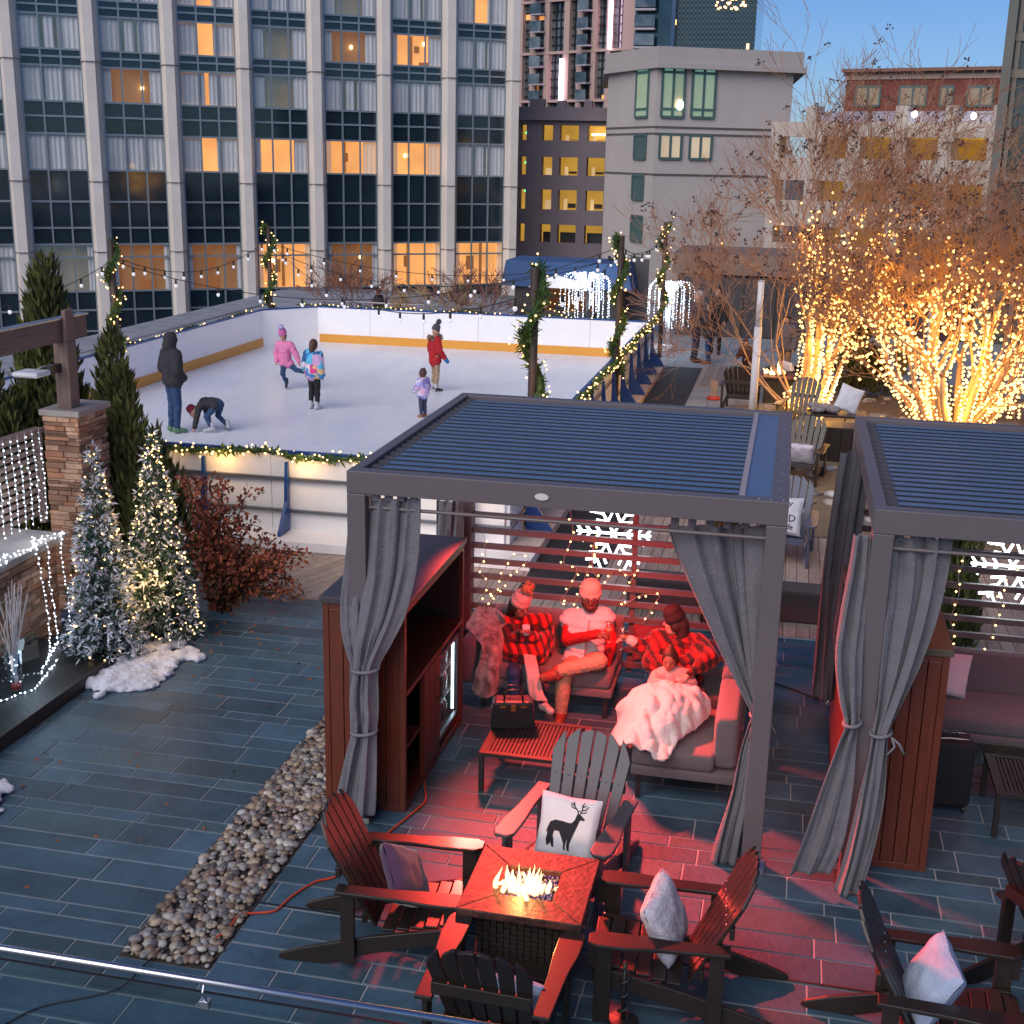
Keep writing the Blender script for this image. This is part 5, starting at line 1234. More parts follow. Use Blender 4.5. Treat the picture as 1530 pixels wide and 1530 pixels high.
fairy('warm fairy lights hanging down the left post of the red lit cabana slats',[(722,795),(725,830),(715,850),(728,870),(722,895),(735,890),(755,850),(768,830),(790,835),(760,865),(728,905),(740,880)],2)
fairy('warm fairy lights hanging on the slats of the empty cabana beside its curtain',[(1436,822),(1440,840),(1432,860),(1434,880),(1428,905),(1420,925),(1425,945),(1424,965),(1460,985),(1480,950),(1488,925),(1500,905),(1490,890),(1510,860),(1520,840)],3)
# ---- left hand stone work, lattice, fireplace ledge
m_stone=bpy.data.materials.new('stacked_stone'); m_stone=mat('stacked_stone',(.36,.235,.17),.85,var=.3,vs=7,bump=.4,bs=25,tint=True)
m_cap=mat('cap_stone',(.33,.29,.27),.7,var=.2,vs=4,bump=.2); pal=[(1,.9,.85),(.75,.62,.55),(1.25,1.15,1.05),(.6,.5,.45),(1.05,.75,.6),(1.5,1.4,1.3)]
def stonework(name,parent,x0,x1,y0,y1,z0,z1,seed):
    rr=random.Random(seed); m=MB(); m.box(x0+.03,x1-.03,y0+.03,y1-.03,z0,z1,0,(.25,.2,.18)); z=z0
    while z<z1-.01:
        h_=min(rr.choice((.03,.04,.05,.065)),z1-z)
        for face in ('y','x'):
            lo,hi=((x0,x1) if face=='y' else (y0,y1)); s=lo
            while s<hi-.01:
                l_=min(rr.uniform(.10,.32),hi-s); o=rr.uniform(-.012,.018); c=rr.choice(pal); k=rr.uniform(.7,1.25); c=tuple(k*v for v in c)
                if face=='y': m.box(s+.002,s+l_-.002,y0-o,y0+.04,z+.002,z+h_-.002,0,c)
                else: m.box(x1-.04,x1+o,s+.002,s+l_-.002,z+.002,z+h_-.002,0,c)
                s+=l_
        z+=h_
    return m.build(name,m_stone,parent,bevel=.004,seg=1)
pl=thing('stone_pillar','stacked stone pillar with flat cap carrying the timber post','pillar',(-7.84,12.2,0))
stonework('shaft',pl,.03,.45,.03,.62,0.004,2.22,1)
m=MB(); m.box(0,.48,0,.68,2.222,2.29); m.build('cap',m_cap,pl,bevel=.01)
m_timb=mat('weathered_timber',(.20,.135,.115),.75,var=.35,vs=4,vs3=(9,9,.8),bump=.25,bs=12); m_timby=mat('weathered_beam',(.19,.125,.105),.75,var=.35,vs=4,vs3=(9,.8,9),bump=.25,bs=12)
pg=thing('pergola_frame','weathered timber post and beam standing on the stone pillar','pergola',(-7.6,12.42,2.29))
m=MB(); m.box(-.085,.085,-.09,.09,.001,.72); m.build('post',m_timb,pg,bevel=.008)
m=MB(); m.box(.035,.085,-.085,.085,.722,1.06); m.build('post_tenon',m_timb,pg,bevel=.006)
m=MB(); m.box(-.055,.032,-6.5,.42,.722,.96); m.build('beam',m_timby,pg,bevel=.008)
m=MB(); m.box(-.075,.05,-6.5,.44,.962,.978); m.build('beam_top_sheen',mat('beam_sky_sheen',(.25,.30,.38),.35,.6),pg)  # blue sky reflection on the beam top, painted as a thin strip
fl=thing('floodlight','white flat floodlight bracketed to the weathered timber post','floodlight',(-7.64,12.30,2.72))
m=MB(); m.box(-.28,.03,-.42,-.14,-.04,.02); m.build('housing',mat('white_housing',(.6,.62,.66),.45),fl,bevel=.03,seg=3)
m=MB(); m.box(-.03,.04,-.16,.028,-.03,.06); m.build('bracket',m_black,fl); m=MB(); m.tube([(-.1,-.25,.02),(-.06,-.2,.05),(.0,-.1,.06),(.02,.0,.05)],.008,5); m.build('flex',m_rl,fl)
ws=thing('stone_wall','low stacked stone fireplace wall with pale cap under the lit lattice','wall',(-8.0,6.0,0))
stonework('body',ws,0,.62,0,5.6,0.004,1.02,2)
m=MB(); m.box(-.02,.72,-.05,5.68,1.022,1.10); m.build('cap',m_cap,ws,bevel=.012)
la=thing('lattice_screen','weathered horizontal slat lattice strung with white lights beside the stone pillar','lattice',(-7.72,12.0,1.10),R(-2))
m=MB()
for i in range(11): m.box(-.012,.012,-5.6,-.06,.10+i*.085,.10+i*.085+.05)
m.build('slats',m_timby,la)
for y in (-5.6,-3.6,-1.8,-.06):
    m=MB(); m.box(-.035,.035,y,y+.06,.002,1.0); m.build('post',m_timb,la)
m=MB(); m.box(-.06,.06,-5.62,.02,1.002,1.04); m.build('top_rail',m_timby,la)
def strand(label,P,step,br,name='icicle_lights',mm=None,wr=.003):
    t=thing(name,label,'icicle lights',P[0][0]); O=Vector(P[0][0]); w_=MB();b_=MB()
    for pts in P:
        pts=[Vector(p)-O for p in pts]; w_.tube(pts,wr,3,0,False)
        for p,d in along(pts,step): b_.octa(p+rdir()*.012,br*rnd.uniform(.7,1.2))
    w_.build('wire',mat('white_wire_'+label[-6:],(.6,.6,.62),.5),t); b_.build('light_string',mm or m_bulbw,t)
P=[]
for i in range(26):
    y=12.0-.1-i*.13; x=-7.66; P.append([(x,y,2.16),(x+.02,y-.02,1.9),(x+.02,y+.01,1.6),(x+.02,y,1.15)])
for i in range(2): P.append([(-7.32+.10*math.sin(k*2.3+i*2),11.7-.22*k-.05*i,1.115) for k in range(14)])
strand('white icicle light strands hanging down over the timber lattice',P,.055,.0085)
P=[[(-7.33,11.62,1.12),(-7.27,11.55,1.07),(-7.25,11.5,.8),(-7.22,11.52,.5),(-7.15,11.4,.2),(-6.95,11.1,.16)],[(-7.30,11.3,1.13),(-7.24,11.25,1.05),(-7.22,11.2,.7),(-7.2,11.22,.4),(-7.05,11.0,.16),(-6.75,10.2,.15)],[(-7.5,11.4,1.13),(-7.28,11.1,1.12),(-7.24,11.08,.9),(-7.2,11.1,.3),(-6.9,10.6,.16)],[(-6.8,10.6,.15),(-6.6,9.9,.15),(-6.8,9.4,.15),(-6.5,9.0,.15),(-6.9,8.8,.15)]]
strand('white light strands cascading from the wall cap to the ledge',P,.05,.009,'cascade_lights')
lamp('lattice_lamp',(-7.3,11.2,1.5),(.75,.87,1.),6,.3); lamp('ledge_lamp',(-6.75,10.0,.5),(.6,.8,1.),4,.2)
ld=thing('hearth_ledge','low dark edged slate hearth ledge under the glass vase','ledge',(-7.36,6.0,0))
m=MB(); m.box(0,1.0,0,5.05,.10,.13); m.build('slate_top',m_slate,ld); m=MB(); m.box(1.002,1.03,0,5.05,.004,.135); m.box(0,1.0,5.052,5.08,.004,.135); m.build('edge_trim',mat('dark_edge',(.03,.02,.018),.6),ld)
m=MB(); m.box(.02,.99,.02,5.03,.006,.098); m.build('base',m_black,ld)
vs=thing('glass_vase','tall clear glass vase of white lit twigs on the hearth ledge','vase',(-6.79,9.86,.131))
m=MB(); m.lathe((0,0,0),[(.062,.0),(.066,.02),(.07,.36)],18); m.lathe((0,0,0),[(.058,.01),(.064,.36)],18); 
m_vg=glassmat('vase_glass',(.9,.95,1.),.06); m.build('glass',m_vg,vs,smooth=True)
m=MB()
for i in range(26):
    a=rnd.uniform(0,2*PI); e=Vector((math.cos(a),math.sin(a),0)); h_=rnd.uniform(.7,1.05); m.tube(smooth([(0,0,.03),tuple(e*.035+Vector((0,0,.35))),tuple(e*rnd.uniform(.04,.12)+Vector((.02*math.sin(i),0,.6))),tuple(e*rnd.uniform(.05,.2)+Vector((.03*math.cos(i*2),0,h_)))],4),.0045,4)
m.build('twigs',mat('white_twig',(.62,.58,.58),.8),vs)
m=MB(); m.lathe((0,0,.005),[(.05,0),(.055,.03),(.04,.05),(0,.05)],12); m.build('berries',mat('red_berries',(.4,.02,.02),.5),vs)
m=MB()
for i in range(10): a=rnd.uniform(0,6.2); m.octa((.04*math.cos(a),.04*math.sin(a),rnd.uniform(.06,.34)),.006)
m.build('light_string',m_bulbw,vs)
gp=thing('glass_screen','small frameless glass screen standing at the end of the hearth ledge','glass screen',(-7.3,10.2,.131))
m=MB(); m.quad((.0,-2.4,0),(.0+.55,-.0,0),(.55,0,.44),(0,-2.4,.44)); m.build('pane',glassmat('screen_glass',(.72,.9,.92),.04),gp); m=MB(); m.bar((0,-2.4,.442),(.55,0,.442),.008,.006); m.build('edge',m_black,gp)
lj=thing('glass_jar','round clear glass jar glowing white on the hearth ledge','jar',(-6.95,9.35,.131))
m=MB(); m.lathe((0,0,0),[(.06,0),(.12,.05),(.135,.12),(.12,.19),(.08,.23),(.085,.25)],18); m.build('glass',m_vg,lj,smooth=True); m=MB()
for i in range(24): m.octa((rnd.uniform(-.07,.07),rnd.uniform(-.07,.07),rnd.uniform(.03,.18)),.008)
m.build('light_string',m_bulbw,lj)
# brick firebox in the wall face
fb=thing('firebox','tan brick firebox opening with dark lintel in the low stone wall','fireplace',(-7.36,8.2,.135))
m=MB()
for r_ in range(8):
    for k in range(7): m.box(0,.022,.12*(k)+(.06 if r_%2 else 0),.12*(k)+.112+(.06 if r_%2 else 0),r_*.07,r_*.07+.062,0,tuple(rnd.uniform(.8,1.2) for _ in range(1))*3)
m.build('brickwork',mat('tan_brick',(.34,.19,.10),.85,var=.2,vs=8,tint=True),fb); m=MB(); m.box(0,.06,-.1,1.1,.57,.72); m.build('lintel',m_black,fb)
# snow blanket under the trees
# ---- far fire pit corner
adk=[o for o in bpy.data.objects if o.get('category')=='chair'][0]
q=at(1103,618); dup(adk,'dark adirondack chair seen from behind near the white pole, by the far fire',(q.x,q.y+.35,0),R(-8))
q=at(1172,600); c=dup(adk,'dark adirondack chair with pink lit pillow at the far fire, right of the pole',(q.x+.12,q.y+1.0,0),R(120))
q=at(1195,705); dup(adk,'dark adirondack chair with a grey pillow between cabana roof and dark box',(q.x,q.y-.6,0),R(168))
q=at(1200,650); dup(adk,'dark adirondack chair with purple throw under the slim lit tree',(q.x-.1,q.y+.3,0),R(165))
pk=pillow('pink fire lit pillow on the far chair right of the white pole',(at(1172,600).x+.05,at(1172,600).y+.95,.55),(R(-20),0,R(120)),.42,.42,.15,m_pill)
pillow('grey pillow on the dark chair beside the red lit cabana roof edge',(at(1195,705).x,at(1195,705).y-.75,.48),(R(-30),0,R(168)),.4,.4,.15,m_spk)
q=at(1152,610); ff=thing('fire_table','small far fire pit table with a bright flame beside the white pole','fire table',(q.x+.1,q.y+.9,0))
m=MB(); m.box(-.38,.38,-.38,.38,.53,.58); m.build('tabletop',m_ftop,ff,bevel=.01); m=MB(); m.box(-.3,.3,-.3,.3,.006,.528); m.build('base',m_wick,ff); m=MB(); m.lathe((0,0,.581),[(.17,0),(.18,.02),(.15,.03),(0,.03)],14); m.build('burner_tray',m_black,ff)
fire(ff,(-.05,-.1,.6),1.9,14); lamp('fire_lamp',(q.x+.1,q.y+.6,.95),(1.,.42,.14),16,.1)
q=at(1240,693); bx=thing('storage_bench','dark wooden storage bench with open top shelf beside the slim lit tree','bench',(q.x-.42,q.y+.1,0))
m=MB(); planks(m,0,.95,0,.03,.02,.62,'x',5); m.box(0,.03,.03,.6,.01,.62); m.box(.92,.95,.03,.6,.01,.62); m.box(.03,.92,.57,.6,.01,.62); m.build('body',m_adk,bx,bevel=.004)
m=MB(); m.box(-.03,.98,-.03,.63,.80,.84); m.build('top',m_adk,bx,bevel=.005); 
for (x,y) in ((0,0),(.9,0),(0,.55),(.9,.55)): m=MB(); m.box(x,x+.05,y,y+.05,.621,.798); m.build('post',m_adk,bx)
m=MB(); m.box(.03,.92,.03,.57,.60,.62); m.build('shelf',m_adk,bx)
m=MB()
for k in range(7): m.ball((rnd.uniform(.05,.45),rnd.uniform(.1,.5),.06),.12,(1.2,1,.6),8)
tag(m.build('blanket',mat('plaid_grey_throw',(.16,.12,.12),.95,var=.6,vs=14,col2=(.30,.28,.29),bump=.4),smooth=True,loc=(bx.location.x,bx.location.y,.845)),'crumpled grey and rust throw on top of the dark storage bench','blanket')
pillow('white pillow propped on the dark storage bench',(bx.location.x+.66,bx.location.y+.3,1.08),(R(-10),R(20),R(10)),.42,.46,.16,m_pill)
lt=thing('spot_lamp','bright white garden spot lamp on the gravel right of the storage bench','lamp',(at(1262,632).x,at(1262,632).y,0))
m=MB(); m.tube([(0,0,.02),(0,0,.28)],.02,6); m.box(-.08,.08,-.04,.06,.28,.42); m.build('housing',m_black,lt); m=MB(); m.ball((0,-.06,.35),.075,(1,.5,1),10); m.build('lens',emis('spot_lens',(.95,1.,.85),14),lt,smooth=True)
lamp('spot_glow',(lt.location.x,lt.location.y-.4,.5),(.95,1.,.8),10,.08)
q=at(1066,597); t=thing('bollard','small tan box bollard on a red foot beside the rubber mat','bollard',(q.x,q.y,0))
m=MB(); m.box(-.075,.075,-.075,.075,.08,.42); m.build('body',mat('tan_box',(.28,.2,.15),.7),t,bevel=.005); m=MB(); m.lathe((0,0,.014),[(.15,0),(.15,.02),(.11,.065),(0,.065)],12); m.build('foot',mat('red_foot',(.45,.03,.02),.5),t)
def grass(label,loc,n,h_,col,seed):
    rr=random.Random(seed); m=MB()
    for i in range(n):
        a=rr.uniform(0,2*PI); e=Vector((math.cos(a),math.sin(a),0)); o=e*rr.uniform(0,.12); L_=h_*rr.uniform(.6,1.1); P=[o,o+e*.12*L_+Vector((0,0,L_*.6)),o+e*.45*L_+Vector((0,0,L_*.85))]
        m.tube(P,[.006,.005,.001],3,0,False)
    t=thing('ornamental_grass',label,'grass',loc); m.build('blades',col,t)
m_str=mat('straw_grass',(.30,.2,.07),.9)
grass('tuft of straw coloured ornamental grass at the foot of the white pole',(at(1122,642).x+.25,at(1122,642).y-.6,0.02),90,.7,m_str,2)
grass('tuft of dry ornamental grass between slim tree and cabana roof',(at(1165,640).x+.1,at(1165,640).y-.5,0.02),90,.7,m_str,3)
grass('golden lit grass clump left of the broad lit tree',(at(1345,560).x,at(1345,560).y,.02),160,1.0,m_str,4)
evergreen('dark evergreen shrub behind the two golden lit trees',(1.6,29.5,0.02),1.6,.7,31,3000)
evergreen('narrow dark potted evergreen seen through the red lit cabana slats',(-.52,13.55,0),1.45,.2,32,1200)
evergreen('dark leafy climber on the deck seen through the empty cabana slats',(1.95,13.45,0),1.6,.22,33,1400)
# black cable stand by the near right chair
q=at(930,1528); t=thing('cable_stand','slim black stand wound with dark cable beside the speckled pillow chair','stand',(q.x,q.y,0))
m=MB(); m.tube([(0,0,.004),(0,0,.42)],.013,8); m.tube(smooth([(.03*math.cos(i*1.3),.03*math.sin(i*1.3),.03+i*.02) for i in range(19)],3),.009,5); m.build('stem',m_black,t,smooth=True)
m=MB(); m.lathe((0,0,.003),[(.10,0),(.10,.012),(.02,.025),(0,.025)],12); m.build('foot',m_black,t); m=MB(); m.tube(smooth([(0,0,.02),(.08,-.03,.015),(.18,-.02,.012),(.28,-.06,.012)],4),.008,5); m.build('cord',m_black,t,smooth=True)

m=MB(); rr=random.Random(77)
for i in range(90):
    a=rr.gauss(0,1); p=Vector((-5.7+rr.gauss(0,.55),12.1+rr.gauss(0,.5),.006)) if i<60 else Vector((rr.uniform(-6,-3.9),rr.uniform(7,12),.006))
    d=Vector((math.cos(a*3),math.sin(a*3),rr.uniform(.0,.25))); leafquad(m,p,d,.03,rr.uniform(.03,.06),None,0,rr.uniform(-.3,.3))
tag(m.build('leaf_litter',mat('dry_leaf',(.20,.07,.03),.9)),'sprinkle of dry rust leaves fallen on the slate round the rust shrub','leaves',kind='stuff')
# ================================================================== people
import numpy as np
def plaid(name,sc_,a,b_,c):
    m=mat(name,a,.9,sheen=.2); nt=m.node_tree; N=nt.nodes; L=nt.links; t=N.new('ShaderNodeTexCoord'); sp=N.new('ShaderNodeSeparateXYZ'); L.new(t.outputs['Object'],sp.inputs[0]); hs=[]
    ad=N.new('ShaderNodeMath'); ad.operation='ADD'; L.new(sp.outputs['X'],ad.inputs[0]); 
    my=N.new('ShaderNodeMath'); my.operation='MULTIPLY'; my.inputs[1].default_value=.7; L.new(sp.outputs['Y'],my.inputs[0]); L.new(my.outputs[0],ad.inputs[1])
    zz_=N.new('ShaderNodeMath'); zz_.operation='ADD'; L.new(sp.outputs['Z'],zz_.inputs[0]); mz=N.new('ShaderNodeMath'); mz.operation='MULTIPLY'; mz.inputs[1].default_value=-.5; L.new(sp.outputs['Y'],mz.inputs[0]); L.new(mz.outputs[0],zz_.inputs[1])
    for src in (ad.outputs[0],zz_.outputs[0]):
        q=N.new('ShaderNodeMath'); q.operation='MULTIPLY'; q.inputs[1].default_value=sc_; L.new(src,q.inputs[0])
        f=N.new('ShaderNodeMath'); f.operation='FRACT'; L.new(q.outputs[0],f.inputs[0]); g=N.new('ShaderNodeMath'); g.operation='GREATER_THAN'; g.inputs[1].default_value=.5; L.new(f.outputs[0],g.inputs[0]); hs.append(g.outputs[0])
    s=N.new('ShaderNodeMath'); s.operation='ADD'; L.new(hs[0],s.inputs[0]); L.new(hs[1],s.inputs[1]); h=N.new('ShaderNodeMath'); h.operation='MULTIPLY'; h.inputs[1].default_value=.5; L.new(s.outputs[0],h.inputs[0])
    r=N.new('ShaderNodeValToRGB'); r.color_ramp.interpolation='CONSTANT'; e=r.color_ramp.elements; e[0].color=(*a,1); e[0].position=0; e[1].color=(*c,1); e[1].position=.9; k=e.new(.3); k.color=(*b_,1)
    L.new(h.outputs[0],r.inputs[0]); L.new(r.outputs[0],N['Principled BSDF'].inputs['Base Color']); return m
def patch(name,sc_,cols):
    m=mat(name,cols[0],.7); nt=m.node_tree; N=nt.nodes; L=nt.links; t=N.new('ShaderNodeTexCoord'); v=N.new('ShaderNodeTexVoronoi'); v.inputs['Scale'].default_value=sc_; v.distance='CHEBYCHEV'; L.new(t.outputs['Object'],v.inputs['Vector'])
    s=N.new('ShaderNodeSeparateColor'); L.new(v.outputs['Color'],s.inputs[0]); r=N.new('ShaderNodeValToRGB'); r.color_ramp.interpolation='CONSTANT'; e=r.color_ramp.elements
    e[0].color=(*cols[0],1); e[1].color=(*cols[1],1); e[1].position=1/len(cols)
    for i,c in enumerate(cols[2:]): k=e.new((i+2)/len(cols)); k.color=(*c,1)
    L.new(s.outputs[0],r.inputs[0]); L.new(r.outputs[0],N['Principled BSDF'].inputs['Base Color']); return m
def cl(name,c,rough=.85,var=.12,vs=14,**k): return mat(name,c,rough,var=var,vs=vs,bump=.25,bs=50,**k)
SK_D=mat('skin_brown',(.10,.045,.028),.5); SK_L=mat('skin_light',(.52,.30,.23),.5); SK_M=mat('skin_tan',(.26,.13,.085),.5)
m_eye=mat('eye_white',(.16,.13,.12),.3); m_iris=mat('eye_dark',(.02,.012,.01),.2); m_lip=mat('lip',(.30,.09,.08),.5)
def remesh(mb,caps,name,mats,parent,vox,smooth_it=3):
    me=bpy.data.meshes.new(name); me.from_pydata(mb.v,[],mb.f); o=bpy.data.objects.new(name,me); COL.objects.link(o)
    md=o.modifiers.new('r','REMESH'); md.mode='VOXEL'; md.voxel_size=vox; md.use_smooth_shade=True
    ms=o.modifiers.new('s','SMOOTH'); ms.factor=.5; ms.iterations=smooth_it
    dg=bpy.context.evaluated_depsgraph_get(); nm=bpy.data.meshes.new_from_object(o.evaluated_get(dg)); bpy.data.objects.remove(o); bpy.data.meshes.remove(me)
    nm.name=name; nm.materials.clear()
    for m in mats: nm.materials.append(m)
    n=len(nm.polygons)
    if caps is not None and len(mats)>1 and n:
        C=np.empty(n*3); nm.polygons.foreach_get('center',C); C=C.reshape(-1,3); best=np.full(n,1e9); idx=np.zeros(n,int)
        for (a,ra,b_,rb,mi) in caps:
            a=np.array(a);b_=np.array(b_); d=b_-a; L2=max(1e-9,d@d); t=np.clip(((C-a)@d)/L2,0,1); dist=np.linalg.norm(C-(a+t[:,None]*d),axis=1)-(ra+(rb-ra)*t)
            k=dist<best; best[k]=dist[k]; idx[k]=mi
        nm.polygons.foreach_set('material_index',idx.astype(np.int32))
    nv=len(nm.vertices); nm.update()
    if nv and name not in('hair','beard','skate_boot','snow_blanket','snow_mound'):
        msk=np.ones(nv)
        if len(mats)>1:
            nl=len(nm.loops); lv=np.empty(nl,np.int32); nm.loops.foreach_get('vertex_index',lv); lt=np.empty(n,np.int32); nm.polygons.foreach_get('loop_total',lt); mi=np.empty(n,np.int32); nm.polygons.foreach_get('material_index',mi)
            msk[lv[np.repeat(mi==0,lt)]]=0
        c=np.empty(nv*3); nm.vertices.foreach_get('co',c); c=c.reshape(-1,3); nr=np.empty(nv*3); nm.vertices.foreach_get('normal',nr); nr=nr.reshape(-1,3)
        A_w,fq=(.0055,34) if vox<.0125 else (.010,24); rg=np.random.RandomState(len(name)+nv%97); d=np.zeros(nv)
        for k in range(9):
            w_=rg.normal(size=3)*fq*(.5+.16*k); w_[2]*=1.5; d+=np.sin(c@w_+rg.uniform(0,6)+1.3*np.sin(c@(w_[[1,2,0]]*.6)))/(1+.22*k)
        if name=='vest': d=d*.25; c+=nr*(np.abs(np.sin(c[:,2]*PI/.075+c[:,0]*2))*.016)[:,None]
        c+=nr*(msk*(1-np.abs(d/2.2))*A_w)[:,None]; nm.vertices.foreach_set('co',c.ravel())
    nm.polygons.foreach_set('use_smooth',[True]*n); nm.update()
    ob=bpy.data.objects.new(name,nm); COL.objects.link(ob); ob.parent=parent; return ob
class Body:
    def __init__(s): s.mb=MB(); s.caps=[]
    def cap(s,a,ra,b_,rb,mi=0):
        a=Vector(a);b_=Vector(b_); d=b_-a; n=10
        if d.length<1e-5: b_=a+Vector((0,0,1e-4)); d=b_-a
        u=d.normalized(); pts=[];rd=[]
        for k in range(4): t=PI/2*(1-k/3.); pts.append(a-u*ra*math.sin(t)); rd.append(max(1e-3,ra*math.cos(t)))
        for k in range(4): t=PI/2*(k/3.); pts.append(b_+u*rb*math.sin(t)); rd.append(max(1e-3,rb*math.cos(t)))
        s.mb.tube(pts,rd,n); s.caps.append((tuple(a),ra,tuple(b_),rb,mi))
    def ball(s,c,r,scl=(1,1,1),m=None,mi=0): s.mb.ball(c,r,scl,14,0,None,m); s.caps.append((tuple(c),r*min(scl),tuple(c),r*min(scl),mi))
def frame(d,up=(0,0,1)):
    y=Vector(d).normalized(); x=y.cross(Vector(up)).normalized(); z=x.cross(y); return Matrix((x,y,z)).transposed()
SH=dict(pel=(0,0,.95),chest=(0,.0,1.27),neck=(0,-.01,1.44),head=(0,.02,1.62),shL=(-.17,-.01,1.40),shR=(.17,-.01,1.40),elL=(-.235,-.04,1.13),elR=(.235,-.04,1.13),wrL=(-.24,.05,.90),wrR=(.24,.05,.90),
 hpL=(-.085,0,.93),hpR=(.085,0,.93),knL=(-.095,.02,.50),knR=(.095,.02,.50),anL=(-.10,-.02,.085),anR=(.10,-.02,.085),toL=(-.12,.14,.035),toR=(.12,.14,.035))
def standing(h,fa,over={},hs=1.):
    J={k:Vector(v) for k,v in SH.items()}; 
    for k,v in over.items():
        if k in J: J[k]=Vector(v)
    s=h/1.75; Rm=Matrix.Rotation(fa,3,'Z'); J={k:Rm@(v*s) for k,v in J.items()}
    return J
def person(label,base,J,h,hd,mats,vox=.016,hs=1.,girth=1.,hands=True,grip=None,jacket=None,hat=None,hair=None,skates=None,name='person',smile=False,group=None):
    """mats: skin, top, pants, shoes ; hd: facing direction of the head"""
    t=thing(name,label,'person',base,0,group); s=h/1.75; g=s*girth; B=Body()
    V=lambda k:Vector(J[k]); sk,tp,pn,sh=0,1,2,3
    B.cap(V('pel'),.125*g,V('pel').lerp(V('chest'),.5),.115*g,pn); B.cap(V('pel').lerp(V('chest'),.35),.118*g,V('chest'),.135*g,tp)
    B.cap(V('chest')+(V('shL')-V('chest'))*.45,.10*g,V('chest')+(V('shR')-V('chest'))*.45,.10*g,tp)
    B.cap(V('shL'),.062*g,V('shR'),.062*g,tp); B.cap(V('neck'),.055*s,V('head')*.5+V('neck')*.5,.05*s*hs,sk); B.cap(V('chest'),.11*g,V('neck'),.06*g,tp)
    for d in 'LR':
        B.cap(V('sh'+d),.062*g,V('el'+d),.047*g,tp); B.cap(V('el'+d),.047*g,V('wr'+d),.034*g,tp)
        B.cap(V('pel'),.10*g,V('hp'+d),.095*g,pn); B.cap(V('hp'+d),.095*g,V('kn'+d),.063*g,pn); B.cap(V('kn'+d),.063*g,V('kn'+d).lerp(V('an'+d),.35),.06*g,pn); B.cap(V('kn'+d).lerp(V('an'+d),.35),.06*g,V('an'+d),.045*g,pn)
        fo=(V('to'+d)-V('an'+d)); B.cap(V('an'+d),.047*g,V('an'+d)+Vector((0,0,-.035*s)),.046*g,sh); B.cap(V('an'+d)+fo*-.2+Vector((0,0,-.03*s)),.042*g,V('to'+d),.034*g,sh); 
        if hands:
            f=(V('wr'+d)-V('el'+d)).normalized(); gd=(grip or {}).get(d); 
            if gd is not None: f=Vector(gd).normalized()
            sd_=f.orthogonal().normalized() if abs(f.z)>.9 else f.cross(Vector((0,0,1))).normalized(); nn_=sd_.cross(f); w_=V('wr'+d); P=w_+f*.075*s
            for k in range(4):
                o=sd_*((k-1.5)*.0185*s); B.cap(w_+f*.01*s,.017*s,P+o,.0125*s,sk); ln=(.032,.038,.036,.028)[k]*s; a=P+o+f*ln; cu_=.5 if gd is None else 1.1
                B.cap(P+o,.0105*s,a-nn_*ln*.35*cu_,.0095*s,sk); B.cap(a-nn_*ln*.35*cu_,.0095*s,a+f*ln*.45/cu_-nn_*ln*(1.1*cu_),.0085*s,sk)
            tb=w_+f*.025*s+sd_*.026*s; B.cap(tb,.013*s,tb+(f*.6+sd_*.8).normalized()*.036*s-nn_*.012*s,.0105*s,sk); B.cap(tb+(f*.6+sd_*.8).normalized()*.036*s-nn_*.012*s,.0105*s,tb+f*.06*s+sd_*.03*s-nn_*.03*s,.0092*s,sk)
    F=frame(hd); H=V('head'); q=s*hs
    B.ball(H+F@Vector((0,-.008,.012))*q,.098*q,(.80,.98,1.14),F,sk); B.ball(H+F@Vector((0,.028,-.055))*q,.068*q,(.86,.95,1.0),F,sk); B.ball(H+F@Vector((0,.062,-.088))*q,.026*q,(1.1,.9,.8),F,sk)
    B.cap(H+F@Vector((0,.082,.018))*q,.011*q,H+F@Vector((0,.104,-.018))*q,.0155*q,sk); B.cap(H+F@Vector((-.035,.070,.036))*q,.014*q,H+F@Vector((.035,.070,.036))*q,.014*q,sk)
    for e in (-1,1): B.ball(H+F@Vector((e*.079,-.008,-.01))*q,.026*q,(.4,.7,1.1),F,sk); B.ball(H+F@Vector((e*.043,.055,-.022))*q,.026*q,(1,.7,.8),F,sk)
    remesh(B.mb,B.caps,'body',[m for m in mats],t,vox)
    m=MB()
    for e in (-1,1): m.ball(H+F@Vector((e*.031,.083,.014))*q,.0125*q,(1.0,.5,.5),8,0,None,F); m.ball(H+F@Vector((e*.030,.0905,.014))*q,.0062*q,(1,.6,1),6,1,None,F)
    m.build('eyes',[m_eye,m_iris],t,smooth=True)
    m=MB(); m.ball(H+F@Vector((0,.090,-.054))*q,.021*q,(1.1,.4,.28 if not smile else .42),8,0,None,F); 
    if smile: m.ball(H+F@Vector((0,.0945,-.053))*q,.016*q,(1.1,.35,.28),8,1,None,F)
    m.build('mouth',[m_lip,m_eye],t,smooth=True)
    if jacket:
        K=Body(); i=jacket.get('infl',.03)*s; lo=jacket.get('hem',.0)*s
        up=(V('chest')-V('pel')).normalized()
        if jacket.get('torso',True):
            K.cap(V('pel')-up*lo,(.13*girth+jacket.get('flare',0))*s+i,V('chest'),.135*g+i,0); K.cap(V('chest')+(V('shL')-V('chest'))*.5,.10*g+i,V('chest')+(V('shR')-V('chest'))*.5,.10*g+i,0); K.cap(V('shL'),.06*g+i,V('shR'),.06*g+i,0); K.cap(V('chest'),.10*g+i,V('neck')-(V('neck')-V('chest'))*.15,.062*g+i*.8,0)
            for d in 'LR': K.cap(V('pel')-up*lo,.11*g+i,V('hp'+d)-up*lo*.6,.10*g+i,0)
        ar=jacket.get('arms','LR')
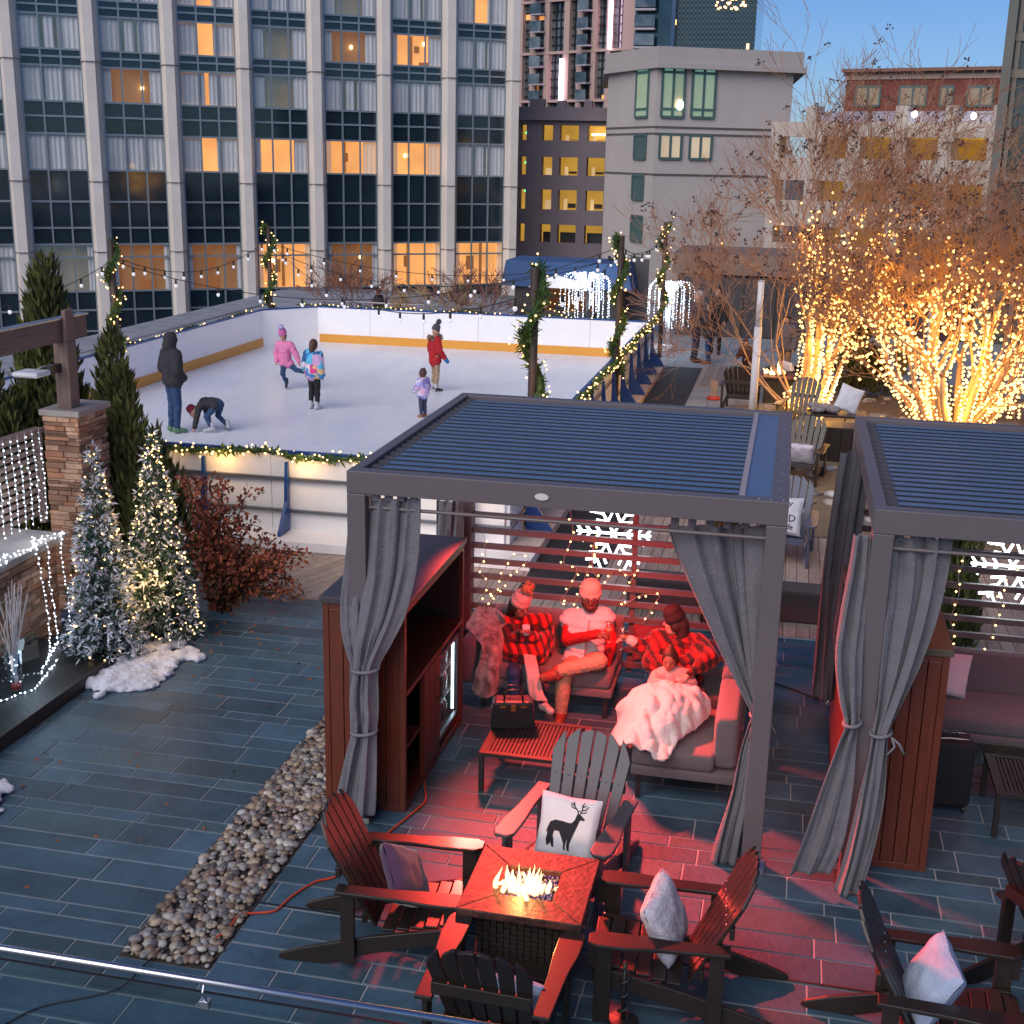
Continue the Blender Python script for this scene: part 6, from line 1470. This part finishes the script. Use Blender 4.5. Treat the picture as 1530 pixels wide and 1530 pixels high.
        for d in ar: K.cap(V('sh'+d),.062*g+i,V('el'+d),.05*g+i,0); K.cap(V('el'+d),.05*g+i,V('el'+d).lerp(V('wr'+d),jacket.get('sleeve',.95)),.038*g+i*.8,0)
        for (a,ra,b_,rb) in jacket.get('extra',[]): K.cap(a,ra,b_,rb,0)
        if jacket.get('hood'): K.ball(H+F@Vector((0,-.10,-.11))*q,.105*q,(1.05,.75,.8),F)
        if jacket.get('hoodup'): K.ball(H+F@Vector((0,-.035,.01))*q,.125*q,(.95,1.0,1.15),F); K.cap(H+F@Vector((0,-.05,-.09))*q,.11*q,V('neck'),.12*s)
        remesh(K.mb,None,jacket.get('name','jacket'),[jacket['mat']],t,vox*1.15,2)
    if hair:
        K=Body(); b_=hair.get('bulk',1.)
        K.ball(H+F@Vector((0,-.022,.03))*q,.104*q*b_,(.86,.98,1.08),F)
        for e in (-1,1): K.ball(H+F@Vector((e*.062,-.02,-.01))*q,.05*q*b_,(.7,1.1,1.3),F)
        if hair.get('long'): K.cap(H+F@Vector((0,-.07,-.0))*q,.075*q*b_,H+F@Vector((0,-.085,-.08-hair['long']))*q,.055*q*b_)
        for (a,r_) in hair.get('buns',[]): K.ball(H+F@Vector(a)*q,r_*q,(1,1,1),F)
        remesh(K.mb,None,'hair',[hair['mat']],t,vox,1)
    if hat:
        m=MB(); O=H+F@Vector((0,-.014,.044))*q; pr=[(.099,-.012),(.106,.0),(.107,.028),(.102,.032),(.103,.055),(.090,.092),(.06,.118),(.02,.128),(0,.129)]
        if hat.get('tall'): pr=[(.099,-.02),(.108,-.012),(.110,.012),(.108,.036),(.101,.042),(.102,.07),(.092,.105),(.066,.130),(.03,.143),(0,.146)]
        T=F@Matrix.Rotation(R(hat.get('tilt',-14)),3,'X')
        m.lathe(O,[(a*q*.93,z*q) for a,z in pr],40,0,None,T); m.v=[tuple(O+(Vector(v)-O)*(1+(.022 if (k%40)%2 else -.014))) for k,v in enumerate(m.v)]; m.build('hat',hat['mat'],t,smooth=True)
        if hat.get('pom'): 
            m=MB(); c_=O+T@Vector((0,0,.20))*q
            for k in range(60): leafquad(m,c_,rdir(),.05*q,.085*q,None)
            m.ball(c_,.055*q); m.build('pompom',hat['pom'],t)
    if skates:
        for d in 'LR':
            f=(V('to'+d)-V('an'+d)); f.z=0; f=f.normalized() if f.length>1e-4 else Vector((0,1,0)); a=V('an'+d)
            m=MB(); z=a.z-.115*s; m.bar(a-f*.11*s+Vector((0,0,z-a.z)),a+f*.2*s+Vector((0,0,z-a.z)),.008,.04*s); m.build('skate_blade',m_steel,t)
            K=Body(); K.cap(a+Vector((0,0,.1*s)),.058*g,a,.056*g); K.cap(a-f*.05*s+Vector((0,0,-.04*s)),.045*g,a+f*.16*s+Vector((0,0,-.045*s)),.037*g); remesh(K.mb,None,'skate_boot',[skates],t,vox,2)
    return t
jean=cl('blue_jeans',(.02,.055,.14)); jeand=cl('dark_jeans',(.012,.022,.05)); blk=cl('black_fabric',(.014,.013,.016)); char=cl('charcoal_jacket',(.028,.026,.032)); brn=mat('dark_brown_hair',(.028,.014,.009),.6); brown2=mat('brown_hair',(.07,.032,.02),.6)
shoe_w=mat('white_shoe',(.6,.58,.58),.5); shoe_g=mat('green_shoe',(.10,.22,.12),.6); skate_w=mat('skate_white',(.45,.47,.52),.4); skate_b=mat('skate_black',(.03,.03,.035),.4); boot=mat('tan_boot',(.28,.11,.04),.7)
ICE=IZ+.001
# --- on the ice
q=at(262,646,ICE); J=standing(1.72,R(-35),dict(elL=(-.25,-.05,1.13),elR=(.25,-.05,1.13),wrL=(-.17,.12,.98),wrR=(.17,.12,.98)))
person('person in charcoal hooded jacket and blue jeans standing with hands in pockets on the ice',(q.x,q.y,ICE),J,1.72,(.5,.85,-.25),[SK_D,char,jean,shoe_g],.018,jacket=dict(mat=char,infl=.04,hem=-.02,hoodup=True),hair=dict(mat=brn),hands=False,girth=1.08)
q=at(312,644,ICE); s_=.62
cj={k:Vector(v) for k,v in dict(pel=(.20,.0,.50),chest=(-.04,-.02,.50),neck=(-.16,-.03,.43),head=(-.26,-.04,.33),shL=(-.10,-.14,.44),shR=(-.10,.10,.46),elL=(-.14,-.17,.24),elR=(-.08,.14,.25),wrL=(-.18,-.18,.08),wrR=(-.05,.15,.08),hpL=(.19,-.07,.47),hpR=(.21,.07,.47),knL=(.02,-.12,.28),knR=(.12,.13,.26),anL=(.13,-.13,.09),anR=(.30,.13,.10),toL=(.0,-.2,.045),toR=(.21,.2,.05)).items()}
person('child in dark top and blue jeans bent over touching the ice with both hands',(q.x,q.y,ICE),cj,1.18,(-.8,-.1,-.6),[SK_L,char,jean,skate_w],.014,hs=1.25,jacket=dict(mat=char,infl=.02,hem=-.05),hat=dict(mat=cl('maroon_hat',(.22,.015,.05))),skates=skate_w)
q=at(430,580,ICE); pink=cl('pink_jacket',(.72,.22,.42)); pj={k:Vector(v) for k,v in dict(pel=(-.02,0,.52),chest=(-.04,-.02,.80),neck=(-.05,-.02,.95),head=(-.07,-.03,1.11),shL=(-.17,-.02,.92),shR=(.09,-.02,.92),elL=(-.24,.02,.72),elR=(.20,-.02,.74),wrL=(-.20,-.08,.56),wrR=(.28,-.06,.58),hpL=(-.07,0,.50),hpR=(.06,0,.50),knL=(-.05,-.14,.33),knR=(.22,-.05,.40),anL=(.0,-.06,.12),anR=(.46,-.05,.36),toL=(.03,-.17,.05),toR=(.56,-.08,.36)).items()}
person('child skater in pink jacket and pink hat crouching with one leg kicked out',(q.x,q.y,ICE),pj,1.3,(.1,-.9,-.35),[SK_L,pink,jean,skate_b],.015,hs=1.15,jacket=dict(mat=pink,infl=.03,hem=-.02),hat=dict(mat=cl('pink_hat',(.62,.17,.40)),tall=True,pom=cl('lilac_pom',(.55,.45,.7))),hair=dict(mat=brn,long=.06),skates=skate_b)
q=at(470,611,ICE); multi=patch('colour_block_jacket',6.5,[(.72,.06,.28),(.03,.25,.55),(.75,.68,.72),(.75,.52,.25),(.10,.45,.68),(.55,.35,.58),(.02,.10,.28)])
J=standing(1.32,R(-20),dict(elL=(-.29,.03,1.12),wrL=(-.36,.14,.93),elR=(.24,-.04,1.12),wrR=(.25,.02,.88)))
person('child in bright colour block jacket and black trousers seen from behind on skates',(q.x,q.y,ICE),J,1.32,(.1,.95,-.2),[SK_L,multi,blk,skate_w],.014,hs=1.12,girth=1.1,jacket=dict(mat=multi,infl=.055,hem=.02,flare=.02),hair=dict(mat=brown2,bulk=1.08,long=.05),skates=skate_w)
q=at(650,584,ICE); redc=cl('red_coat',(.42,.012,.02)); kh=cl('khaki_trousers',(.36,.25,.16))
J=standing(1.34,R(-50),dict(elR=(.24,.02,1.13),wrR=(.26,.16,.93)))
t_=person('child in long red coat with fur hood, grey pom hat and khaki trousers',(q.x,q.y,ICE),J,1.34,(.75,.65,-.1),[SK_L,redc,kh,skate_b],.014,hs=1.12,jacket=dict(mat=redc,infl=.04,hem=.13,hood=False),hat=dict(mat=cl('grey_hat',(.07,.07,.085)),tall=True,tilt=-18,pom=cl('grey_pom',(.08,.08,.09))),skates=skate_w)
K=Body()
for d in 'LR': K.cap(J['wr'+d]+Vector((0,0,.01)),.042,J['wr'+d]+(J['wr'+d]-J['el'+d]).normalized()*.11,.036)
remesh(K.mb,None,'mitten',[mat('blue_mitten',(.02,.18,.45),.7)],t_,.014)
m=MB(); nk=J['neck']; 
for k in range(500):
    a=rnd.uniform(0,2*PI); leafquad(m,nk+Vector((.12*math.cos(a),.12*math.sin(a),.0+.03*math.sin(a*2))),rdir(.3),.03,.07)
m.build('fur_collar',mat('tan_fur',(.36,.25,.18),.95),t_)
q=at(632,623,ICE); tod=patch('pastel_print_jacket',10,[(.70,.40,.62),(.66,.62,.74),(.45,.42,.75),(.72,.55,.70),(.25,.22,.55)])
J=standing(.86,R(60),dict(elL=(-.26,.05,1.14),wrL=(-.25,.2,1.0),elR=(.27,.0,1.12),wrR=(.30,.12,.95),head=(0,.03,1.66)))
person('toddler in pastel patterned jacket with hair buns and tan boots on the ice',(q.x,q.y,ICE),J,.86,(-.9,.25,-.15),[SK_M,tod,cl('navy_leggings',(.05,.055,.11)),boot],.011,hs=1.5,girth=1.25,jacket=dict(mat=tod,infl=.05,hem=.04,flare=.02),hair=dict(mat=brown2,buns=[((-.06,-.03,.12),.035),((.06,-.03,.12),.035)]))
# --- far people
q=aty(565,430,34.7); J=standing(1.42,R(85)); person('person in dark jacket walking behind the far rink boards between bare shrubs',(q.x,34.7,0),J,1.42,(-1,-.2,-.1),[SK_L,char,jeand,blk],.02,jacket=dict(mat=char,infl=.05,hem=.05),hair=dict(mat=brn))
q=at(1037,541); J=standing(1.80,R(-70),dict(elL=(-.26,.12,1.16),wrL=(-.1,.30,1.12),elR=(.24,.12,1.14),wrR=(.1,.30,1.02)))
grb=cl('taupe_jacket',(.065,.045,.05)); person('tall person in taupe jacket and pale beanie leaning toward partner beside the rink',(q.x,q.y,.003),J,1.80,(.8,.35,-.35),[SK_L,grb,jeand,mat('dark_red_shoe',(.10,.03,.02),.6)],.018,jacket=dict(mat=grb,infl=.035,hem=.0),hat=dict(mat=cl('pale_beanie',(.42,.38,.37))))
q=at(1057,544); J=standing(1.58,R(85),dict(elL=(-.25,.1,1.15),wrL=(-.08,.26,1.18),elR=(.25,.1,1.15),wrR=(.12,.26,1.25)))
dkc=cl('dark_long_coat',(.02,.016,.02)); person('shorter person in long dark coat and jeans holding a cup, embraced by partner',(q.x,q.y,.003),J,1.58,(-.9,.1,.1),[SK_L,dkc,jean,boot],.018,jacket=dict(mat=dkc,infl=.04,hem=.14),hair=dict(mat=brown2,long=.12))
q=at(1066,533); J=standing(1.82,R(170)); person('person in black jacket standing just behind the embracing couple',(q.x,q.y+.4,.003),J,1.82,(.2,-1,-.1),[SK_L,blk,blk,blk],.02,jacket=dict(mat=blk,infl=.04,hem=.05),hair=dict(mat=brn))
q=at(1113,585); J=standing(1.18,R(150),dict(chest=(0,.08,1.24),neck=(0,.14,1.40),head=(0,.22,1.55),shL=(-.17,.10,1.36),shR=(.17,.10,1.36),elL=(-.23,.2,1.12),elR=(.23,.2,1.12),wrL=(-.2,.4,1.05),wrR=(.2,.4,1.05)))
person('child in dark brown jacket leaning toward the far fire pit',(q.x,q.y+.6,.003),J,1.18,(.4,-.8,-.4),[SK_L,cl('brown_jacket',(.07,.028,.02)),blk,blk],.016,hs=1.15,jacket=dict(mat=bpy.data.materials['brown_jacket'],infl=.04,hem=.03),hair=dict(mat=brown2,long=.08))
q=at(1168,588); J=standing(1.6,R(165)); person('person in grey jacket standing between far fire and slim lit tree',(q.x,q.y+1.6,.003),J,1.6,(-.3,-.9,-.3),[SK_L,cl('grey_jacket',(.12,.11,.13)),cl('tan_trousers',(.3,.17,.1)),blk],.018,jacket=dict(mat=bpy.data.materials['grey_jacket'],infl=.04,hem=.03),hair=dict(mat=brn))
# --- seated inside the red lit cabana
def W(O,px,py,Y): return aty(px,py,Y)-O
O=Vector((-1.75,11.2,0)); cream=cl('cream_trousers',(.40,.27,.18)); vest=cl('white_vest',(.60,.58,.60)); redsw=cl('red_sweater',(.34,.008,.01))
w=lambda px,py,Y:W(O,px,py,Y)
MJ=dict(pel=w(874,988,11.28),chest=w(877,944,11.34),neck=w(879,916,11.33),head=w(882,893,11.27),shR=w(853,926,11.33),shL=w(903,924,11.33),elR=w(847,957,11.2),wrR=w(893,947,10.98),elL=w(914,958,11.25),wrL=w(907,990,11.1),
 hpR=w(862,990,11.22),hpL=w(886,990,11.22),knR=w(843,1008,10.82),anR=w(838,1066,10.80),toR=w(835,1080,10.66),knL=w(896,988,10.84),anL=w(832,1003,10.72),toL=w(812,1012,10.63))
mn=person('smiling person in white vest, red sweater and cream beanie seated cross legged',O,MJ,1.78,(.22,-1,-.18),[SK_D,redsw,cream,mat('red_brown_shoe',(.22,.05,.03),.5)],.0095,grip=dict(R=(.8,-.5,.2),L=(-.4,-.7,-.3)),smile=True,girth=1.17,jacket=dict(mat=vest,name='vest',infl=.022,hem=.0,arms=''),hat=dict(mat=cl('cream_beanie',(.58,.44,.38)),tall=True))
F_=frame((.22,-1,-.18)); H_=Vector(MJ['head']); K=Body(); q_=1.78/1.75
K.ball(H_+F_@Vector((0,.040,-.085))*q_,.062*q_,(.95,.85,.72),F_); 
for e in (-1,1): K.ball(H_+F_@Vector((e*.058,.02,-.055))*q_,.034*q_,(.6,.9,1.3),F_)
remesh(K.mb,None,'beard',[brn],mn,.009,1)
m=MB()
for e in (-1,1): m.bar(H_+F_@Vector((e*.016,.094,.036))*q_,H_+F_@Vector((e*.048,.082,.038))*q_,.008,.010)
m.build('eyebrows',brn,mn)
m=MB(); N_=Vector(MJ['neck'])+Vector((0,-.01,-.035)); m.tube([N_+Vector((.082*math.cos(a),.078*math.sin(a),.012*math.sin(a))) for a in [PI*1.62+i*PI*1.76/14 for i in range(15)]],.026,8); m.build('collar',vest,mn,smooth=True)
m=MB(); a_=Vector(MJ['neck'])+Vector((.03,-.12,-.03)); b2=Vector(MJ['pel'])+Vector((.02,-.20,.06)); m.tube([a_,a_.lerp(b2,.5)+Vector((0,-.05,0)),b2],.007,6); m.build('zip',mat('grey_zip',(.25,.22,.22),.5),mn)
gl=w(910,944,10.93)+O
def wineglass(label,p,tilt=0):
    t=thing('wine_glass',label,'glass',p); m=MB(); m.lathe((0,0,-.10),[(.032,0),(.032,.003),(.005,.008),(.004,.09),(.02,.10),(.036,.13),(.038,.16),(.031,.20)],16); m.build('bowl',glassmat('wine_glass_'+str(len(label)),(.92,.92,.92),.1),t,smooth=True)
    m=MB(); m.lathe((0,0,-.10),[(.0,.098),(.018,.101),(.033,.13),(.0,.131)],14); m.build('wine',mat('white_wine_'+str(len(label)),(.6,.35,.15),.1),t,smooth=True); return t
wineglass('wine glass held out by the person in the white vest',gl)
O=Vector((-2.25,11.25,0)); pl1=plaid('buffalo_plaid',11,(.48,.012,.012),(.10,.003,.004),(.008,.006,.007))
WJ=dict(pel=w(775,985,11.28),chest=w(785,948,11.36),neck=w(780,926,11.34),head=w(777,905,11.26),shR=w(757,933,11.32),shL=w(813,930,11.36),elR=w(758,962,11.12),wrR=w(783,948,10.98),elL=w(815,965,11.2),wrL=w(790,950,10.98),
 hpR=w(768,988,11.2),hpL=w(790,988,11.2),knR=w(768,1005,10.78),anR=w(770,1050,10.82),toR=w(766,1062,10.68),knL=w(797,1003,10.76),anL=w(812,1050,10.76),toL=w(823,1063,10.62))
def W_(): pass
def wv(): pass
_pts=lambda l:[(aty(a,b_,c)-O,r_) for a,b_,c,r_ in l]
A_=_pts([(762,945,11.15,.09),(765,975,11.0,.10),(800,980,11.0,.11),(815,955,11.2,.09),(790,955,11.05,.07)])
wo=person('person in red and black plaid wrap and pale pompom hat on the sofa',O,WJ,1.65,(.75,-.6,-.35),[SK_M,pl1,jean,shoe_w],.0095,grip=dict(R=(.3,-.5,.7),L=(-.3,-.5,.7)),jacket=dict(mat=pl1,name='plaid_wrap',infl=.04,hem=-.02,flare=.03,sleeve=.8,extra=[(A_[0][0],A_[0][1],A_[1][0],A_[1][1]),(A_[1][0],A_[1][1],A_[2][0],A_[2][1]),(A_[2][0],A_[2][1],A_[3][0],A_[3][1])]),hair=dict(mat=brn,bulk=.98,long=.14),hat=dict(mat=cl('blush_hat',(.55,.40,.40)),tall=True,pom=mat('tan_pom',(.38,.22,.13),.95)))
m=MB(); sp_=[aty(790,975,10.95)-O,aty(795,1000,10.72)-O,aty(800,1030,10.66)-O,aty(806,1046,10.64)-O]
def ribbon(m,P,w0,w1,th=.02):
    P=smooth(P,6); n=len(P)
    m.grid(lambda u,v:P[min(n-1,int(v*(n-1)+.5))]+Vector(((u-.5)*(w0+(w1-w0)*v),-.02*math.sin(u*PI)+.008*math.sin(u*14+v*5),0)),8,n-1)
ribbon(m,sp_,.11,.15); m.build('scarf',cl('blush_scarf',(.55,.42,.40)),wo,smooth=True,solid=.015)
m=MB(); p=aty(786,941,10.95)-O; m.lathe(p+Vector((0,0,-.05)),[(.03,0),(.038,.09),(.034,.09),(.03,.02)],12); m.build('cup',m_pill,wo,smooth=True)
O=Vector((-.62,11.0,0)); 
BJ=dict(pel=w(1015,1010,10.95),chest=w(1015,972,11.0),neck=w(1013,950,11.0),head=w(1008,931,10.97),shL=w(1042,962,10.95),shR=w(984,955,11.05),elR=w(966,970,11.02),wrR=w(941,956,10.98),elL=w(1060,985,10.7),wrL=w(1030,1008,10.5),
 hpL=w(1030,1015,10.85),hpR=w(1002,1015,10.85),knL=w(1022,1045,10.35),knR=w(990,1040,10.40),anL=w(1010,1085,10.0),anR=w(968,1085,10.1),toL=w(1005,1086,9.88),toR=w(960,1090,10.0))
A_=_pts([(985,962,11.0,.09),(975,990,10.85,.10),(1010,1000,10.75,.10),(1050,985,10.8,.10)])
wb=person('person in black beanie and plaid wrap on the right sofa toasting with a glass',O,BJ,1.66,(-.95,.15,-.1),[SK_L,pl1,blk,blk],.0095,grip=dict(R=(-.9,-.2,.1)),jacket=dict(mat=pl1,name='plaid_wrap',infl=.045,hem=-.02,flare=.03,sleeve=.45,extra=[(A_[0][0],A_[0][1],A_[1][0],A_[1][1]),(A_[1][0],A_[1][1],A_[2][0],A_[2][1]),(A_[2][0],A_[2][1],A_[3][0],A_[3][1])]),hair=dict(mat=brn,bulk=.97,long=.22),hat=dict(mat=cl('black_beanie',(.012,.009,.011)),tall=True,tilt=-24))
K=Body(); K.cap(BJ['elR'].lerp(BJ['wrR'],.2),.05,BJ['wrR']*.96+BJ['elR']*.04,.046); remesh(K.mb,None,'cuff',[cl('cream_cuff',(.62,.52,.48))],wb,.01)
wineglass('wine glass held by the person in the black beanie',aty(931,953,10.96)+Vector((0,-.02,.0)))
O=Vector((-.68,10.62,0)); pinks=cl('blush_fleece',(.55,.36,.34),sheen=.3)
CJ=dict(pel=w(1004,1022,10.62),chest=w(1004,1008,10.64),neck=w(1003,999,10.64),head=w(1001,986,10.60),shL=w(1026,1008,10.62),shR=w(982,1008,10.62),elL=w(1034,1022,10.5),elR=w(975,1020,10.5),wrL=w(1015,1018,10.42),wrR=w(988,1020,10.42),hpL=w(1012,1028,10.55),hpR=w(998,1028,10.55),knL=w(1012,1042,10.38),knR=w(994,1042,10.38),anL=w(1012,1056,10.2),anR=w(990,1056,10.2),toL=w(1012,1058,10.12),toR=w(990,1058,10.12))
person('small child in blush fleece on the lap of the person in black beanie',O,CJ,1.05,(-.1,-1,-.25),[SK_M,pinks,pinks,pinks],.009,hs=1.35,grip=dict(L=(-.5,-.7,.1),R=(.5,-.7,.1)),jacket=dict(mat=pinks,infl=.03,hem=0),hair=dict(mat=brn,bulk=.98,buns=[((0,-.05,.12),.045)]))
# white blanket over the legs and the sofa edge
def patchgrid(rows,O,nu,nv,amp,seed,freq=7):
    Rr=[[at(a,b_,z)-O for a,b_,z in r_] for r_ in rows]
    def cr1(P,u):
        n=len(P)-1; s=u*n; i=min(int(s),n-1); t=s-i; p0=P[max(i-1,0)];p1=P[i];p2=P[i+1];p3=P[min(i+2,n)]
        return .5*((2*p1)+(p2-p0)*t+(2*p0-5*p1+4*p2-p3)*t*t+(3*p1-p0-3*p2+p3)*t**3)
    def f(u,v):
        p=cr1([cr1(r_,u) for r_ in Rr],v); d=noise.noise(Vector((p.x*freq,p.y*freq*.6,p.z*freq*.5+seed)))*.7+.8*(abs(noise.noise(Vector((p.x*freq*.9+p.y*3,p.y*freq*.5-p.x*2,seed+4))))*2-.4)+.25*noise.noise(Vector((p.x*freq*3,p.y*freq*2.5,seed)))
        return p+Vector((.2*d*amp,-.5*d*amp,d*amp))
    m=MB(); m.grid(f,nu,nv); return m
O=Vector((-.6,10.0,0)); rows=[[(944,1036,.55),(970,1023,.66),(1003,1019,.70),(1034,1024,.68),(1060,1046,.60)],[(922,1058,.40),(952,1044,.66),(1000,1042,.71),(1038,1052,.66),(1060,1066,.54)],[(924,1080,.20),(946,1074,.57),(986,1080,.62),(1024,1084,.56),(1040,1088,.50)],[(914,1100,.12),(932,1104,.48),(966,1110,.50),(1004,1110,.49),(1016,1104,.475)],[(910,1122,.06),(925,1112,.47),(956,1118,.475),(992,1134,.475),(1004,1118,.475)]]
m=patchgrid(rows,O,70,70,.055,1,8); tag(m.build('blanket',mat('white_plush',(.68,.58,.57),.95,bump=.5,bs=70,sheen=.5),smooth=True,loc=O,solid=.025),'thick white plush blanket over the lap and right sofa seat','blanket')
O=Vector((-2.7,11.1,0)); rows=[[(702,925,.72),(716,908,.80),(738,908,.82),(752,922,.80)],[(698,940,.66),(716,926,.74),(738,926,.74),(756,938,.70)],[(720,965,.64),(728,955,.68),(740,955,.68),(752,962,.60)],[(712,1000,.40),(722,1000,.42),(736,1002,.42),(748,1002,.36)],[(706,1030,.18),(716,1040,.14),(730,1042,.14),(744,1032,.16)]]
m=patchgrid(rows,O,30,40,.03,4,9); tag(m.build('fur_throw',mat('mottled_fur',(.42,.34,.33),.95,var=.6,vs=11,col2=(.10,.075,.07),bump=.8,bs=60,sheen=.4),smooth=True,loc=O,solid=.03),'mottled grey brown faux fur throw over the left sofa arm','blanket')
pillow('dark red cushion behind the person in black beanie on the right sofa',(-1.02,11.35,.62),(R(-18),0,R(10)),.4,.36,.14,cl('maroon_cushion',(.12,.02,.03)))

# ------------------------------------------------------------------ snow blankets (puffy batting)
m_bat=mat('white_batting',(.62,.63,.72),.95,bump=.8,bs=34,sheen=.3)
def puffs(name,label,pts,seed,flat=.34):
    rr=random.Random(seed); K=Body(); o=Vector((pts[0][0],pts[0][1],0))
    for (x,y,r_) in pts:
        K.ball(Vector((x,y,r_*flat*.45))-o,r_,(1.15,.9,flat))
        for _ in range(5):
            a=rr.uniform(0,2*PI); K.ball(Vector((x+r_*.85*math.cos(a),y+r_*.7*math.sin(a),r_*.14))-o,r_*rr.uniform(.25,.5),(1.1,.9,.75))
        for _ in range(3):
            a=rr.uniform(0,2*PI); e=rr.uniform(.9,1.7)*r_; K.ball(Vector((x+e*math.cos(a),y+e*.8*math.sin(a),.02))-o,r_*rr.uniform(.3,.75),(1.2,1.0,.38))
    ob=remesh(K.mb,None,name,[m_bat],None,.022,2); me=ob.data
    nv=len(me.vertices); c=np.empty(nv*3); me.vertices.foreach_get('co',c); c=c.reshape(-1,3); nr=np.empty(nv*3); me.vertices.foreach_get('normal',nr); nr=nr.reshape(-1,3); rg=np.random.RandomState(seed); d=np.zeros(nv)
    for k in range(12): w_=rg.normal(size=3)*(14+5*k); d+=np.sin(c@w_+rg.uniform(0,6)+np.sin(c@(w_[[2,0,1]]*.7)))/(1+.15*k)
    c+=nr*(d*.0075)[:,None]; c[:,2]=np.maximum(c[:,2],.004); me.vertices.foreach_set('co',c.ravel()); me.update()
    ob.location=o; return tag(ob,label,'snow')
P=[at(a,b_,.05) for a,b_ in ((104,985),(135,1005),(180,1006),(160,1018),(205,990),(235,985),(262,978),(285,968),(225,968),(120,1000),(200,1000))]
puffs('snow_blanket','fluffy white snow blanket spread round the frosted tree bases',[(p.x,p.y,(.17,.2,.2,.19,.19,.17,.14,.09,.2,.18,.17)[i]) for i,p in enumerate(P)],3)
p=at(-20,1203,.05); puffs('snow_mound','edge of a white snow mound cut off by the photo border',[(p.x,p.y,.10),(p.x-.15,p.y+.1,.16)],5)
# ================================================================== cabana heaters and added fill (red light)
m_heat=emis('heater_glow',(1.,.04,.02),8)
def heater(label,x,y,pw,rot=None,ln=.9,spr=165):
    t=thing('patio_heater',label,'heater',(x,y,2.66))
    m=MB(); m.box(-ln/2,ln/2,-.06,.06,-.02,.06); m.build('housing',m_black,t,bevel=.01); m=MB(); m.tube([(-ln/2+.04,0,-.04),(ln/2-.04,0,-.04)],.014,8); m.build('element',m_heat,t,smooth=True)
    l=lamp('heater_lamp',(x,y,2.57),(1.,.06,.045),pw,.05,'AREA'); l.data.shape='RECTANGLE'; l.data.size=ln*.8; l.data.size_y=.06; l.data.spread=R(spr)
    if rot: l.rotation_euler=rot
def aim(x,y,z): return Vector((x,y,z)).to_track_quat('-Z','Y').to_euler()
heater('red glowing heater bar under the red lit cabana roof',-2.62,10.95,104,aim(.64,-.62,-.55),.6,80)
heater('added red fill light bar over the seated group in the red lit cabana',-1.3,9.75,20,aim(-.05,.62,-.75),.6,75)  # fill light added to brighten the seated people
heater('red glowing heater bar under the empty cabana roof',2.6,10.2,4,(R(10),0,0),.9,110)
